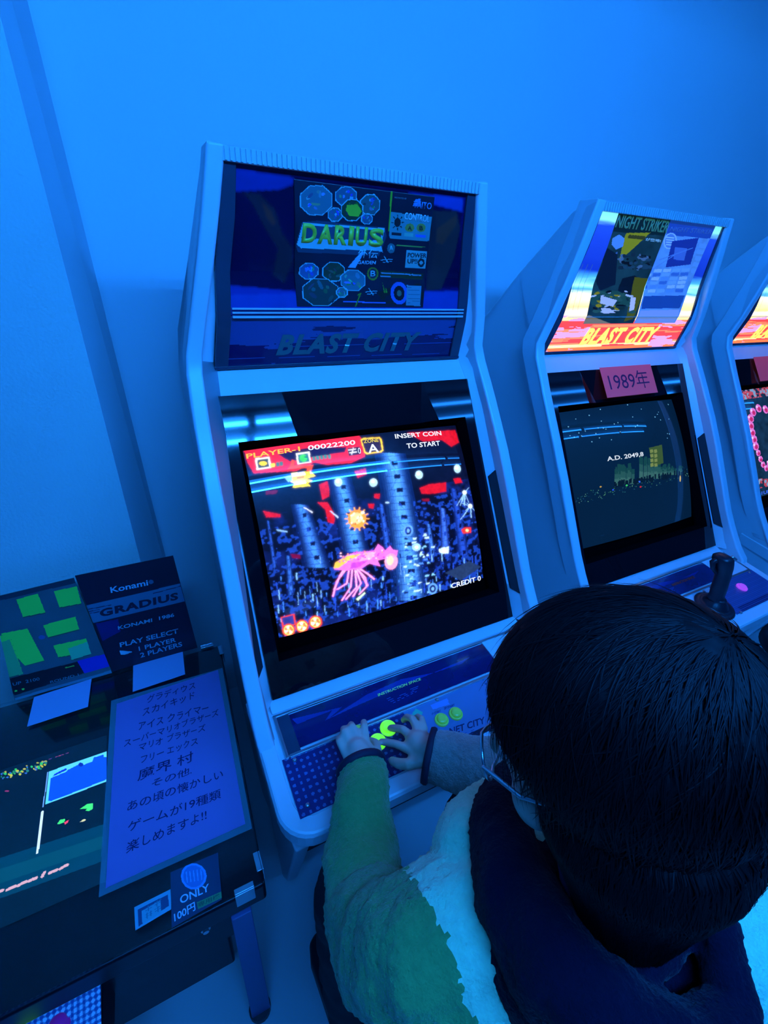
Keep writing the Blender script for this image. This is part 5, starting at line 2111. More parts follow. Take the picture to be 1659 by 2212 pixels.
ART_TABLE = """P 0 50 80 -8863 96 -6386 -122 -6424 -789 -8802 -616
P 2 62 88 -8852 -93 -6404 -336 -6414 -560 -8822 -357
P 80 190 240 -7374 1467 -6255 1474 -6278 749 -7374 741
P 8 70 250 -7331 1292 -7055 1317 -7049 1344 -6862 1385 -6763 1334 -6607 1346 -6586 1429 -6410 1419 -6399 1352 -6325 1317 -6330 821 -6374 794 -7280 766 -7337 798
E 5 40 160 -6816 1363 -6771 1342 -6814 1310
P 5 40 200 -7273 1361 -7075 1405 -7064 1351 -7298 1315
L 190 215 245 0.004 -7409 605 -7413 -155
L 90 140 220 0.002 -7395 1457 -7408 706
P 60 210 110 -6794 372 -6672 417 -6574 388 -6578 269 -6639 256 -6695 291 -6669 321
P 60 200 110 -7146 240 -7111 305 -7018 285 -7034 227 -7119 227
P 220 60 100 -7040 222 -6961 234 -6972 190 -7017 171
P 190 190 150 -6775 104 -6723 137 -6682 109 -6701 85
E 150 150 70 -7819 1731 -7792 1718 -7817 1707
E 40 90 180 -7570 1652 -7548 1641 -7568 1631
E 40 170 90 -7596 1684 -7579 1676 -7593 1659
E 170 170 50 -7941 1720 -7921 1711 -7937 1696
E 30 110 90 -8180 1811 -8164 1803 -8178 1792
E 30 110 90 -8030 1663 -8008 1653 -8026 1636
E 40 170 90 -7973 1800 -7949 1789 -7970 1779
E 40 170 90 -8041 1728 -8018 1717 -8038 1705
E 30 110 90 -7772 1728 -7756 1720 -7769 1707
E 170 170 50 -7656 1660 -7642 1654 -7653 1640
E 150 150 70 -7617 1625 -7592 1613 -7615 1606
E 170 170 50 -8083 1733 -8071 1727 -8080 1713
E 30 110 90 -7634 1712 -7618 1704 -7632 1690
E 150 150 70 -8034 1648 -8018 1641 -8030 1623
E 40 90 180 -7977 1742 -7950 1729 -7975 1722
E 40 90 180 -7615 1625 -7588 1612 -7612 1600
E 40 90 180 -7489 1745 -7461 1732 -7487 1723
E 150 150 70 -7784 1789 -7768 1782 -7781 1768
E 40 90 180 -8060 1752 -8042 1744 -8057 1730
E 40 170 90 -7532 1713 -7506 1700 -7530 1688
E 40 90 180 -7947 1731 -7920 1718 -7944 1705
E 150 150 70 -7618 1666 -7605 1660 -7616 1645
E 30 110 90 -7691 1713 -7679 1707 -7688 1684
E 40 90 180 -8167 1679 -8153 1673 -8163 1654
E 170 170 50 -7466 1668 -7441 1657 -7463 1642
E 40 90 180 -7778 1758 -7766 1753 -7775 1731
E 40 90 180 -7942 1739 -7913 1725 -7940 1720
E 150 150 70 -7530 1677 -7505 1666 -7528 1656
E 150 150 70 -7515 1761 -7495 1752 -7512 1739
E 30 110 90 -7866 1699 -7848 1691 -7863 1675
E 40 170 90 -7996 1729 -7972 1717 -7993 1708
E 150 150 70 -7459 1737 -7432 1724 -7456 1708
E 40 170 90 -7699 1732 -7678 1722 -7697 1705
E 40 170 90 -8008 1767 -7993 1760 -8005 1744
E 150 150 70 -8039 1649 -8024 1642 -8036 1626
E 40 170 90 -7576 1674 -7551 1662 -7573 1651
E 40 170 90 -7567 1632 -7544 1621 -7565 1608
E 40 90 180 -7882 1659 -7862 1649 -7880 1639
E 150 150 70 -7600 1773 -7573 1761 -7598 1754
E 40 90 180 -7611 1672 -7588 1661 -7609 1650
E 30 110 90 -8201 1730 -8189 1724 -8198 1706
E 40 170 90 -7956 1764 -7927 1750 -7953 1739
E 30 110 90 -7458 1717 -7430 1704 -7456 1695
E 40 90 180 -7763 1675 -7736 1662 -7761 1654
E 30 110 90 -7550 1759 -7537 1752 -7548 1737
E 40 170 90 -7523 1735 -7498 1724 -7521 1716
E 170 170 50 -7625 1630 -7610 1624 -7622 1605
E 170 170 50 -7882 1639 -7857 1627 -7879 1612
E 40 170 90 -7860 1696 -7832 1683 -7857 1668
E 170 170 50 -8050 1702 -8030 1693 -8046 1675
E 40 170 90 -8141 1770 -8115 1758 -8137 1743
E 30 110 90 -7982 1748 -7955 1735 -7978 1721
E 30 110 90 -7531 1604 -7510 1594 -7528 1577
E 40 90 180 -8091 1669 -8067 1658 -8089 1650
E 170 170 50 -8030 1685 -8004 1673 -8027 1662
E 170 170 50 -7508 1642 -7487 1632 -7506 1622
E 150 150 70 -8147 1818 -8126 1808 -8143 1794
E 30 110 90 -8151 1694 -8131 1685 -8148 1675
E 40 170 90 -7980 1703 -7964 1695 -7977 1682
E 30 110 90 -7760 1657 -7732 1643 -7757 1629
E 30 110 90 -7903 1694 -7881 1684 -7899 1668
E 30 110 90 -7997 1732 -7979 1724 -7994 1707
E 30 110 90 -7452 1690 -7433 1681 -7450 1665
E 40 90 180 -7779 1616 -7756 1605 -7777 1595
E 40 90 180 -8204 1797 -8186 1788 -8201 1774
E 170 170 50 -7940 1743 -7913 1730 -7937 1715
E 40 90 180 -7623 1642 -7609 1635 -7621 1623
E 150 150 70 -7845 1682 -7827 1673 -7843 1657
E 150 150 70 -7603 1681 -7588 1674 -7600 1654
E 170 170 50 -7858 1686 -7835 1675 -7855 1666
E 50 40 140 -7382 1769 -7370 1763 -7382 1758
E 150 60 90 -7395 1769 -7383 1763 -7394 1758
E 50 40 140 -7280 1768 -7268 1762 -7279 1757
E 90 50 110 -7381 1769 -7369 1763 -7380 1758
E 50 40 140 -7165 1768 -7153 1762 -7164 1757
E 150 60 90 -7066 1767 -7053 1761 -7065 1756
E 50 40 140 -7159 1768 -7147 1762 -7158 1757
E 150 60 90 -7158 1768 -7145 1762 -7157 1757
E 90 50 110 -7071 1767 -7059 1762 -7071 1756
E 90 50 110 -7167 1768 -7154 1762 -7166 1757
E 50 40 140 -7365 1769 -7353 1763 -7364 1758
E 150 60 90 -7277 1768 -7265 1762 -7277 1757
E 90 50 110 -7093 1767 -7080 1762 -7092 1757
E 150 60 90 -7192 1768 -7180 1762 -7191 1757
E 150 60 90 -7221 1768 -7209 1762 -7221 1757
E 50 40 140 -7193 1768 -7181 1762 -7192 1757
E 150 60 90 -7205 1768 -7192 1762 -7204 1757
E 50 40 140 -7251 1768 -7238 1762 -7250 1757
E 90 50 110 -7252 1768 -7239 1762 -7251 1757
E 90 50 110 -7399 1769 -7387 1763 -7398 1758
E 120 40 90 -8053 1345 -8013 1326 -8050 1326
L 190 150 170 0.005 -7039 -613 -6988 -600 -6936 -599
L 190 150 170 0.005 -7196 -606 -7145 -601 -7094 -607
L 190 150 170 0.005 -7296 -613 -7284 -582 -7271 -563
L 190 150 170 0.005 -7484 -596 -7436 -590 -7385 -596
L 190 150 170 0.005 -7633 -597 -7580 -587 -7526 -589
L 190 150 170 0.005 -7781 -591 -7728 -585 -7674 -590
L 190 150 170 0.005 -7906 -575 -7879 -567 -7851 -570"""
STICK1 = [(-0.536,-0.1521),(-0.4585,-0.1557),(-0.4649,-0.2294),(-0.5419,-0.2338)]
ART_S1 = """E 90 170 235 469 273 732 390 455 534
E 60 130 200 469 273 684 369 458 492
L 110 190 240 0.02 320 128 334 335
L 110 190 240 0.02 392 146 405 354
L 110 190 240 0.02 466 164 478 374
L 110 190 240 0.02 541 183 552 394
L 110 190 240 0.02 617 202 627 415
T 200 225 245 ONLY b 180 674 771 707 174 527
P 70 150 90 502 795 1002 841 1003 968 517 930
T 40 90 60 専用機 b 519 910 966 949 520 819
T 200 225 245 100円 b 60 938 472 927 48 776"""
STICK2 = [(-0.5925,-0.1794),(-0.5384,-0.1781),(-0.5394,-0.2076),(-0.5921,-0.2125)]
ART_S2 = """P 30 70 110 90 182 921 193 936 772 84 918
P 100 180 190 184 320 710 294 707 892 196 910"""
CARD_A = [(-0.783,0.3605),(-0.6668,0.3678),(-0.6719,0.281),(-0.7869,0.2768)]
CARD_B = [(-0.5751,0.3719),(-0.4574,0.3731),(-0.4612,0.2904),(-0.5791,0.2847)]
P2 = [(-0.6493,0.0048),(-0.4352,-0.0003),(-0.4208,0.9939),(-0.6224,1.0046)]
P1 = [(-0.8084,0.041),(-0.6517,0.0131),(-0.6224,1.0046),(-0.8214,1.0125)]
ART_P2 = """T 150 200 215 Konami b 270 229 659 235 279 174
E 60 100 120 697 210 723 215 690 231
P 60 110 130 -14 297 995 292 997 481 -9 476
L 20 30 60 0.008 -5 336 231 345
L 20 30 60 0.008 7 378 102 384
L 20 30 60 0.008 681 329 1000 319
L 20 30 60 0.008 0 360 104 362
T 10 18 45 GRADIUS w 87 433 931 443 104 362
E 60 90 100 142 577 169 584 132 604
T 120 170 185 KONAMI__1986 b 214 600 835 610 222 564
T 120 170 185 PLAY_SELECT b 172 777 831 789 180 730
T 120 170 185 1_PLAYER b 349 864 777 872 355 820
T 120 170 185 2_PLAYERS b 341 937 832 936 347 890
P 140 190 200 153 808 282 856 193 866 151 854
P 10 20 90 21 488 249 495 233 623 24 672"""
ART_P1 = """P 20 50 60 0 0 1000 0 992 50 -10 42
P 50 80 60 263 77 523 74 538 259 287 250
P 95 225 75 263 67 522 64 538 250 286 240
P 50 80 60 710 85 994 94 968 259 713 246
P 95 225 75 710 75 995 84 969 250 713 237
P 50 80 60 473 371 848 367 835 497 483 495
P 95 225 75 473 362 848 358 836 488 482 486
P 50 80 60 509 584 871 600 864 761 646 768 650 720 525 707
P 95 225 75 509 576 872 592 864 753 646 760 650 712 525 700
P 50 80 60 15 349 299 366 376 702 175 702 64 513
P 95 225 75 14 340 299 357 376 694 174 694 64 504
P 50 80 60 -79 355 99 383 139 774 -62 770
P 95 225 75 -80 346 98 374 138 767 -62 762
P 85 190 130 647 642 873 627 864 753 653 762
P 75 170 100 -6 420 88 414 138 767 -48 760
P 10 20 30 -65 774 701 793 728 924 14 950 -34 870
P 20 40 170 697 785 1003 790 1012 929 727 926
P 80 130 140 7 976 1000 970 1004 1001 2 1003
L 120 190 60 0.01 562 820 650 825
T 80 140 150 1UP__2100 - -8 852 280 870 -7 823
T 80 140 150 ROUND_1 - 372 930 665 933 373 906
E 95 225 75 32 911 45 914 29 920
E 95 225 75 102 913 115 916 99 923
E 60 90 140 420 472 455 480 413 492"""
ART_INST = """T 255 255 120 INSTRUCTION_SPACE b -1056 -709 -10 -708 -1043 -650
L 60 110 190 0.0012 -902 -823 -161 -816
L 60 110 190 0.0012 -892 -869 -192 -849
L 60 110 190 0.0012 -883 -915 -224 -880
L 60 110 190 0.0012 -874 -961 -255 -912
P 28 55 135 -2849 -504 -1841 -640 -2193 -775 -1572 -730 -580 -683 -53 -668 1390 -606 1088 -689 401 -661 -410 -525 -1269 -580 -1870 -710 -2268 -783 -2063 -631 -2789 -644"""
ART_PLATE = """T 15 30 80 NET_CITY b -100 -1992 729 -2063 -27 -1868
P 100 150 220 -115 -1284 299 -1281 274 -1422 -115 -1389
L 30 60 120 0.001 -64 -2064 510 -2091
L 30 60 120 0.001 -82 -2090 490 -2118
L 30 60 120 0.001 -99 -2116 471 -2145
L 30 60 120 0.001 -117 -2143 451 -2172
T 20 40 100 1P_START b -209 -1494 7 -1501 -190 -1449
T 20 40 100 2P_START b 102 -1486 356 -1497 121 -1443
P 60 190 150 -443 -1233 -348 -1355 -474 -1465 -593 -1316"""
# ------------------------------------------------------------------ the room
def quadwall(name, a, b, z0, z1, out, mt, lean=(0, 0)):
    """wall slab from plan point a to b, thickness vector out, tops shifted by lean"""
    m = MB()
    A0 = (a[0], a[1], z0); B0 = (b[0], b[1], z0); A1 = (a[0] + lean[0], a[1], z1); B1 = (b[0] + lean[1], b[1], z1)
    o = Vector((*out, 0))
    m.prism([A0, B0, Vector(B0) + o, Vector(A0) + o], [A1, B1, Vector(B1) + o, Vector(A1) + o])
    w = m.build(name, mt); tag(w, kind='structure'); return w


quadwall('wall_back', (-0.436, 0.75), (5.0, 0.75), FZ, CEIL, (0, 0.12), M['wall'], (-0.077, 0))
# pillar return (the darker strip) and the nearer rough plaster face
Ab, At = (-0.436, 0.75), (-0.513, 0.75)
Bb, Bt = (-0.502, 0.5), (-0.535, 0.5)
m = MB(); m.prism([(Ab[0], Ab[1], FZ), (Bb[0], Bb[1], FZ), (Bb[0] - .2, Bb[1] + .02, FZ), (Ab[0] - .2, Ab[1], FZ)],
                  [(At[0], At[1], CEIL), (Bt[0], Bt[1], CEIL), (Bt[0] - .2, Bt[1] + .02, CEIL), (At[0] - .2, At[1], CEIL)])
tag(m.build('wall_pillar', M['wall']), kind='structure')
quadwall('wall_left', (-2.4, 0.5), (-0.503, 0.5), FZ, CEIL, (0, 0.12), M['wallr'], (0, -0.033))
quadwall('wall_side', (-2.4, -4.2), (-2.4, 0.62), FZ, CEIL, (-0.12, 0), M['darkwall'])
quadwall('wall_front', (-2.4, -4.2), (5.0, -4.2), FZ, CEIL, (0, -0.12), M['darkwall'])
quadwall('wall_right', (5.0, -4.2), (5.0, 0.87), FZ, CEIL, (0.12, 0), M['darkwall'])
m = MB(); m.box(-2.52, 5.12, -4.32, 0.87, FZ - 0.1, FZ); tag(m.build('floor', M['floor']), kind='structure')
m = MB(); m.box(-2.52, 5.12, -4.32, 0.87, CEIL, CEIL + 0.1); tag(m.build('ceiling', M['ceil']), kind='structure')

def tube_material(k):
    tube_mat = bpy.data.materials.new('blue_tube'); tube_mat.use_nodes = True
    tn = tube_mat.node_tree; tn.nodes.clear()
    te = tn.nodes.new('ShaderNodeEmission'); te.inputs[0].default_value = (*BLUE, 1); te.inputs[1].default_value = TUBE_POWER * k
    to = tn.nodes.new('ShaderNodeOutputMaterial'); tn.links.new(te.outputs[0], to.inputs[0]); return tube_mat


for i, (cx, cy) in enumerate(LIGHT_SPOTS):
    tube_mat = tube_material(TUBE_GAIN[i])
    root = empty('ceiling_light', (cx, cy, CEIL - 0.09),
                 'blue twin-tube ceiling light, %s in its row counted from the pillar side' % ('first second third fourth fifth sixth'.split()[i]), 'lamp', 'blue tube lights on the ceiling')
    m = MB(); m.box(-0.5, 0.5, -0.10, 0.10, 0.05, 0.088); m.build('housing', M['ceil'], root, bevel=0.004)
    for s in (-0.075, 0.075):
        m = MB(); m.cyl((-0.475, s, 0.02), (0.475, s, 0.02), 0.009, n=12); m.build('tube', tube_mat, root, smooth=True)
        for e in (-0.4875, 0.4875):
            m = MB(); m.box(e - 0.0125, e + 0.0125, s - 0.018, s + 0.018, 0.0, 0.052); m.build('socket', M['white'], root)

# ------------------------------------------------------------------ arcade cabinets (local frame: x across, y to the wall, z up)
# rows of (y, z, half width)
MROW = [(.293, 1.777, .256), (.304, 1.698, .263), (.318, 1.607, .279), (.318, 1.531, .284), (.348, 1.433, .295)]
BT, BB = (.312, 1.381, .307), (0.0, .850, .310)
ST, SB = (.270, 1.280), (.071, .934)
OUT = [(.278, 1.790, .279), (.284, 1.70, .297), (.290, 1.62, .315), (.300, 1.53, .337), (.312, 1.462, .352), (.300, 1.43, .356),
       (.247, 1.350, .360), (.172, 1.237, .362), (.120, 1.152, .362), (.017, .970, .362), (-.012, .926, .362), (-.055, .868, .362), (-.085, .838, .362)]
PN = Vector((0, -.531, .312)).normalized()      # bezel normal (towards the player)


def cp_pt(x, y, h=0.0):
    """point on the sloping control panel"""
    return Vector((x, y - h * math.sin(math.radians(8)), .824 + (y + .118) * S8 + h * math.cos(math.radians(8))))


def interp(rows, z):
    r = sorted(rows, key=lambda t: -t[1])
    if z >= r[0][1]: return r[0]
    for a, b in zip(r, r[1:]):
        if a[1] >= z >= b[1]:
            t = (a[1] - z) / (a[1] - b[1] + 1e-9); return tuple(a[i] + (b[i] - a[i]) * t for i in range(3))
    return r[-1]


def marq(v0, v1):
    """P(u,v) over the marquee from profile height z(v)"""
    za, zb = v0, v1
    rows = sorted(MROW, key=lambda t: t[1]); zs = [r[1] for r in rows]; ys = [r[0] for r in rows]; ws = [r[2] for r in rows]
    def P(u, v, off=0.004):
        z = za + (zb - za) * np.asarray(v)
        y = np.interp(z, zs, ys); w = np.interp(z, zs, ws) - 0.002
        return np.stack([(np.asarray(u) * 2 - 1) * w, y - off, z], 1)
    return P


PU = marq(1.777, 1.531); PL = marq(1.531, 1.433)


def crt(u, v):
    """bulging picture tube face"""
    u = np.asarray(u); v = np.asarray(v)
    b = 0.035 * (1 - ((u - .5) * 2) ** 2 * .55 - ((v - .5) * 2) ** 2 * .45) - 0.012
    return np.stack([(u * 2 - 1) * .268, ST[0] + (SB[0] - ST[0]) * v + PN.y * b, ST[1] + (SB[1] - ST[1]) * v + PN.z * b], 1)


def bez(x, t, off=0.0):
    """point of the bezel plane, t = 0 top, 1 bottom"""
    return Vector((x, BT[0] + (BB[0] - BT[0]) * t, BT[1] + (BB[1] - BT[1]) * t)) + PN * off


def make_cabinet(cx, label, screen_img, screen_arts, screen_emit, up_img, up_arts, low_img, low_arts, marq_emit, kind):
    root = empty('arcade_cabinet', (cx, 0, 0), label, 'arcade machine')
    # ---- shell: side panels
    side = [(o[0], o[1]) for o in OUT] + [(-.10, .80), (-.15, .74), (-.205, .68), (-.077, .304), (-.026, .221), (.076, .358), (.16, .30),
                                         (.60, .30), (.65, .50), (.65, 1.38), (.595, 1.476), (.484, 1.624), (.352, 1.767)]

    def wy(y, z):
        w = interp(OUT, z)[2] if z > .83 else (.330 + max(0, (z - .66)) / .17 * .030)
        return w - max(0, y - .22) * .045
    for s in (-1, 1):
        outer = [(s * wy(y, z), y, z) for y, z in side]
        inner = [(s * (wy(y, z) - .03), y, z) for y, z in side]
        m = MB(); m.prism(outer, inner)
        m.build('side_panel', M['white'], root, bevel=.006, seg=3, angle=40)
    # ---- front shell: wings beside marquee and screen, brow, ledge, top, back
    zs = [1.790, 1.70, 1.62, 1.531, 1.462, 1.433, 1.381, 1.35, 1.237, 1.152, 1.05, .970, .926, .868, .846]
    for s in (-1, 1):
        R = []
        for z in zs:
            o = interp(OUT, z)
            if z >= 1.433:
                i = interp(MROW, min(z, 1.777)); iy, iw = i[0] + .002, i[2]
            elif z >= 1.381: t = (1.433 - z) / .052; iy, iw = .348 + (.312 - .348) * t, .295 + .012 * t
            else: iy = BT[0] + (BB[0] - BT[0]) * (BT[1] - z) / (BT[1] - BB[1]); iw = BT[2] + (BB[2] - BT[2]) * (BT[1] - z) / (BT[1] - BB[1])
            R.append([(s * iw, iy, z), (s * (o[2] - .004), o[0] + .002, z), (s * (o[2] - .004), o[0] + .06, z), (s * iw, iy + .06, z)])
        m = MB(); m.rings(R); m.build('front_wing', M['white'], root, bevel=.003, seg=2, angle=45)
    # brow between marquee and bezel
    m = MB()
    m.rings([[(-.297, .350, 1.436), (.297, .350, 1.436), (.297, .40, 1.44), (-.297, .40, 1.44)],
             [(-.309, .310, 1.379), (.309, .310, 1.379), (.309, .37, 1.36), (-.309, .37, 1.36)]])
    m.build('brow', M['white'], root, bevel=.003)
    # roof and back
    m = MB()
    m.box(-.25, .25, .30, .345, 1.74, 1.772); m.box(-.30, .30, .60, .64, .32, 1.40)
    m.rings([[(-.26, .345, 1.765), (.26, .345, 1.765), (.26, .345, 1.75), (-.26, .345, 1.75)],
             [(-.285, .475, 1.622), (.285, .475, 1.622), (.285, .465, 1.607), (-.285, .465, 1.607)],
             [(-.30, .59, 1.476), (.30, .59, 1.476), (.30, .575, 1.465), (-.30, .575, 1.465)],
             [(-.30, .64, 1.38), (.30, .64, 1.38), (.30, .625, 1.38), (-.30, .625, 1.38)]])
    m.build('back_cover', M['white'], root)
    # ledge under the bezel
    m = MB()
    m.rings([[(-.318, .004, .853), (.318, .004, .853), (.318, .04, .84), (-.318, .04, .84)],
             [(-.318, -.028, .8385), (.318, -.028, .8385), (.318, .03, .80), (-.318, .03, .80)]])
    m.build('ledge', M['white'], root, bevel=.003, seg=2, angle=45)
    # dark foot
    m = MB(); m.box(-.29, .29, .06, .60, FZ, .36); m.build('base', M['dark'], root, bevel=.004)
    m = MB(); m.rings([[(-.30, -.10, .74), (.30, -.10, .74), (.30, .30, .74), (-.30, .30, .74)], [(-.30, .03, .30), (.30, .03, .30), (.30, .30, .30), (-.30, .30, .30)]])
    m.build('front_panel', M['white'], root)
    # ---- speaker meshes on the wings
    for s in (-1, 1):
        q = [(.349, .158, 1.209), (.314, .167, 1.166), (.316, .031, .917), (.352, -.010, .902)]
        def dens(a, b, n): return [tuple(a[i] + (b[i] - a[i]) * k / n for i in range(3)) for k in range(n)]
        def fy(w, z):   # wing surface
            o = interp(OUT, z); i = BT[0] + (BB[0] - BT[0]) * (BT[1] - z) / (BT[1] - BB[1]); iw = .3085
            t = (w - iw) / (o[2] - .004 - iw); return i + (o[0] - i) * t
        ol, il = [], []
        for k in range(9):
            t = k / 8
            zo = 1.209 + (.902 - 1.209) * t; wo = .349 + .003 * t; zi = 1.166 + (.917 - 1.166) * t; wi = .314 + .002 * t
            ol.append((wo, fy(wo, zo), zo)); il.append((wi, fy(wi, zi), zi))
        m = MB()
        R = [[(s * a[0], a[1] - .003, a[2]), (s * b[0], b[1] - .003, b[2]), (s * b[0], b[1] + .01, b[2]), (s * a[0], a[1] + .01, a[2])] for a, b in zip(ol, il)]
        m.rings(R); m.build('speaker_grille', M['grille'], root)
    # ---- bezel with opening
    m = MB()
    o0 = (.307, 0.0); o1 = (.310, 1.0); t0, t1 = .155, .885; wt, wb = .279, .283
    tr = [bez(-o0[0], 0, .006), bez(o0[0], 0, .006), bez(o1[0], 1, .006), bez(-o1[0], 1, .006)]
    ho = [bez(-wt, t0, .006), bez(wt, t0, .006), bez(wb, t1, .006), bez(-wb, t1, .006)]
    hi = [bez(-wt + .008, t0 + .012, -.022), bez(wt - .008, t0 + .012, -.022), bez(wb - .008, t1 - .012, -.022), bez(-wb + .008, t1 - .012, -.022)]
    bk = [bez(-o0[0], 0, -.03), bez(o0[0], 0, -.03), bez(o1[0], 1, -.03), bez(-o1[0], 1, -.03)]
    hb = [bez(-wt + .008, t0 + .012, -.03), bez(wt - .008, t0 + .012, -.03), bez(wb - .008, t1 - .012, -.03), bez(-wb + .008, t1 - .012, -.03)]
    cuts = (0.0, .22, .30, .78, .86, 1.0)         # middle of the top bar tilted in, shaped so tube reflections miss it
    def lerp(a, b, t): return a + (b - a) * t
    top = [lerp(tr[0], tr[1], t) for t in cuts]; low = [lerp(ho[0], ho[1], t) for t in cuts]
    low = [p - PN * (.013 if 1 < i < 4 else 0) for i, p in enumerate(low)]
    m.add(top + low, [(i, i + 1, 7 + i, 6 + i) for i in range(5)])
    m.add(tr + ho, [(i, (i + 1) % 4, 4 + (i + 1) % 4, 4 + i) for i in range(1, 4)])
    m.add(bk + tr, [(i, (i + 1) % 4, 4 + (i + 1) % 4, 4 + i) for i in range(4)])
    rc = MB()
    rc.add(low + [lerp(hi[0], hi[1], t) for t in cuts], [(i, i + 1, 7 + i, 6 + i) for i in range(5)])
    rc.add(ho + hi, [(i, (i + 1) % 4, 4 + (i + 1) % 4, 4 + i) for i in range(1, 4)])
    for a, b in ((hi, hb), (hb, bk)):
        rc.add(a + b, [(i, (i + 1) % 4, 4 + (i + 1) % 4, 4 + i) for i in range(4)])
    rc.build('screen_surround', M['recess'], root)
    m.build('bezel', M['black'], root)
    sm = art_mat('screen_glow', screen_emit * SCREEN_POWER, 0.03, 0.35, 1.0)
    sm.node_tree.nodes['Principled BSDF'].inputs['Coat Roughness'].default_value = 0.012
    sm.node_tree.nodes['Principled BSDF'].inputs['Specular IOR Level'].default_value = 0.1
    painted('screen', crt, screen_img, sm, root, screen_arts)
    # black surround of the tube behind the opening
    m = MB(); m.prism([bez(-.303, .03, -.034), bez(.303, .03, -.034), bez(.303, .98, -.034), bez(-.303, .98, -.034)], [bez(-.303, .03, -.040), bez(.303, .03, -.040), bez(.303, .98, -.040), bez(-.303, .98, -.040)]); m.build('tube_backing', M['recess'], root)
    # ---- marquee
    lit = marq_emit > 0
    mm = art_mat('marquee_lit' if lit else 'marquee_unlit', marq_emit * MARQ_POWER, 1.0 if not lit else .5, .22 if not lit else .3, .6 if not lit else .3)
    box = MB()
    R = []
    for y, z, w in MROW: R.append([(-w, y, z), (w, y, z), (w, y + .05, z), (-w, y + .05, z)])
    box.rings(R); mb = box.build('marquee_box', M['smoke'], root)
    painted('marquee_panel', PU, up_img, mm, mb, up_arts)
    painted('marquee_nameplate', PL, low_img, mm, mb, low_arts, lift=.0012)
    def rail(name, z0, z1, w0, w1, off, mt, both=True):
        for s in (-1, 1):
            q = MB(); R = []
            for k in range(9):
                z = z0 + (z1 - z0) * k / 8; r = interp(MROW, z)
                R.append([(s * (r[2] + w0), r[0] - off, z), (s * (r[2] + w1), r[0] - off, z), (s * (r[2] + w1), r[0] + .01, z), (s * (r[2] + w0), r[0] + .01, z)])
            q.rings(R); q.build(name, mt, mb, bevel=.0015)
    rail('side_rail', 1.774, 1.434, -.026 if kind != 1 else -.010, .0, .009, M['smoke'])
    q = MB(); r = interp(MROW, 1.531)
    for dz, h in ((0, .004), (.008, .003), (.015, .003)) if kind == 0 else ((-.001, .001),):
        q.box(-r[2] + .028, r[2] - .012, r[0] - .010, r[0] + .004, 1.528 + dz, 1.528 + dz + h)
    q.build('divider', M['frost'], mb)
    q = MB(); q.box(-.256, .256, .280, .300, 1.766, 1.786)
    for k in range(60): q.box(-.25 + k * .0085, -.2465 + k * .0085, .2775, .281, 1.767, 1.785)
    q.build('top_strip', M['frost'], mb)
    q = MB(); q.box(-.296, .296, .338, .352, 1.428, 1.4345); q.build('bottom_lip', M['smoke'], mb, bevel=.001)
    # ---- control panel housing: rounded tray with a flat deck
    def outline(hw, y0, y1, r, n=7, x=0):
        pts = [(hw, y1), (hw, y0 + r)]
        pts += [(hw - r + r * math.cos(a), y0 + r - r * math.sin(a)) for a in [math.pi / 2 * k / n for k in range(1, n + 1)]]
        pts += [(-hw + r - r * math.sin(a), y0 + r - r * math.cos(a)) for a in [math.pi / 2 * k / n for k in range(0, n)]]
        pts += [(-hw, y0 + r), (-hw, y1)]
        return pts
    def ring(hw, y0, y1, r, h): return [cp_pt(x, y, h) for x, y in outline(hw, y0, y1, r)]
    m = MB()
    m.rings([ring(.300, -.205, .02, .05, -.105), ring(.335, -.228, .02, .055, -.085), ring(.352, -.247, .02, .058, -.052), ring(.357, -.256, .02, .058, -.040),
             ring(.3585, -.256, .02, .058, -.006), ring(.355, -.2525, .02, .056, -.001), ring(.352, -.249, .015, .054, 0.0),
             ring(.330, -.226, .0, .035, 0.0), ring(.329, -.225, .0, .035, -.002)])
    m.build('control_housing', M['white'], root, bevel=.0)
    root.children[-1].data.shade_smooth()
    # deck plate (dark graphics under perforated texture)
    W0, H0 = 330, 120
    if kind == 0:
        img = np.empty((H0, W0, 3)); img[:] = lin((14, 30, 95))
        xs = np.linspace(-.325, .325, W0); ys = np.linspace(-.118, -.223, H0); X, Y = np.meshgrid(xs, ys)
        cl = (X > -.075 + (Y + .118) * -.4) & (Y < -.12); img[cl] = lin((95, 125, 165))
        g = ((np.round(X / .0125 + Y / .0125) + np.round((X - Y) / .0125)) % 2 == 0)
        hole = ((X % .0125 - .00625) ** 2 + ((Y + .0) % .0125 - .00625) ** 2 < .0029 ** 2)
        img[hole & ~cl] = lin((70, 110, 165)); img[hole & cl & (X > .12)] = lin((50, 80, 120))
        cut = (np.abs(X - .01) < .16) & (Y < -.204) & (X > -.06); img[cut & (Y < -.212)] = lin((10, 20, 50))
    else:
        img = np.empty((H0, W0, 3)); img[:] = lin((190, 205, 215))
        xs = np.linspace(-.325, .325, W0); ys = np.linspace(-.118, -.223, H0); X, Y = np.meshgrid(xs, ys)
        d = (X > .10 - (Y + .118) * -.3); img[d] = lin((50, 75, 130))
        img[(X > .10) & (Y < -.205)] = lin((20, 35, 90)); img[((Y * 1000).astype(int) % 5 == 0) & d] = lin((70, 100, 150))
    def PP(u, v):
        x = -.325 + .65 * np.asarray(u); y = -.118 - .105 * np.asarray(v)
        return np.stack([x, y - 0, .824 + (y + .118) * S8 + .0012 + 0 * x], 1)
    def metric(arts, y0=-.118, dy=-.105, x0=-.325, dx=.65):
        out = []
        for a in arts:
            f = lambda q: np.stack([(q[:, 0] - x0) / dx, (q[:, 1] - y0) / dy], 1)
            if a[0] == 'P': out.append(('P', a[1], f(a[2])))
            elif a[0] == 'L': out.append(('L', a[1], a[2] / abs(dy) * .35, f(a[3])))
            else: out.append(('T', a[1], a[2], f(a[3]), a[4]))
        return out
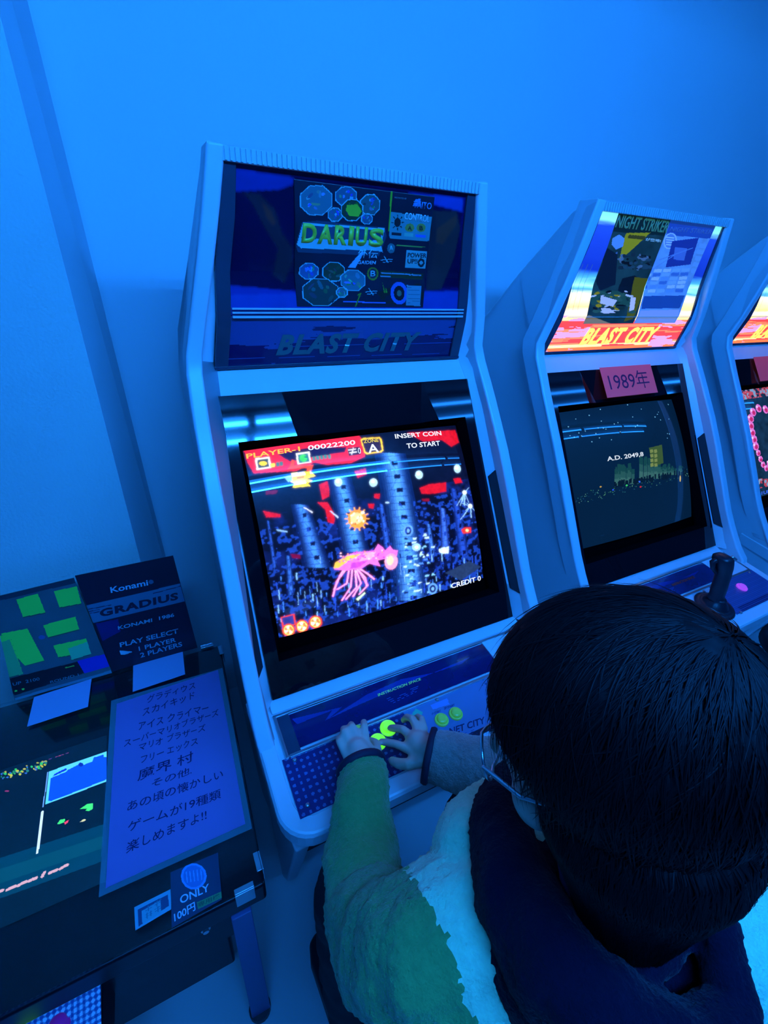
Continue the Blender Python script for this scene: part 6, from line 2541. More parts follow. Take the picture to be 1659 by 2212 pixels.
    pa = metric(parse(ART_PLATE, 4)) if kind == 0 else []
    if pa:
        base_img = img; img = raster([a for a in pa if a[0] != 'T'], W0, H0, base_img)
    plate = painted('deck_plate', PP, img, M['print'], root, pa)
    # instruction card window
    def PI(u, v):
        x = -.288 + .476 * np.asarray(u); y = -.040 - .070 * np.asarray(v)
        return np.stack([x, y, .824 + (y + .118) * S8 + .0035 + 0 * x], 1)
    img = np.empty((80, 400, 3)); img[:] = lin((14, 22, 82) if kind == 0 else (30, 50, 105)); img *= (0.7 + .5 * noise2(400, 80, (9, 2), 3 + kind))[:, :, None]
    pi = metric(parse(ART_INST, 4), -.040, -.070, -.288, .476)
    img = raster([a for a in pi if a[0] != 'T'], 400, 80, img)
    tx = [a for a in pi if a[0] == 'T'] if kind == 0 else [('T', lin((220, 90, 40)), 'INSTRUCTION SPACE', np.array([[.58, .55], [.80, .55], [.58, .44]]), 'b')]
    painted('instruction_card', PI, img, art_mat('card_under_acrylic', 0, 1.0, .1, 1.0), root, tx)
    m = MB()
    for (xa, xb, ya, yb) in ((-.310, .318, -.1205, -.1145), (-.318, .318, -.036, -.030), (-.318, -.312, -.1205, -.030), (.312, .318, -.1205, -.030)):
        m.prism([cp_pt(xa, ya, 0), cp_pt(xb, ya, 0), cp_pt(xb, yb, 0), cp_pt(xa, yb, 0)], [cp_pt(xa, ya, .005), cp_pt(xb, ya, .005), cp_pt(xb, yb, .005), cp_pt(xa, yb, .005)])
    m.build('metal_trim', M['metal'], root, bevel=.001)
    for (xa, xb, ya, yb) in ((-.312, -.288, -.114, -.036), (.190, .312, -.114, -.036)):
        m = MB(); m.prism([cp_pt(xa, ya, 0), cp_pt(xb, ya, 0), cp_pt(xb, yb, 0), cp_pt(xa, yb, 0)], [cp_pt(xa, ya, .003), cp_pt(xb, ya, .003), cp_pt(xb, yb, .003), cp_pt(xa, yb, .003)])
        m.build('end_plate', M['smoke'] if xa < 0 else M['white'], root)
    AX = Vector((0, -math.sin(math.radians(8)), math.cos(math.radians(8))))
    sc = [(-.304, -.126), (-.307, -.207), (.008, -.1225), (.304, -.126), (.307, -.207), (-.09, -.222)] if kind == 0 else [(.065, -.126), (.09, -.222), (-.027, -.222), (.032, -.222), (-.304, -.126), (.304, -.126), (-.307, -.207)]
    for x, y in sc:
        m = MB(); m.lathe(cp_pt(x, y, .0), AX, [(.0042, 0), (.0042, .002), (.003, .0036), (.0008, .0042)], 14); m.build('screw', M['metal'], root, smooth=False)
    def button(x, y, r, mt, name='button', label=None):
        m = MB(); m.lathe(cp_pt(x, y, .001), AX, [(r, 0), (r, .003), (r * .93, .0048), (r * .80, .005), (r * .78, .0045)], 32)
        b = m.build(name, mt, root, smooth=False)
        m = MB(); m.lathe(cp_pt(x, y, .003), AX, [(r * .72, 0), (r * .72, .005), (r * .66, .007), (r * .40, .0078), (.0005, .0080)], 32)
        c = m.build('plunger', mt, b, smooth=False)
        for q in (b, c): q.data.shade_smooth()
        if label: b['label'] = label
        return b
    if kind == 0:
        button(-.148, -.156, .0165, M['green'], label='glowing green push button'); button(-.117, -.139, .0165, M['green'], label='glowing green push button')
        button(-.008, -.166, .0145, M['lime'], label='dull green start button'); button(.027, -.166, .0145, M['lime'], label='dull green start button')
        m = MB(); b0 = cp_pt(-.19, -.148, 0)
        m.lathe(b0, AX, [(.018, 0), (.018, .002), (.006, .003), (.005, .035), (.005, .036)], 24); j = m.build('joystick', M['metal'], root, smooth=True)
        m = MB(); m.ell(b0 + AX * .046, (.0165, .0165, .0165)); k = m.build('ball_top', M['lime'], j, smooth=True)
    elif kind == 1:
        # flight stick: round base, collar, angled grip with trigger and thumb hat
        b0 = cp_pt(.034, -.177, 0)
        m = MB(); m.lathe(b0, AX, [(.052, 0), (.053, .004), (.050, .008), (.040, .010), (.034, .0085), (.033, .014), (.024, .022), (.018, .032), (.017, .034)], 40)
        j = m.build('flight_stick', M['dark'], root); j.data.shade_smooth(); j.data.materials[0] = M['stick']
        tp = b0 + Vector((0.006, -.004, .150))
        m = MB(); R = []
        for k, (h, rx, ry, ox, oy) in enumerate([(.020, .020, .020, 0, 0), (.030, .022, .021, 0, 0), (.040, .017, .018, 0, 0), (.060, .018, .019, 0, -.001), (.085, .0175, .0185, .001, -.002), (.105, .018, .019, .002, -.002),
                                                (.118, .019, .021, .001, 0), (.132, .021, .024, -.003, .001), (.146, .022, .026, -.006, .003), (.157, .021, .025, -.008, .003), (.163, .016, .019, -.009, .002), (.165, .008, .01, -.009, .002)]):
            R.append([b0 + AX * h + Vector((-.04 * h, .28 * h, 0)) + Vector((ox + rx * math.copysign(abs(math.cos(t)) ** .75, math.cos(t)), oy + ry * math.copysign(abs(math.sin(t)) ** .75, math.sin(t)), 0)) for t in [i * 2 * math.pi / 24 for i in range(24)]])
        m.rings(R); g = m.build('grip', M['stick'], j); g.data.shade_smooth()
        m = MB(); m.tube([b0 + Vector((-.024, .032, .150)), b0 + Vector((-.040, .034, .142)), b0 + Vector((-.035, .030, .124)), b0 + Vector((-.022, .024, .110))], [.008, .008, .006, .005]); t = m.build('trigger', M['stick'], g); t.data.shade_smooth()
        m = MB(); m.tube([b0 + Vector((.006, .014, .158)), b0 + Vector((.012, .008, .153))], [.005, .005]); m.build('thumb_button', M['metal'], g, smooth=True)
        button(.202, -.159, .0155, M['magenta'], label='magenta push button'); button(-.16, -.16, .0155, M['magenta'], label='magenta push button')
    else:
        for x, y in ((-.11, -.16), (-.07, -.15), (.10, -.16)): button(x, y, .0155, M['magenta'])
        m = MB(); b0 = cp_pt(-.19, -.16, 0); m.lathe(b0, AX, [(.018, 0), (.006, .003), (.005, .035), (.005, .036)], 24); j = m.build('joystick', M['metal'], root, smooth=True)
        m = MB(); m.ell(b0 + AX * .046, (.0165, .0165, .0165)); m.build('ball_top', M['magenta'], j, smooth=True)
    return root


M['stick'] = mat('stick_rubber', (0.012, 0.014, 0.022), 0.38)

# ---- pictures
a_scr = parse(ART_SCREEN); a_scr2 = parse(ART_SCREEN2)
Wd, Hd = 480, 360
n = noise2(Wd, Hd, (12, 10), 1); yy, xx = np.mgrid[0:Hd, 0:Wd] / np.array([Hd, Wd])[:, None, None]
bg = lin((5, 10, 38)) * (0.5 + n[:, :, None]) + lin((8, 30, 110)) * (np.clip(n - .52, 0, 1) * 3)[:, :, None] * (yy > .35)[:, :, None]
img1 = raster(a_scr, Wd, Hd, bg)
city = noise2(Wd, Hd, (60, 60), 9, 2)
mask = (yy > .42) & (city > .58) & (img1.sum(2) < .12)
img1[mask] += lin((20, 60, 170)) * .8
def soften(a, k):
    for _ in range(k):
        b = np.pad(a, ((1, 1), (1, 1), (0, 0)), 'edge'); a = a * .4 + (b[:-2, 1:-1] + b[2:, 1:-1] + b[1:-1, :-2] + b[1:-1, 2:]) * .15
    return a
img1 = img1 * (0.78 + .5 * noise2(Wd, Hd, (90, 70), 77, 2))[:, :, None]
img1 = soften(img1, 1) + soften(img1, 14) * .35     # glow of the tube
img1[::3] *= 0.85                                    # scan lines
bg2 = np.empty((Hd, Wd, 3)); bg2[:] = lin((4, 32, 62)); bg2 *= (1.0 + .2 * noise2(Wd, Hd, (3, 3), 2))[:, :, None]
bg2[: int(Hd * .4)] *= 1.0
img2 = raster(a_scr2, Wd, Hd, bg2)
# third screen: pink bead creature curled over a stone floor
n3 = noise2(240, 180, (26, 20), 7); bg3 = lin((20, 50, 80)) * (0.35 + 1.2 * n3[:, :, None]); n4 = noise2(240, 180, (40, 30), 12)
rim = np.zeros((180, 240), bool); rim[:16] = True; rim[150:166] = True; rim[:, :6] = True
bg3[rim & (n4 > .45)] = lin((190, 70, 90)); bg3[rim & (n4 > .6)] = lin((120, 160, 200))
beads = []
for k, (u, v) in enumerate([(.36, .25), (.29, .21), (.22, .19), (.155, .215), (.115, .27), (.10, .335), (.10, .40), (.105, .465), (.11, .53), (.125, .595), (.14, .655), (.16, .71), (.19, .75), (.22, .71), (.42, .31), (.46, .38), (.47, .46), (.60, .5), (.66, .44), (.72, .5)]):
    t = np.linspace(0, 2 * math.pi, 14)[:-1]; r = .030 if k < 9 or k > 13 else .022
    beads.append(('P', lin((225, 120, 215)), np.stack([u + r * np.cos(t), v + r * 1.35 * np.sin(t)], 1)))
    beads.append(('P', lin((190, 40, 110)), np.stack([u + .005 + r * .55 * np.cos(t), v + .008 + r * .7 * np.sin(t)], 1)))
    beads.append(('P', lin((245, 210, 250)), np.stack([u - .013 + r * .3 * np.cos(t), v - .016 + r * .4 * np.sin(t)], 1)))
img3 = raster(beads, 240, 180, bg3)
t3 = [('T', lin((60, 110, 255)), '1UP', np.array([[.13, .985], [.22, .985], [.13, .955]]), 'b')]


def marq_sky(w, h, low, seed=4):
    """the factory artwork behind the flyers: night sky over a striped yellow and red dawn"""
    n = noise2(w, h, (3, 16), seed); y = np.linspace(0, 1, h)[:, None] * np.ones((1, w)); x = np.linspace(0, 1, w)[None] * np.ones((h, 1))
    if low:
        img = np.empty((h, w, 3)); img[:] = lin((225, 60, 60)); s = noise2(w, h, (2, 14), seed + 2)
        img[s > .55] = lin((245, 120, 80)); img[(y < .12) | ((y > .82) & (s > .4))] = lin((255, 215, 140)); img[(y > .9)] = lin((250, 110, 60))
        sm = (noise2(w, h, (6, 9), 31) > .56) & (np.abs(x - .5) > .26); img[sm] = lin((190, 140, 190))
        return img
    yb = y + (n - .5) * .10
    stops = [(0, (90, 190, 215)), (.10, (120, 205, 215)), (.16, (20, 60, 170)), (.55, (10, 40, 150)), (.64, (60, 150, 215)), (.70, (150, 225, 225)), (.75, (60, 150, 200)), (.80, (235, 240, 190)), (.88, (255, 235, 150)), (.93, (245, 190, 120)), (.97, (255, 225, 190)), (1.2, (255, 230, 160))]
    img = np.stack([np.interp(yb, [s[0] for s in stops], [lin(s[1])[c] for s in stops]) for c in range(3)], 2)
    g = lin((30, 60, 60)); grid = ((x * w).astype(int) % 9 == 0) & (x < .10) & (y > .5) & (y < .95); img[grid] = img[grid] * .5 + g
    return img


def plane_unlit(w, h):
    img = np.empty((h, w, 3)); n = noise2(w, h, (6, 5), 21)
    img[:] = lin((8, 20, 95)); return img * (0.75 + .5 * n[:, :, None])


up1 = raster(parse(ART_M1U), 280, 150, plane_unlit(280, 150))
sm = noise2(280, 150, (7, 6), 8)
up1 = up1 * (0.5 + .35 * sm[:, :, None])
for k in range(2): up1[1:-1, 1:-1] = (up1[:-2, 1:-1] + up1[2:, 1:-1] + up1[1:-1, :-2] + up1[1:-1, 2:]) / 4
lw1 = np.empty((60, 280, 3)); lw1[:] = lin((10, 18, 95)); sp = noise2(280, 60, (5, 8), 15); yl = np.linspace(0, 1, 60)[:, None]
lw1[(sp + (1 - yl) * .55) > .80] = lin((60, 95, 170)); lw1[:6] = lin((70, 110, 170))
lw1 = raster(parse(ART_M1L), 280, 60, lw1) * .6
yt = [('T', lin((45, 100, 100)), 'BLAST CITY', np.array([[.205, .77], [.80, .77], [.205, .36]]), 'bsw')]
BCITY = [('T', lin((255, 235, 90)), 'BLAST CITY', np.array([[.22, .80], [.78, .80], [.22, .34]]), 'bsw')]

cab1 = make_cabinet(0.0, 'unlit-marquee arcade cabinet showing a spaceship game, played by the child', img1, a_scr, 1.35, up1, [], lw1, yt, 0.0, 0)
u2 = marq_sky(280, 150, False); l2 = marq_sky(280, 60, True)
cab2 = make_cabinet(CY, 'middle arcade cabinet with glowing marquee, dim night city screen and black flight stick', img2, a_scr2, 1.0, u2, [], l2, BCITY, 1.75, 1)
cab3 = make_cabinet(CY * 2, 'arcade cabinet at the right edge of the row, a pink beaded creature on its screen', img3, t3, 1.1, marq_sky(280, 150, False, 6), [], marq_sky(280, 60, True, 9), BCITY, 1.75, 2)


def sheet_on(P0, quad, cx):
    """quad of (u,v) corners on surface P0 -> P(u,v) for a sheet lying on it"""
    q = np.array(quad); q[:, 1] = np.clip(q[:, 1], .03, 1.09)
    def P(u, v):
        u = np.asarray(u); v = np.asarray(v)
        a = q[0] * ((1 - u) * (1 - v))[:, None] + q[1] * (u * (1 - v))[:, None] + q[2] * (u * v)[:, None] + q[3] * ((1 - u) * v)[:, None]
        X = P0(a[:, 0], a[:, 1], .0056); X[:, 0] += cx; return X
    return P


# flyers held in the marquees
af = parse(ART_F1); bgf = np.empty((170, 210, 3)); bgf[:] = lin((8, 20, 42)); bgf *= (0.6 + .8 * noise2(210, 170, (6, 6), 33))[:, :, None]
fl = painted('game_flyer', sheet_on(PU, FLYER1, 0.0), raster(af, 210, 170, bgf), M['print'], None, af, lift=.0006, thick=0)
tag(fl, 'dark flyer with framed ship pictures and a control guide inside the unlit marquee', 'flyer', 'flyers in the marquees')
back = art_mat('flyer_backlit', 0.5, 0.6, 0.35, 0.2)
af = parse(ART_F2A); bgf = np.empty((190, 110, 3)); bgf[:] = lin((22, 62, 70)); bgf *= (0.5 + noise2(110, 190, (5, 8), 35))[:, :, None]
fl = painted('game_flyer', sheet_on(PU, FLYER2A, CY), raster(af, 110, 190, bgf), back, None, af, thick=0)
tag(fl, 'green backlit flyer with yellow star shape and vehicle, left one in the glowing marquee', 'flyer', 'flyers in the marquees')
af = parse(ART_F2B); bgf = np.empty((190, 110, 3)); bgf[:] = lin((70, 140, 215)); bgf *= (0.7 + .5 * noise2(110, 190, (8, 14), 37))[:, :, None]
fl = painted('game_flyer', sheet_on(PU, FLYER2B, CY), raster(af, 110, 190, bgf), art_mat('guide_backlit', 0.7, 0.6, 0.35, 0.2), None, af, thick=0)
tag(fl, 'pale blue backlit instruction sheet, right of the green flyer in the glowing marquee', 'flyer', 'flyers in the marquees')

for f in [o for o in COL.objects if o.name.startswith('game_flyer')]:
    sd = f.modifiers.new('thickness', 'SOLIDIFY'); sd.thickness = .0005; sd.offset = -1

# year cards stuck to the top of two bezels
def year_card(cx, xa, xb, ta, tb, txt, label):
    q = [Vector((cx, 0, 0)) + bez(x, t, o) for x, t, o in ((xa, ta, .012), (xb, ta, .012), (xb, tb, .020), (xa, tb, .020))]
    img = np.empty((40, 80, 3)); img[:] = lin((245, 85, 100)) * 1.0
    T = [('T', lin((60, 25, 70)), txt, np.array([[.10, .80], [.88, .80], [.10, .18]]), '')] if txt else []
    o = painted('year_card', bilin([tuple(p) for p in q]), img, art_mat('pink_card_warm_glow', 0.16, 1.0, .3, .6), None, T, thick=.0006)  # slight emission stands in for warm marquee light falling on the card
    tag(o, label, 'card', 'year cards on the bezels')
year_card(CY, -.095, .135, -.005, .145, '1989年', 'pink handwritten card reading 1989, taped above the dim city screen')
year_card(CY * 2, -.16, .07, -.005, .145, '', 'pink card taped above the screen of the cabinet at the right edge')


# ------------------------------------------------------------------ cocktail table
M['tabletop'] = mat('black_table_laminate', (0.003, 0.004, 0.008), 0.35, coat=0.0, spec=0.3)
M['leg'] = mat('blue_grey_leg', (0.10, 0.12, 0.28), 0.45)
M['clear'] = bpy.data.materials.new('clear_glass'); M['clear'].use_nodes = True
N = M['clear'].node_tree; N.nodes.clear()
g1 = N.nodes.new('ShaderNodeBsdfTransparent'); g1.inputs[0].default_value = (0.93, 0.97, 0.97, 1)
g2 = N.nodes.new('ShaderNodeBsdfGlossy'); g2.inputs['Roughness'].default_value = 0.04
gf = N.nodes.new('ShaderNodeFresnel'); gf.inputs[0].default_value = 1.28
gm = N.nodes.new('ShaderNodeMixShader'); go = N.nodes.new('ShaderNodeOutputMaterial')
N.links.new(gf.outputs[0], gm.inputs[0]); N.links.new(g1.outputs[0], gm.inputs[1]); N.links.new(g2.outputs[0], gm.inputs[2]); N.links.new(gm.outputs[0], go.inputs[0])
M['film'] = mat('laminate_film', (0.25, 0.42, 0.5), 0.3, coat=0.4)
M['film'].node_tree.nodes['Principled BSDF'].inputs['Alpha'].default_value = 0.30

TZ = 0.70
table = empty('cocktail_table', (-0.80, 0.07, FZ), 'black cocktail arcade table with a game glowing under its glass top, left of the cabinets', 'arcade table')
def tb(m, name, mt, parent=None, **k):
    m.v = [(x + 0.80, y - 0.07, z - FZ) for x, y, z in m.v]
    if parent is not None and parent is not table:
        pass
    return m.build(name, mt, parent or table, **k)
CR = [(-1.26, .374), (-.363, .372), (-.395, -.234), (-1.26, -.234)]      # table top corners
def slab(c, z0, z1, grow=0.0):
    cx = sum(p[0] for p in c) / 4; cy = sum(p[1] for p in c) / 4
    q = [(x + grow * (1 if x > cx else -1), y + grow * (1 if y > cy else -1)) for x, y in c]
    m = MB(); m.prism([(x, y, z0) for x, y in q], [(x, y, z1) for x, y in q]); return m
tb(slab(CR, .640, .6905), 'top_board', M['tabletop'], bevel=.006, seg=3)
tb(slab(CR, .694, .700, -.002), 'glass_top', M['clear'])
tb(slab(CR, .500, .640, -.030), 'apron', M['tabletop'], bevel=.004)
m = MB(); m.box(-1.18, -.47, -.17, .32, .30, .51); tb(m, 'monitor_box', M['dark'], bevel=.006)
for x, y in ((-.442, -.205), (-.415, .33), (-1.21, -.205), (-1.21, .33)):
    m = MB(); m.prism([(x - .020, y - .012, FZ), (x + .022, y - .012, FZ), (x + .022, y + .012, FZ), (x - .020, y + .012, FZ)],
                      [(x - .017, y - .012, .586), (x + .019, y - .012, .586), (x + .019, y + .012, .586), (x - .017, y + .012, .586)])
    l = tb(m, 'leg', M['leg'], bevel=.002)
    m = MB(); m.cyl((x, y, FZ - 0.0), (x, y, FZ + .018), .024, n=20); f = tb(m, 'foot', M['dark'], l)
def clip(cx, cy, sx, sy):
    for ax in (0, 1):
        m = MB(); a, b = .018, .050
        if ax == 0:
            xs = sorted((cx - sx * a, cx - sx * b)); m.box(xs[0], xs[1], min(cy, cy - sy * .009), max(cy, cy - sy * .009) + 0, .700, .7028)
            ys = sorted((cy, cy + sy * .003)); m.box(xs[0], xs[1], ys[0], ys[1], .668, .7028)
        else:
            ys = sorted((cy - sy * a, cy - sy * b)); m.box(min(cx, cx - sx * .009), max(cx, cx - sx * .009), ys[0], ys[1], .700, .7028)
            xs = sorted((cx, cx + sx * .003)); m.box(xs[0], xs[1], ys[0], ys[1], .668, .7028)
        tb(m, 'corner_clip', M['metal'], bevel=.001)
clip(-.395, -.234, 1, -1); clip(-.363, .372, 1, 1); clip(-1.26, -.234, -1, -1); clip(-1.26, .374, -1, 1)
# the picture of the monitor lying under the glass
at = parse(ART_TABLE, 4)
X0, X1, Y0, Y1 = -1.02, -.635, .19, -.115
bgt = np.empty((300, 360, 3)); bgt[:] = lin((1, 14, 34)); yv = np.linspace(0, 1, 300)[:, None, None]
bgt = bgt * (0.7 + .6 * noise2(360, 300, (3, 3), 50)[:, :, None]) + lin((0, 10, 18)) * yv
for a in at:
    pass
it = raster(at, 360, 300, bgt, (X0, X1, Y0, Y1))
def PTm(u, v):
    u = np.asarray(u); v = np.asarray(v); return np.stack([u + .80, v - .07, np.full(u.shape, .6925 - FZ)], 1)
painted('monitor_picture', PTm, it, art_mat('table_screen', 1.7, 0.03, .2, 0.0), table, (), (X0, X1, Y0, Y1))
# player control shelf on the front of the table
cp = MB(); cp.prism([(-1.05, -.345, .50), (-.662, -.345, .50), (-.655, -.20, .52), (-1.05, -.20, .52)], [(-1.05, -.355, .575), (-.664, -.355, .575), (-.656, -.20, .605), (-1.05, -.20, .605)])
shelf = tb(cp, 'control_shelf', M['tabletop'], bevel=.003)
hs = np.empty((120, 300, 3)); hs[:] = lin((120, 150, 190)); X, Y = np.meshgrid(np.linspace(0, .39, 300), np.linspace(0, .155, 120))
hs[((X * 1000 / 8.0 % 1 - .5) ** 2 + (Y * 1000 / 8.0 % 1 - .5) ** 2 < .10)] = lin((225, 240, 255)); hs[(((X + .004) * 1000 / 8.0 % 1 - .5) ** 2 + ((Y + .004) * 1000 / 8.0 % 1 - .5) ** 2 < .09)] = lin((40, 80, 150))
def PS(u, v):
    u = np.asarray(u); v = np.asarray(v); return np.stack([-1.048 + .388 * u + .80, -.203 - .150 * v - .07, .6058 - .029 * v - FZ], 1)
hp = painted('perforated_plate', PS, hs, art_mat('plate_metal', 0, 1.0, .35, .4), shelf)
for x, y, mt, nm in ((-.716, -.238, 'purple', 'purple push button'), (-.758, -.242, 'green', 'green push button'), (-.80, -.25, 'purple', 'purple push button')):
    m = MB(); b = (x, y, .601 - (-.203 - y) * .19 * 1.0)
    m.lathe(b, (0, .19, 1), [(.0165, 0), (.0165, .004), (.0145, .006), (.012, .006), (.012, .011), (.010, .013), (.0006, .0135)], 28)
    q = tb(m, 'button', M[mt], shelf); q.data.shade_smooth(); q['label'] = nm
m = MB(); m.cyl((-.50, -.262, .612), (-.50, -.279, .612), .008, n=16); m.cyl((-.50, -.279, .612), (-.50, -.283, .612), .005, n=16)
m.v = [(x, y + .058, z) for x, y, z in m.v]; tb(m, 'lock', M['metal'])

# ---- things lying on the table
def flat(name, q, z, img, arts, mt, label, cat, group=None, hand=0.0, thick=.0008, ext=None):
    c = [(x, y, z) for x, y in q]
    o = painted(name, bilin(c), img, mt, None, arts, thick=thick)
    return tag(o, label, cat, group)
film = MB(); film.prism([(x, y, TZ + .0001) for x, y in LAM], [(x, y, TZ + .0006) for x, y in LAM])
# handwritten sheet: picture space is metric, so map the metres straight to the table
sheet = np.empty((4, 4, 3)); sheet[:] = lin((198, 142, 216))
sg = parse(ART_SIGN, 4)
sign = MB(); sign.prism([(x, y, TZ + .0007) for x, y in SIGN], [(x, y, TZ + .0015) for x, y in SIGN])
sv = empty('paper_sign', (-.51, .07, TZ), 'laminated lilac sheet with handwritten Japanese game list on the glass tabletop', 'sign')
for mm_, nm_, mt_ in ((film, 'laminate', M['film']), (sign, 'sheet', mat('lilac_paper', tuple(lin((160, 112, 176))), .5, coat=.4))):
    mm_.v = [(x + .51, y - .07, z - TZ) for x, y, z in mm_.v]; mm_.build(nm_, mt_, sv)
def PW(u, v):
    u = np.asarray(u); v = np.asarray(v); return np.stack([u + .51, v - .07, np.full(u.shape, .0016)], 1)
ink = painted('handwriting', PW, np.zeros((1, 1, 3)), art_mat('marker_ink', 0, 1.0, .6, 0), sv, sg, (-.50, -.4999, .05, .0499), hand=.0006, lift=.0003)
ink['label'] = 'dark marker handwriting'
one = np.empty((60, 40, 3)); one[:] = lin((14, 50, 82))
a1 = parse(ART_S1)
flat('coin_sticker', STICK1, TZ + .0012, raster(a1, 40 * 3, 60 * 3, lin((14, 50, 82))), a1, M['print'], 'dark sticker reading ONLY 100 yen with a coin picture, on the table edge', 'sticker')
a2 = parse(ART_S2)
MARKS = [('L', lin((60, 130, 150)), .03, np.array(q) / 100) for q in ([(28, 32), (46, 30)], [(30, 42), (45, 40)], [(37, 26), (37, 48)], [(54, 28), (72, 26)], [(56, 38), (71, 36)], [(62, 24), (60, 48)], [(30, 60), (46, 58)], [(33, 54), (33, 78)], [(43, 54), (43, 76)], [(30, 70), (46, 68)], [(54, 58), (72, 55)], [(56, 68), (70, 66)], [(63, 52), (63, 76)])]
flat('mark_sticker', STICK2, TZ + .0012, raster(a2 + MARKS, 90, 50, lin((110, 185, 200))), [], M['print'], 'pale framed sticker left of the ONLY 100 yen sticker', 'sticker')
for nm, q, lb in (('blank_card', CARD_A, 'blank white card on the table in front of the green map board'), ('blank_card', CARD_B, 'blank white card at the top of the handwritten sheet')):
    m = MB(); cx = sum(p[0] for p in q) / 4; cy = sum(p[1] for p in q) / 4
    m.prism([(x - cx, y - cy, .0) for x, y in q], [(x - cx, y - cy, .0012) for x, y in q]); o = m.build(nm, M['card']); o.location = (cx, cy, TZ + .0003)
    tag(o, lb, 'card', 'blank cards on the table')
# ---- two boards standing at the back edge of the table
def board(nm, q, art, bg, label, res, z=0):
    def pos(u, v): return (u, .450 + (.372 - .450) * v - z, .952 + (.700 - .952) * v)
    c = [pos(*p) for p in q]; c[2] = (c[2][0], .372 - z, .701); c[3] = (c[3][0], .372 - z, .701)
    r = empty(nm, (0, 0, 0), label, 'game board', 'boards standing behind the table')
    a = parse(art); painted('printed_face', bilin(c), raster(a, res[0], res[1], bg), M['print'], r, a, thick=.003)
    m = MB(); x = (c[2][0] + c[3][0]) / 2
    m.prism([(x - .012, .378 - z, .701), (x + .012, .378 - z, .701), (x + .012, .43, .701), (x - .012, .43, .701)], [(x - .012, .425 - z, .84), (x + .012, .425 - z, .84), (x + .012, .43, .84), (x - .012, .43, .84)])
    m.build('stand', M['dark'], r)
    return r
bgp = np.empty((220, 180, 3)); bgp[:] = lin((8, 14, 38))
board('game_board', P2, ART_P2, bgp, 'black title screen board with white and grey lettering standing behind the table', (180, 220))
bgp = np.empty((220, 180, 3)); bgp[:] = lin((68, 88, 92)); bgp *= (0.85 + .3 * noise2(180, 220, (4, 4), 60))[:, :, None]
board('game_board', P1, ART_P1, bgp, 'green and grey map board standing left of the black title board', (180, 220), .004)
# a third, mostly out of the frame
m = MB()

# ------------------------------------------------------------------ stools
def stool(x, y, label, seat_z=.55, r=.165, rot=0):
    s = empty('round_stool', (x, y, FZ), label, 'stool', 'round stools at the cabinets')
    h = seat_z - FZ
    m = MB(); m.lathe((0, 0, h - .07), (0, 0, 1), [(r * .90, 0), (r, .012), (r, .045), (r * .96, .062), (r * .80, .070), (.001, .071)], 40); q = m.build('seat', M['dark'], s); q.data.shade_smooth()
    m = MB(); m.cyl((0, 0, .02), (0, 0, h - .07), .026, n=20); m.build('post', M['metal'], s, smooth=False)
    m = MB(); m.lathe((0, 0, 0), (0, 0, 1), [(.17, 0), (.17, .008), (.15, .018), (.04, .03), (.03, .035)], 40); m.build('foot_plate', M['dark'], s)
    return s


# ------------------------------------------------------------------ the child at the first cabinet
from mathutils import noise as mn


def blob(name, m, mt, parent, voxel=.005, smooth=6, fuzz=0.0, fscale=140.0, fold=0.0, foldscale=14.0):
    """melt overlapping closed shapes into one continuous surface"""
    o = obj(name + '_build', m.v, m.f)
    r = o.modifiers.new('r', 'REMESH'); r.mode = 'VOXEL'; r.voxel_size = voxel
    s = o.modifiers.new('s', 'SMOOTH'); s.factor = .5; s.iterations = smooth
    dg = bpy.context.evaluated_depsgraph_get(); dg.update()
    me = bpy.data.meshes.new_from_object(o.evaluated_get(dg))
    bpy.data.objects.remove(o)
    me.name = name
    if fuzz or fold:
        nv = len(me.vertices); co = np.empty(nv * 3); no = np.empty(nv * 3)
        me.vertices.foreach_get('co', co); me.vertices.foreach_get('normal', no); co = co.reshape(-1, 3); no = no.reshape(-1, 3)
        d = np.array([(fold * mn.noise(Vector((c[0] * foldscale * .55, c[1] * foldscale * 1.3, c[2] * foldscale * 1.6))) if fold else 0) +
                      (fuzz * mn.noise(Vector(c) * fscale) + fuzz * .6 * mn.noise(Vector(c) * fscale * 2.3) if fuzz else 0) for c in co])
        me.vertices.foreach_set('co', (co + no * d[:, None]).ravel())
    me.materials.clear(); me.materials.append(mt); me.shade_smooth()
    q = bpy.data.objects.new(name, me); COL.objects.link(q)
    if parent: q.parent = parent
    return q


def fleece(name, col, sh=0.3):
    return mat(name, col, 0.95, sheen=sh, bump=0.55, bscale=330, var=0.16, vscale=120, spec=0.1)


M['skin'] = mat('skin', (0.62, 0.42, 0.33), 0.5, var=0.03)
M['cream'] = fleece('cream_fleece', (0.45, 0.80, 0.48))
M['mustard'] = fleece('mustard_fleece', (0.10, 0.30, 0.085))
M['greyf'] = fleece('grey_fleece', (0.32, 0.25, 0.22))
M['navy'] = fleece('navy_fleece', (0.004, 0.003, 0.014), 0.06)
M['cuff'] = mat('navy_binding', (0.008, 0.007, 0.03), 0.7)
M['trouser'] = mat('black_trousers', (0.010, 0.012, 0.018), 0.8)
M['hair'] = mat('black_hair', (0.003, 0.003, 0.004), 0.6, spec=0.15)
M['hair2'] = mat('black_hair_strands', (0.003, 0.003, 0.004), 0.5, spec=0.13)
M['shirt'] = mat('shirt_collar', (0.02, 0.035, 0.09), 0.8)

HC = Vector((-.132, -.527, 1.297))
yaw, pit = math.radians(36), math.radians(-24)
HR = Matrix.Rotation(yaw, 3, 'Z') @ Matrix.Rotation(pit, 3, 'X')
def hp(x, y, z): return HC + HR @ Vector((x, y, z))

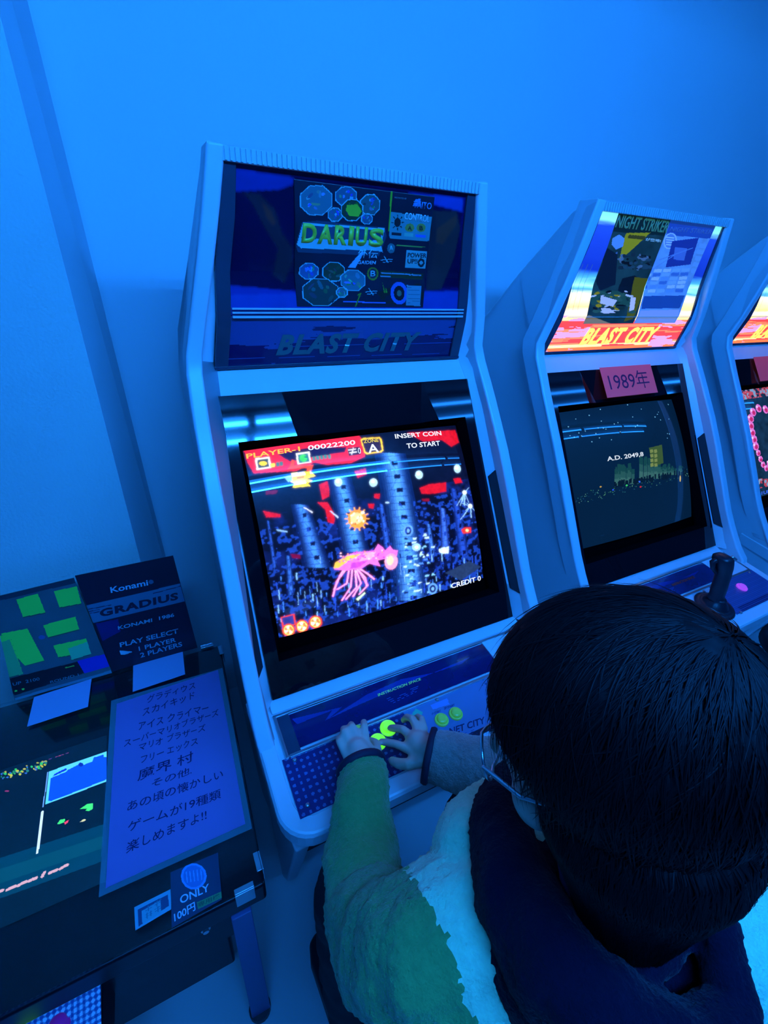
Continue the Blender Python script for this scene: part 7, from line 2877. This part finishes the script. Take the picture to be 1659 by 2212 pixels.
kid = empty('person', (0, 0, 0), 'person with short black hair in mustard, cream and navy fleece, both hands on the controls', 'person')
b = MB()
b.ell(hp(0, -.012, .018), (.076, .094, .082), HR); b.ell(hp(0, .026, -.035), (.068, .072, .078), HR)
b.tube([hp(-.045, .02, -.075), hp(-.022, .055, -.098), hp(0, .066, -.103), hp(.022, .055, -.098), hp(.045, .02, -.075)], [.020, .018, .018, .018, .020])
b.tube([hp(0, .088, .005), hp(0, .098, -.018), hp(0, .106, -.032)], [.009, .010, .012]); b.ell(hp(-.012, .096, -.035), (.007, .008, .006), HR); b.ell(hp(.012, .096, -.035), (.007, .008, .006), HR)
b.tube([hp(-.02, .082, -.062), hp(0, .090, -.063), hp(.02, .082, -.062)], [.006, .007, .006]); b.tube([hp(-.016, .081, -.073), hp(0, .088, -.074), hp(.016, .081, -.073)], [.006, .007, .006])
b.ell(hp(-.043, .060, -.038), (.027, .025, .028), HR); b.ell(hp(.043, .060, -.038), (.027, .025, .028), HR)
for s in (-1, 1):
    b.tube([hp(s * .074, -.008, .008), hp(s * .083, -.016, -.004), hp(s * .080, -.010, -.030)], [.008, .010, .007])
NK = Vector((-.118, -.575, 1.15))
b.tube([hp(0, -.03, -.04), NK, Vector((-.11, -.575, 1.06))], [.055, .050, .065])
b.ell((-.10, -.55, .96), (.155, .095, .14)); b.tube([(-.10, -.56, .95), (-.09, -.61, .78), (-.085, -.62, .64)], [.12, .105, .12])
b.tube([(-.26, -.52, 1.02), (.06, -.55, 1.02)], [.055, .055])
b.tube([(-.28, -.51, 1.01), (-.292, -.40, .865), (-.235, -.27, .872), (-.208, -.205, .876)], [.048, .038, .032, .023])
b.tube([(.07, -.54, 1.01), (.050, -.37, .895), (-.03, -.30, .882), (-.098, -.232, .870)], [.048, .038, .032, .023])
# left hand over the joystick: palm, four fingers, thumb
b.ell((-0.207, -0.196, 0.875), (.030, .034, .013)); b.tube([(-0.208, -0.226, 0.870), (-0.207, -0.191, 0.875)], [.021, .022])
for k, p, q, t, r in (((-0.229, -0.186, 0.874), (-0.231, -0.162, 0.878), (-0.226, -0.147, 0.866), (-0.222, -0.144, 0.853), .0065),
                      ((-0.216, -0.180, 0.877), (-0.216, -0.150, 0.882), (-0.211, -0.135, 0.869), (-0.207, -0.136, 0.855), .0075),
                      ((-0.202, -0.178, 0.878), (-0.199, -0.146, 0.882), (-0.195, -0.133, 0.869), (-0.193, -0.135, 0.855), .0078),
                      ((-0.188, -0.182, 0.877), (-0.178, -0.154, 0.881), (-0.171, -0.138, 0.869), (-0.170, -0.138, 0.855), .0075)):
    b.tube([k, p, q, t], [r * 1.12, r, r * .95, r * .82], n=12)
b.tube([(-0.192, -0.216, 0.867), (-0.172, -0.196, 0.861), (-0.164, -0.176, 0.851), (-0.168, -0.162, 0.843)], [.011, .010, .009, .0075], n=12)
# right hand on the buttons
b.ell((-.098, -.222, .868), (.030, .028, .013), Matrix.Rotation(math.radians(40), 3, 'Z')); b.tube([(-.085, -.245, .870), (-.10, -.218, .869)], [.022, .022])
for k, p, q, t, r in (((-.119, -.224, .867), (-.134, -.200, .862), (-.144, -.182, .850), (-.149, -.170, .8395), .0076),
                      ((-.104, -.208, .871), (-.111, -.182, .868), (-.117, -.164, .853), (-.120, -.152, .8405), .0080),
                      ((-.088, -.200, .872), (-.085, -.172, .872), (-.086, -.154, .856), (-.088, -.147, .840), .0077),
                      ((-.074, -.199, .868), (-.066, -.176, .867), (-.064, -.159, .852), (-.064, -.152, .838), .0066)):
    b.tube([k, p, q, t], [r * 1.12, r, r * .95, r * .82], n=12)
b.tube([(-.110, -.250, .866), (-.133, -.242, .860), (-.143, -.227, .848), (-.148, -.213, .840)], [.012, .0105, .0095, .008], n=12)
# legs and feet
b.tube([(-.14, -.60, .64), (-.26, -.27, .615), (-.265, -.30, .36), (-.265, -.33, .18)], [.072, .052, .042, .03])
b.tube([(-.03, -.60, .64), (.03, -.27, .615), (.03, -.30, .36), (.03, -.33, .18)], [.072, .052, .042, .03])
for x in (-.265, .03): b.tube([(x, -.345, .145), (x, -.20, .125)], [.032, .026])
body = blob('body', b, M['skin'], kid, .0034, 4)

# eyes and glasses
for s in (-1, 1):
    m = MB(); m.ell(hp(s * .030, .083, -.005), (.011, .010, .0105), HR); m.build('eye', mat('eye_white', (.6, .6, .62), .2), kid, smooth=True)
gl = MB()
for s in (-1, 1):
    R = []
    for k in range(24):
        a = 2 * math.pi * k / 24; R.append(hp(s * .033 + .025 * math.cos(a), .103 - .006 * abs(math.cos(a)), -.006 + .020 * math.sin(a)))
    R.append(R[0]); gl.tube(R, .0016, n=8)
    gl.tube([hp(s * .058, .097, .002), hp(s * .079, .06, .003), hp(s * .084, 0, .002), hp(s * .083, -.022, -.010)], .0019, n=8)
gl.tube([hp(-.008, .102, .0), hp(.008, .102, .0)], .0016, n=8)
g = gl.build('glasses', M['metal'], kid, smooth=True); g['label'] = 'thin metal glasses'

# hair: thick cap grown from the crown, open over the face
def hair_r(d):
    """distance of the hair surface from the head centre along unit direction d (head frame)"""
    x, y, z = d
    c = Vector((0, -.014, .020)); A = (.099, .110, .103)
    # ray / ellipsoid
    o = [-c[i] / A[i] for i in range(3)]; v = [d[i] / A[i] for i in range(3)]
    a_ = sum(t * t for t in v); b_ = sum(o[i] * v[i] for i in range(3)); c_ = sum(t * t for t in o) - 1
    r = (-b_ + math.sqrt(max(b_ * b_ - a_ * c_, 0))) / a_
    ang = math.atan2(x, y)                      # 0 = face
    edge = -.10 + .0 * ang if False else None
    low = np.interp(abs(ang), [0, .45, .8, 1.15, 1.45, 1.75, 2.2, 3.2], [.30, .26, .16, .0, -.42, -.62, -.90, -.95])   # how far down (z of d) the hair reaches
    t = (z - low) / .16
    if t < 1: r = .050 + (r - .050) * max(0, t) ** .5 if t > 0 else .050
    return r
V = []; n1, n2 = 120, 72; rings = []
for j in range(1, n2):
    th = math.pi * j / n2; ring = []
    for i in range(n1):
        a = 2 * math.pi * i / n1; d = (math.sin(th) * math.sin(a), math.sin(th) * math.cos(a), math.cos(th))
        r = hair_r(d); lump = mn.noise(Vector((d[0] * 5, d[1] * 5, d[2] * 5))) * .0035 + mn.noise(Vector((a * 9, th * 2.2, 0))) * .0028
        r += lump if r > .07 else 0
        ring.append(hp(d[0] * r, d[1] * r, d[2] * r))
    rings.append(ring)
m = MB(); m.rings(rings)
NP = [(1.310, .050, .040, -.550), (1.285, .086, .080, -.560), (1.255, .092, .080, -.568), (1.225, .082, .068, -.576), (1.195, .069, .056, -.582), (1.165, .058, .048, -.588), (1.135, .049, .040, -.592), (1.112, .030, .025, -.592)]
def nape(a, z):
    zz = [t[0] for t in NP][::-1]; f = lambda k: float(np.interp(z, zz, [t[k] for t in NP][::-1]))
    l = 1 + .035 * mn.noise(Vector((a * 6, z * 14, 0)))
    return Vector((-.126 + f(1) * l * math.cos(a), f(3) + f(2) * l * math.sin(a), z))
m.rings([[nape(2 * math.pi * i / 60, z) for i in range(60)] for z in np.linspace(1.310, 1.112, 28)])
hair = m.build('hair', M['hair'], kid, smooth=True)
# nape hair running down behind the ears
sv_, sf_ = [], []
def ribbon(P, w, nrm):
    k = len(sv_)
    for i, (p, nn) in enumerate(zip(P, nrm)):
        t = (P[min(i + 1, len(P) - 1)] - P[max(i - 1, 0)]).normalized(); s = t.cross(nn).normalized(); ww = w * (1 - (i / (len(P) - 1)) ** 2 * .9)
        sv_.extend([tuple(p - s * ww), tuple(p + nn * ww * .7), tuple(p + s * ww)])
    for i in range(len(P) - 1):
        a = k + 3 * i; sf_.extend([(a, a + 1, a + 4, a + 3), (a + 1, a + 2, a + 5, a + 4)])
crown = Vector((.05, -.68, .70)).normalized()
for _ in range(5200):
    az = random.uniform(0, 2 * math.pi); t0 = abs(random.gauss(0, 1)) * .2 + random.uniform(0, 1.9)
    e1 = crown.orthogonal().normalized(); e2 = crown.cross(e1)
    L = random.uniform(.35, .75); P = []; Nn = []; sw = random.gauss(.12, .22); lift = random.uniform(.0008, .0045) * (2.2 if random.random() < .08 else 1)
    ok = True
    for k in range(7):
        t = t0 + L * k / 6; a = az + sw * k / 6 + .25 * t
        d = crown * math.cos(t) + (e1 * math.cos(a) + e2 * math.sin(a)) * math.sin(t)
        r = hair_r(d)
        if r < .078:
            if k < 3: ok = False; break
            r = rl - .0002
        rl = r
        P.append(hp(*(d * (r + .001 + lift * (k / 6) ** 1.5)))); Nn.append(HR @ d)
    if ok: ribbon(P, random.uniform(.0005, .0010), Nn)
for _ in range(4200):
    a = random.uniform(math.pi * .85, math.pi * 2.15); z0 = random.choice((random.uniform(1.15, 1.25), random.uniform(1.22, 1.30))); L = random.uniform(.03, .055); dr = random.gauss(0, .12)
    P = []; Nn = []
    for k in range(6):
        p = nape(a + dr * k / 5, max(1.108, z0 - L * k / 5)); c = Vector((-.126, -.575, p.z)); nn = (p - c).normalized(); P.append(p + nn * (.0012 + .002 * (k / 5) ** 2)); Nn.append(nn)
    if (P[0] - P[-1]).length > .01: ribbon(P, random.uniform(.0005, .0010), Nn)
obj('strands', sv_, sf_, M['hair2'], hair, smooth=True)

# jacket
J = MB()
J.ell((-.105, -.56, .965), (.185, .120, .150), Matrix.Rotation(math.radians(-8), 3, 'Z')); J.tube([(-.105, -.56, .95), (-.095, -.62, .80), (-.09, -.63, .66)], [.145, .130, .140])
J.tube([(-.25, -.515, 1.005), (-.11, -.555, 1.045), (.05, -.575, 1.02)], [.082, .085, .088]); J.tube([(-.175, -.47, 1.03), (-.12, -.455, .98)], [.062, .075]); J.tube([(-.02, -.47, 1.02), (-.08, -.45, .98)], [.06, .07])
J.tube([(.05, -.57, 1.02), (.085, -.52, .985)], [.088, .080])
J.ell((-.01, -.645, .975), (.14, .080, .125)); J.tube([(.0, -.62, 1.03), (.10, -.60, 1.0)], [.075, .085])
for seg in (([(-.272, -.515, 1.000), (-.290, -.470, .935), (-.288, -.405, .868), (-.262, -.320, .862), (-.228, -.258, .868), (-.214, -.226, .870)], [.076, .071, .060, .053, .047, .042]),
            ([(-.235, -.595, .9), (-.22, -.62, .72)], [.080, .085])): J.tube(*seg)
J.ell((-.250, -.565, .92), (.078, .085, .15))
whole = blob('jacket', J, M['cream'], kid, .0045, 7, .0028, 185, .008, 17)
me = whole.data; co = np.empty(len(me.vertices) * 3); me.vertices.foreach_get('co', co); co = co.reshape(-1, 3)
F = [tuple(p.vertices) for p in me.polygons]; C = np.array([co[list(f)].mean(0) for f in F])
# seam between the cream yoke and the mustard sleeve
seam = np.interp(C[:, 1], [-.60, -.54, -.49, -.43, -.40, -.38], [-.272, -.274, -.272, -.262, -.236, -.10]) + np.clip(.93 - C[:, 2], 0, .3) * .8 + np.array([.007 * mn.noise(Vector(c) * 75) + .004 * mn.noise(Vector(c) * 240) for c in C])
left = C[:, 0] < seam
for nm, sel, mt, lb in (('jacket_body', ~left, M['cream'], 'cream fleece jacket body'), ('left_sleeve', left, M['mustard'], 'mustard green fleece sleeve')):
    fs = [f for f, k in zip(F, sel) if k]; used = sorted({i for f in fs for i in f}); ix = {v: i for i, v in enumerate(used)}
    obj(nm, co[used], [tuple(ix[i] for i in f) for f in fs], mt, kid, smooth=True)['label'] = lb
bpy.data.objects.remove(whole)
def cut(o, p, d):
    bm = bmesh.new(); bm.from_mesh(o.data)
    bmesh.ops.bisect_plane(bm, geom=bm.verts[:] + bm.edges[:] + bm.faces[:], plane_co=p, plane_no=d, clear_outer=True)
    bm.to_mesh(o.data); bm.free()
R_ = MB()
R_.tube([(.075, -.55, 1.01), (.075, -.45, .94), (.050, -.385, .900), (.000, -.335, .880), (-.060, -.275, .866), (-.083, -.255, .866)], [.085, .072, .062, .054, .048, .045])
blob('right_sleeve', R_, M['greyf'], kid, .0042, 6, .0020, 190, .006, 20)['label'] = 'grey fleece sleeve'
DL = Vector((.12, 1, .06)).normalized(); DR = Vector((-.64, .62, -.02)).normalized()
for o in list(COL.objects):
    if o.name == 'right_sleeve': cut(o, (-.094, -.245, .866), DR)
    if o.name == 'left_sleeve': cut(o, (-.2125, -.214, .870), DL)
def cuff(p, d, r, flat_):
    d = Vector(d).normalized(); m = MB(); up = Vector((0, 0, 1)); s = d.cross(up).normalized(); u = s.cross(d)
    R = []
    for rr, h in ((r * .96, -.006), (r * 1.06, -.004), (r * 1.08, .001), (r * 1.04, .006), (r * .97, .006), (r * .95, -.002)):
        R.append([Vector(p) + d * h + (s * math.cos(t) + u * math.sin(t) * flat_) * rr for t in [i * 2 * math.pi / 32 for i in range(32)]])
    m.rings(R, False, False); return m.build('cuff', M['cuff'], kid, smooth=True)
cuff((-.2125, -.217, .869), DL, .041, 1.0); cuff((-.092, -.247, .866), DR, .0445, 1.0)
# hood thrown back: a thick folded ring round the neck with a pouch behind
H = MB()
loop = [(-.118, -.437, 1.075), (-.172, -.478, 1.100), (-.203, -.535, 1.112), (-.208, -.595, 1.118), (-.190, -.650, 1.115), (-.140, -.682, 1.112), (-.094, -.676, 1.115), (-.060, -.640, 1.122), (-.046, -.585, 1.125), (-.045, -.52, 1.115), (-.062, -.465, 1.095), (-.10, -.437, 1.075)]
H.tube(loop, [.026, .034, .040, .045, .042, .030, .020, .020, .024, .026, .028, .026], n=18)
H.tube([(-.205, -.57, 1.07), (-.20, -.62, 1.05), (-.16, -.650, 1.02), (-.09, -.650, .995), (-.05, -.62, 1.01)], [.045, .046, .036, .034, .030])
H.tube([NK + Vector(((.060 * math.cos(a)), .055 * math.sin(a), -.035)) for a in [2 * math.pi * k / 16 for k in range(17)]], .013, n=12)
H.ell((-.088, -.632, 1.082), (.055, .036, .016))
blob('hood', H, M['navy'], kid, .0042, 6, .0022, 200, .005, 25)['label'] = 'navy fleece hood folded round the neck'
m = MB(); m.tube([NK + Vector((.045 * math.cos(a), .048 * math.sin(a), -.012 + .008 * math.sin(a))) for a in [2 * math.pi * k / 16 for k in range(17)]], .011, n=12)
m.build('shirt_collar', M['shirt'], kid, smooth=True)
# trousers and shoes
T = MB()
T.tube([(-.09, -.64, .70), (-.09, -.62, .63)], [.13, .135])
T.tube([(-.14, -.60, .635), (-.262, -.265, .612), (-.268, -.30, .36), (-.268, -.33, .18)], [.088, .068, .055, .048])
T.tube([(-.03, -.60, .635), (.03, -.265, .612), (.03, -.30, .36), (.03, -.33, .18)], [.088, .068, .055, .048])
blob('trousers', T, M['trouser'], kid, .006, 5, 0, 1, .006, 16)
for x in (-.268, .03):
    m = MB(); m.rings([[(x + sx * w, y, z) for sx, z in ((-1, .101), (1, .101), (1, .101 + h), (.5, .101 + h * 1.25), (-.5, .101 + h * 1.25), (-1, .101 + h))] for y, w, h in
                       ((-.375, .025, .04), (-.36, .037, .058), (-.31, .040, .062), (-.25, .043, .045), (-.19, .046, .036), (-.15, .036, .028), (-.135, .018, .018))])
    m.build('shoe', M['dark'], kid, bevel=.008, seg=3)
stool(-.09, -.60, 'round black stool the person sits on, in front of the first cabinet', .545, .155)
stool(1.50, -.30, 'round black stool at the right edge, beside the flight stick cabinet', .545, .16)
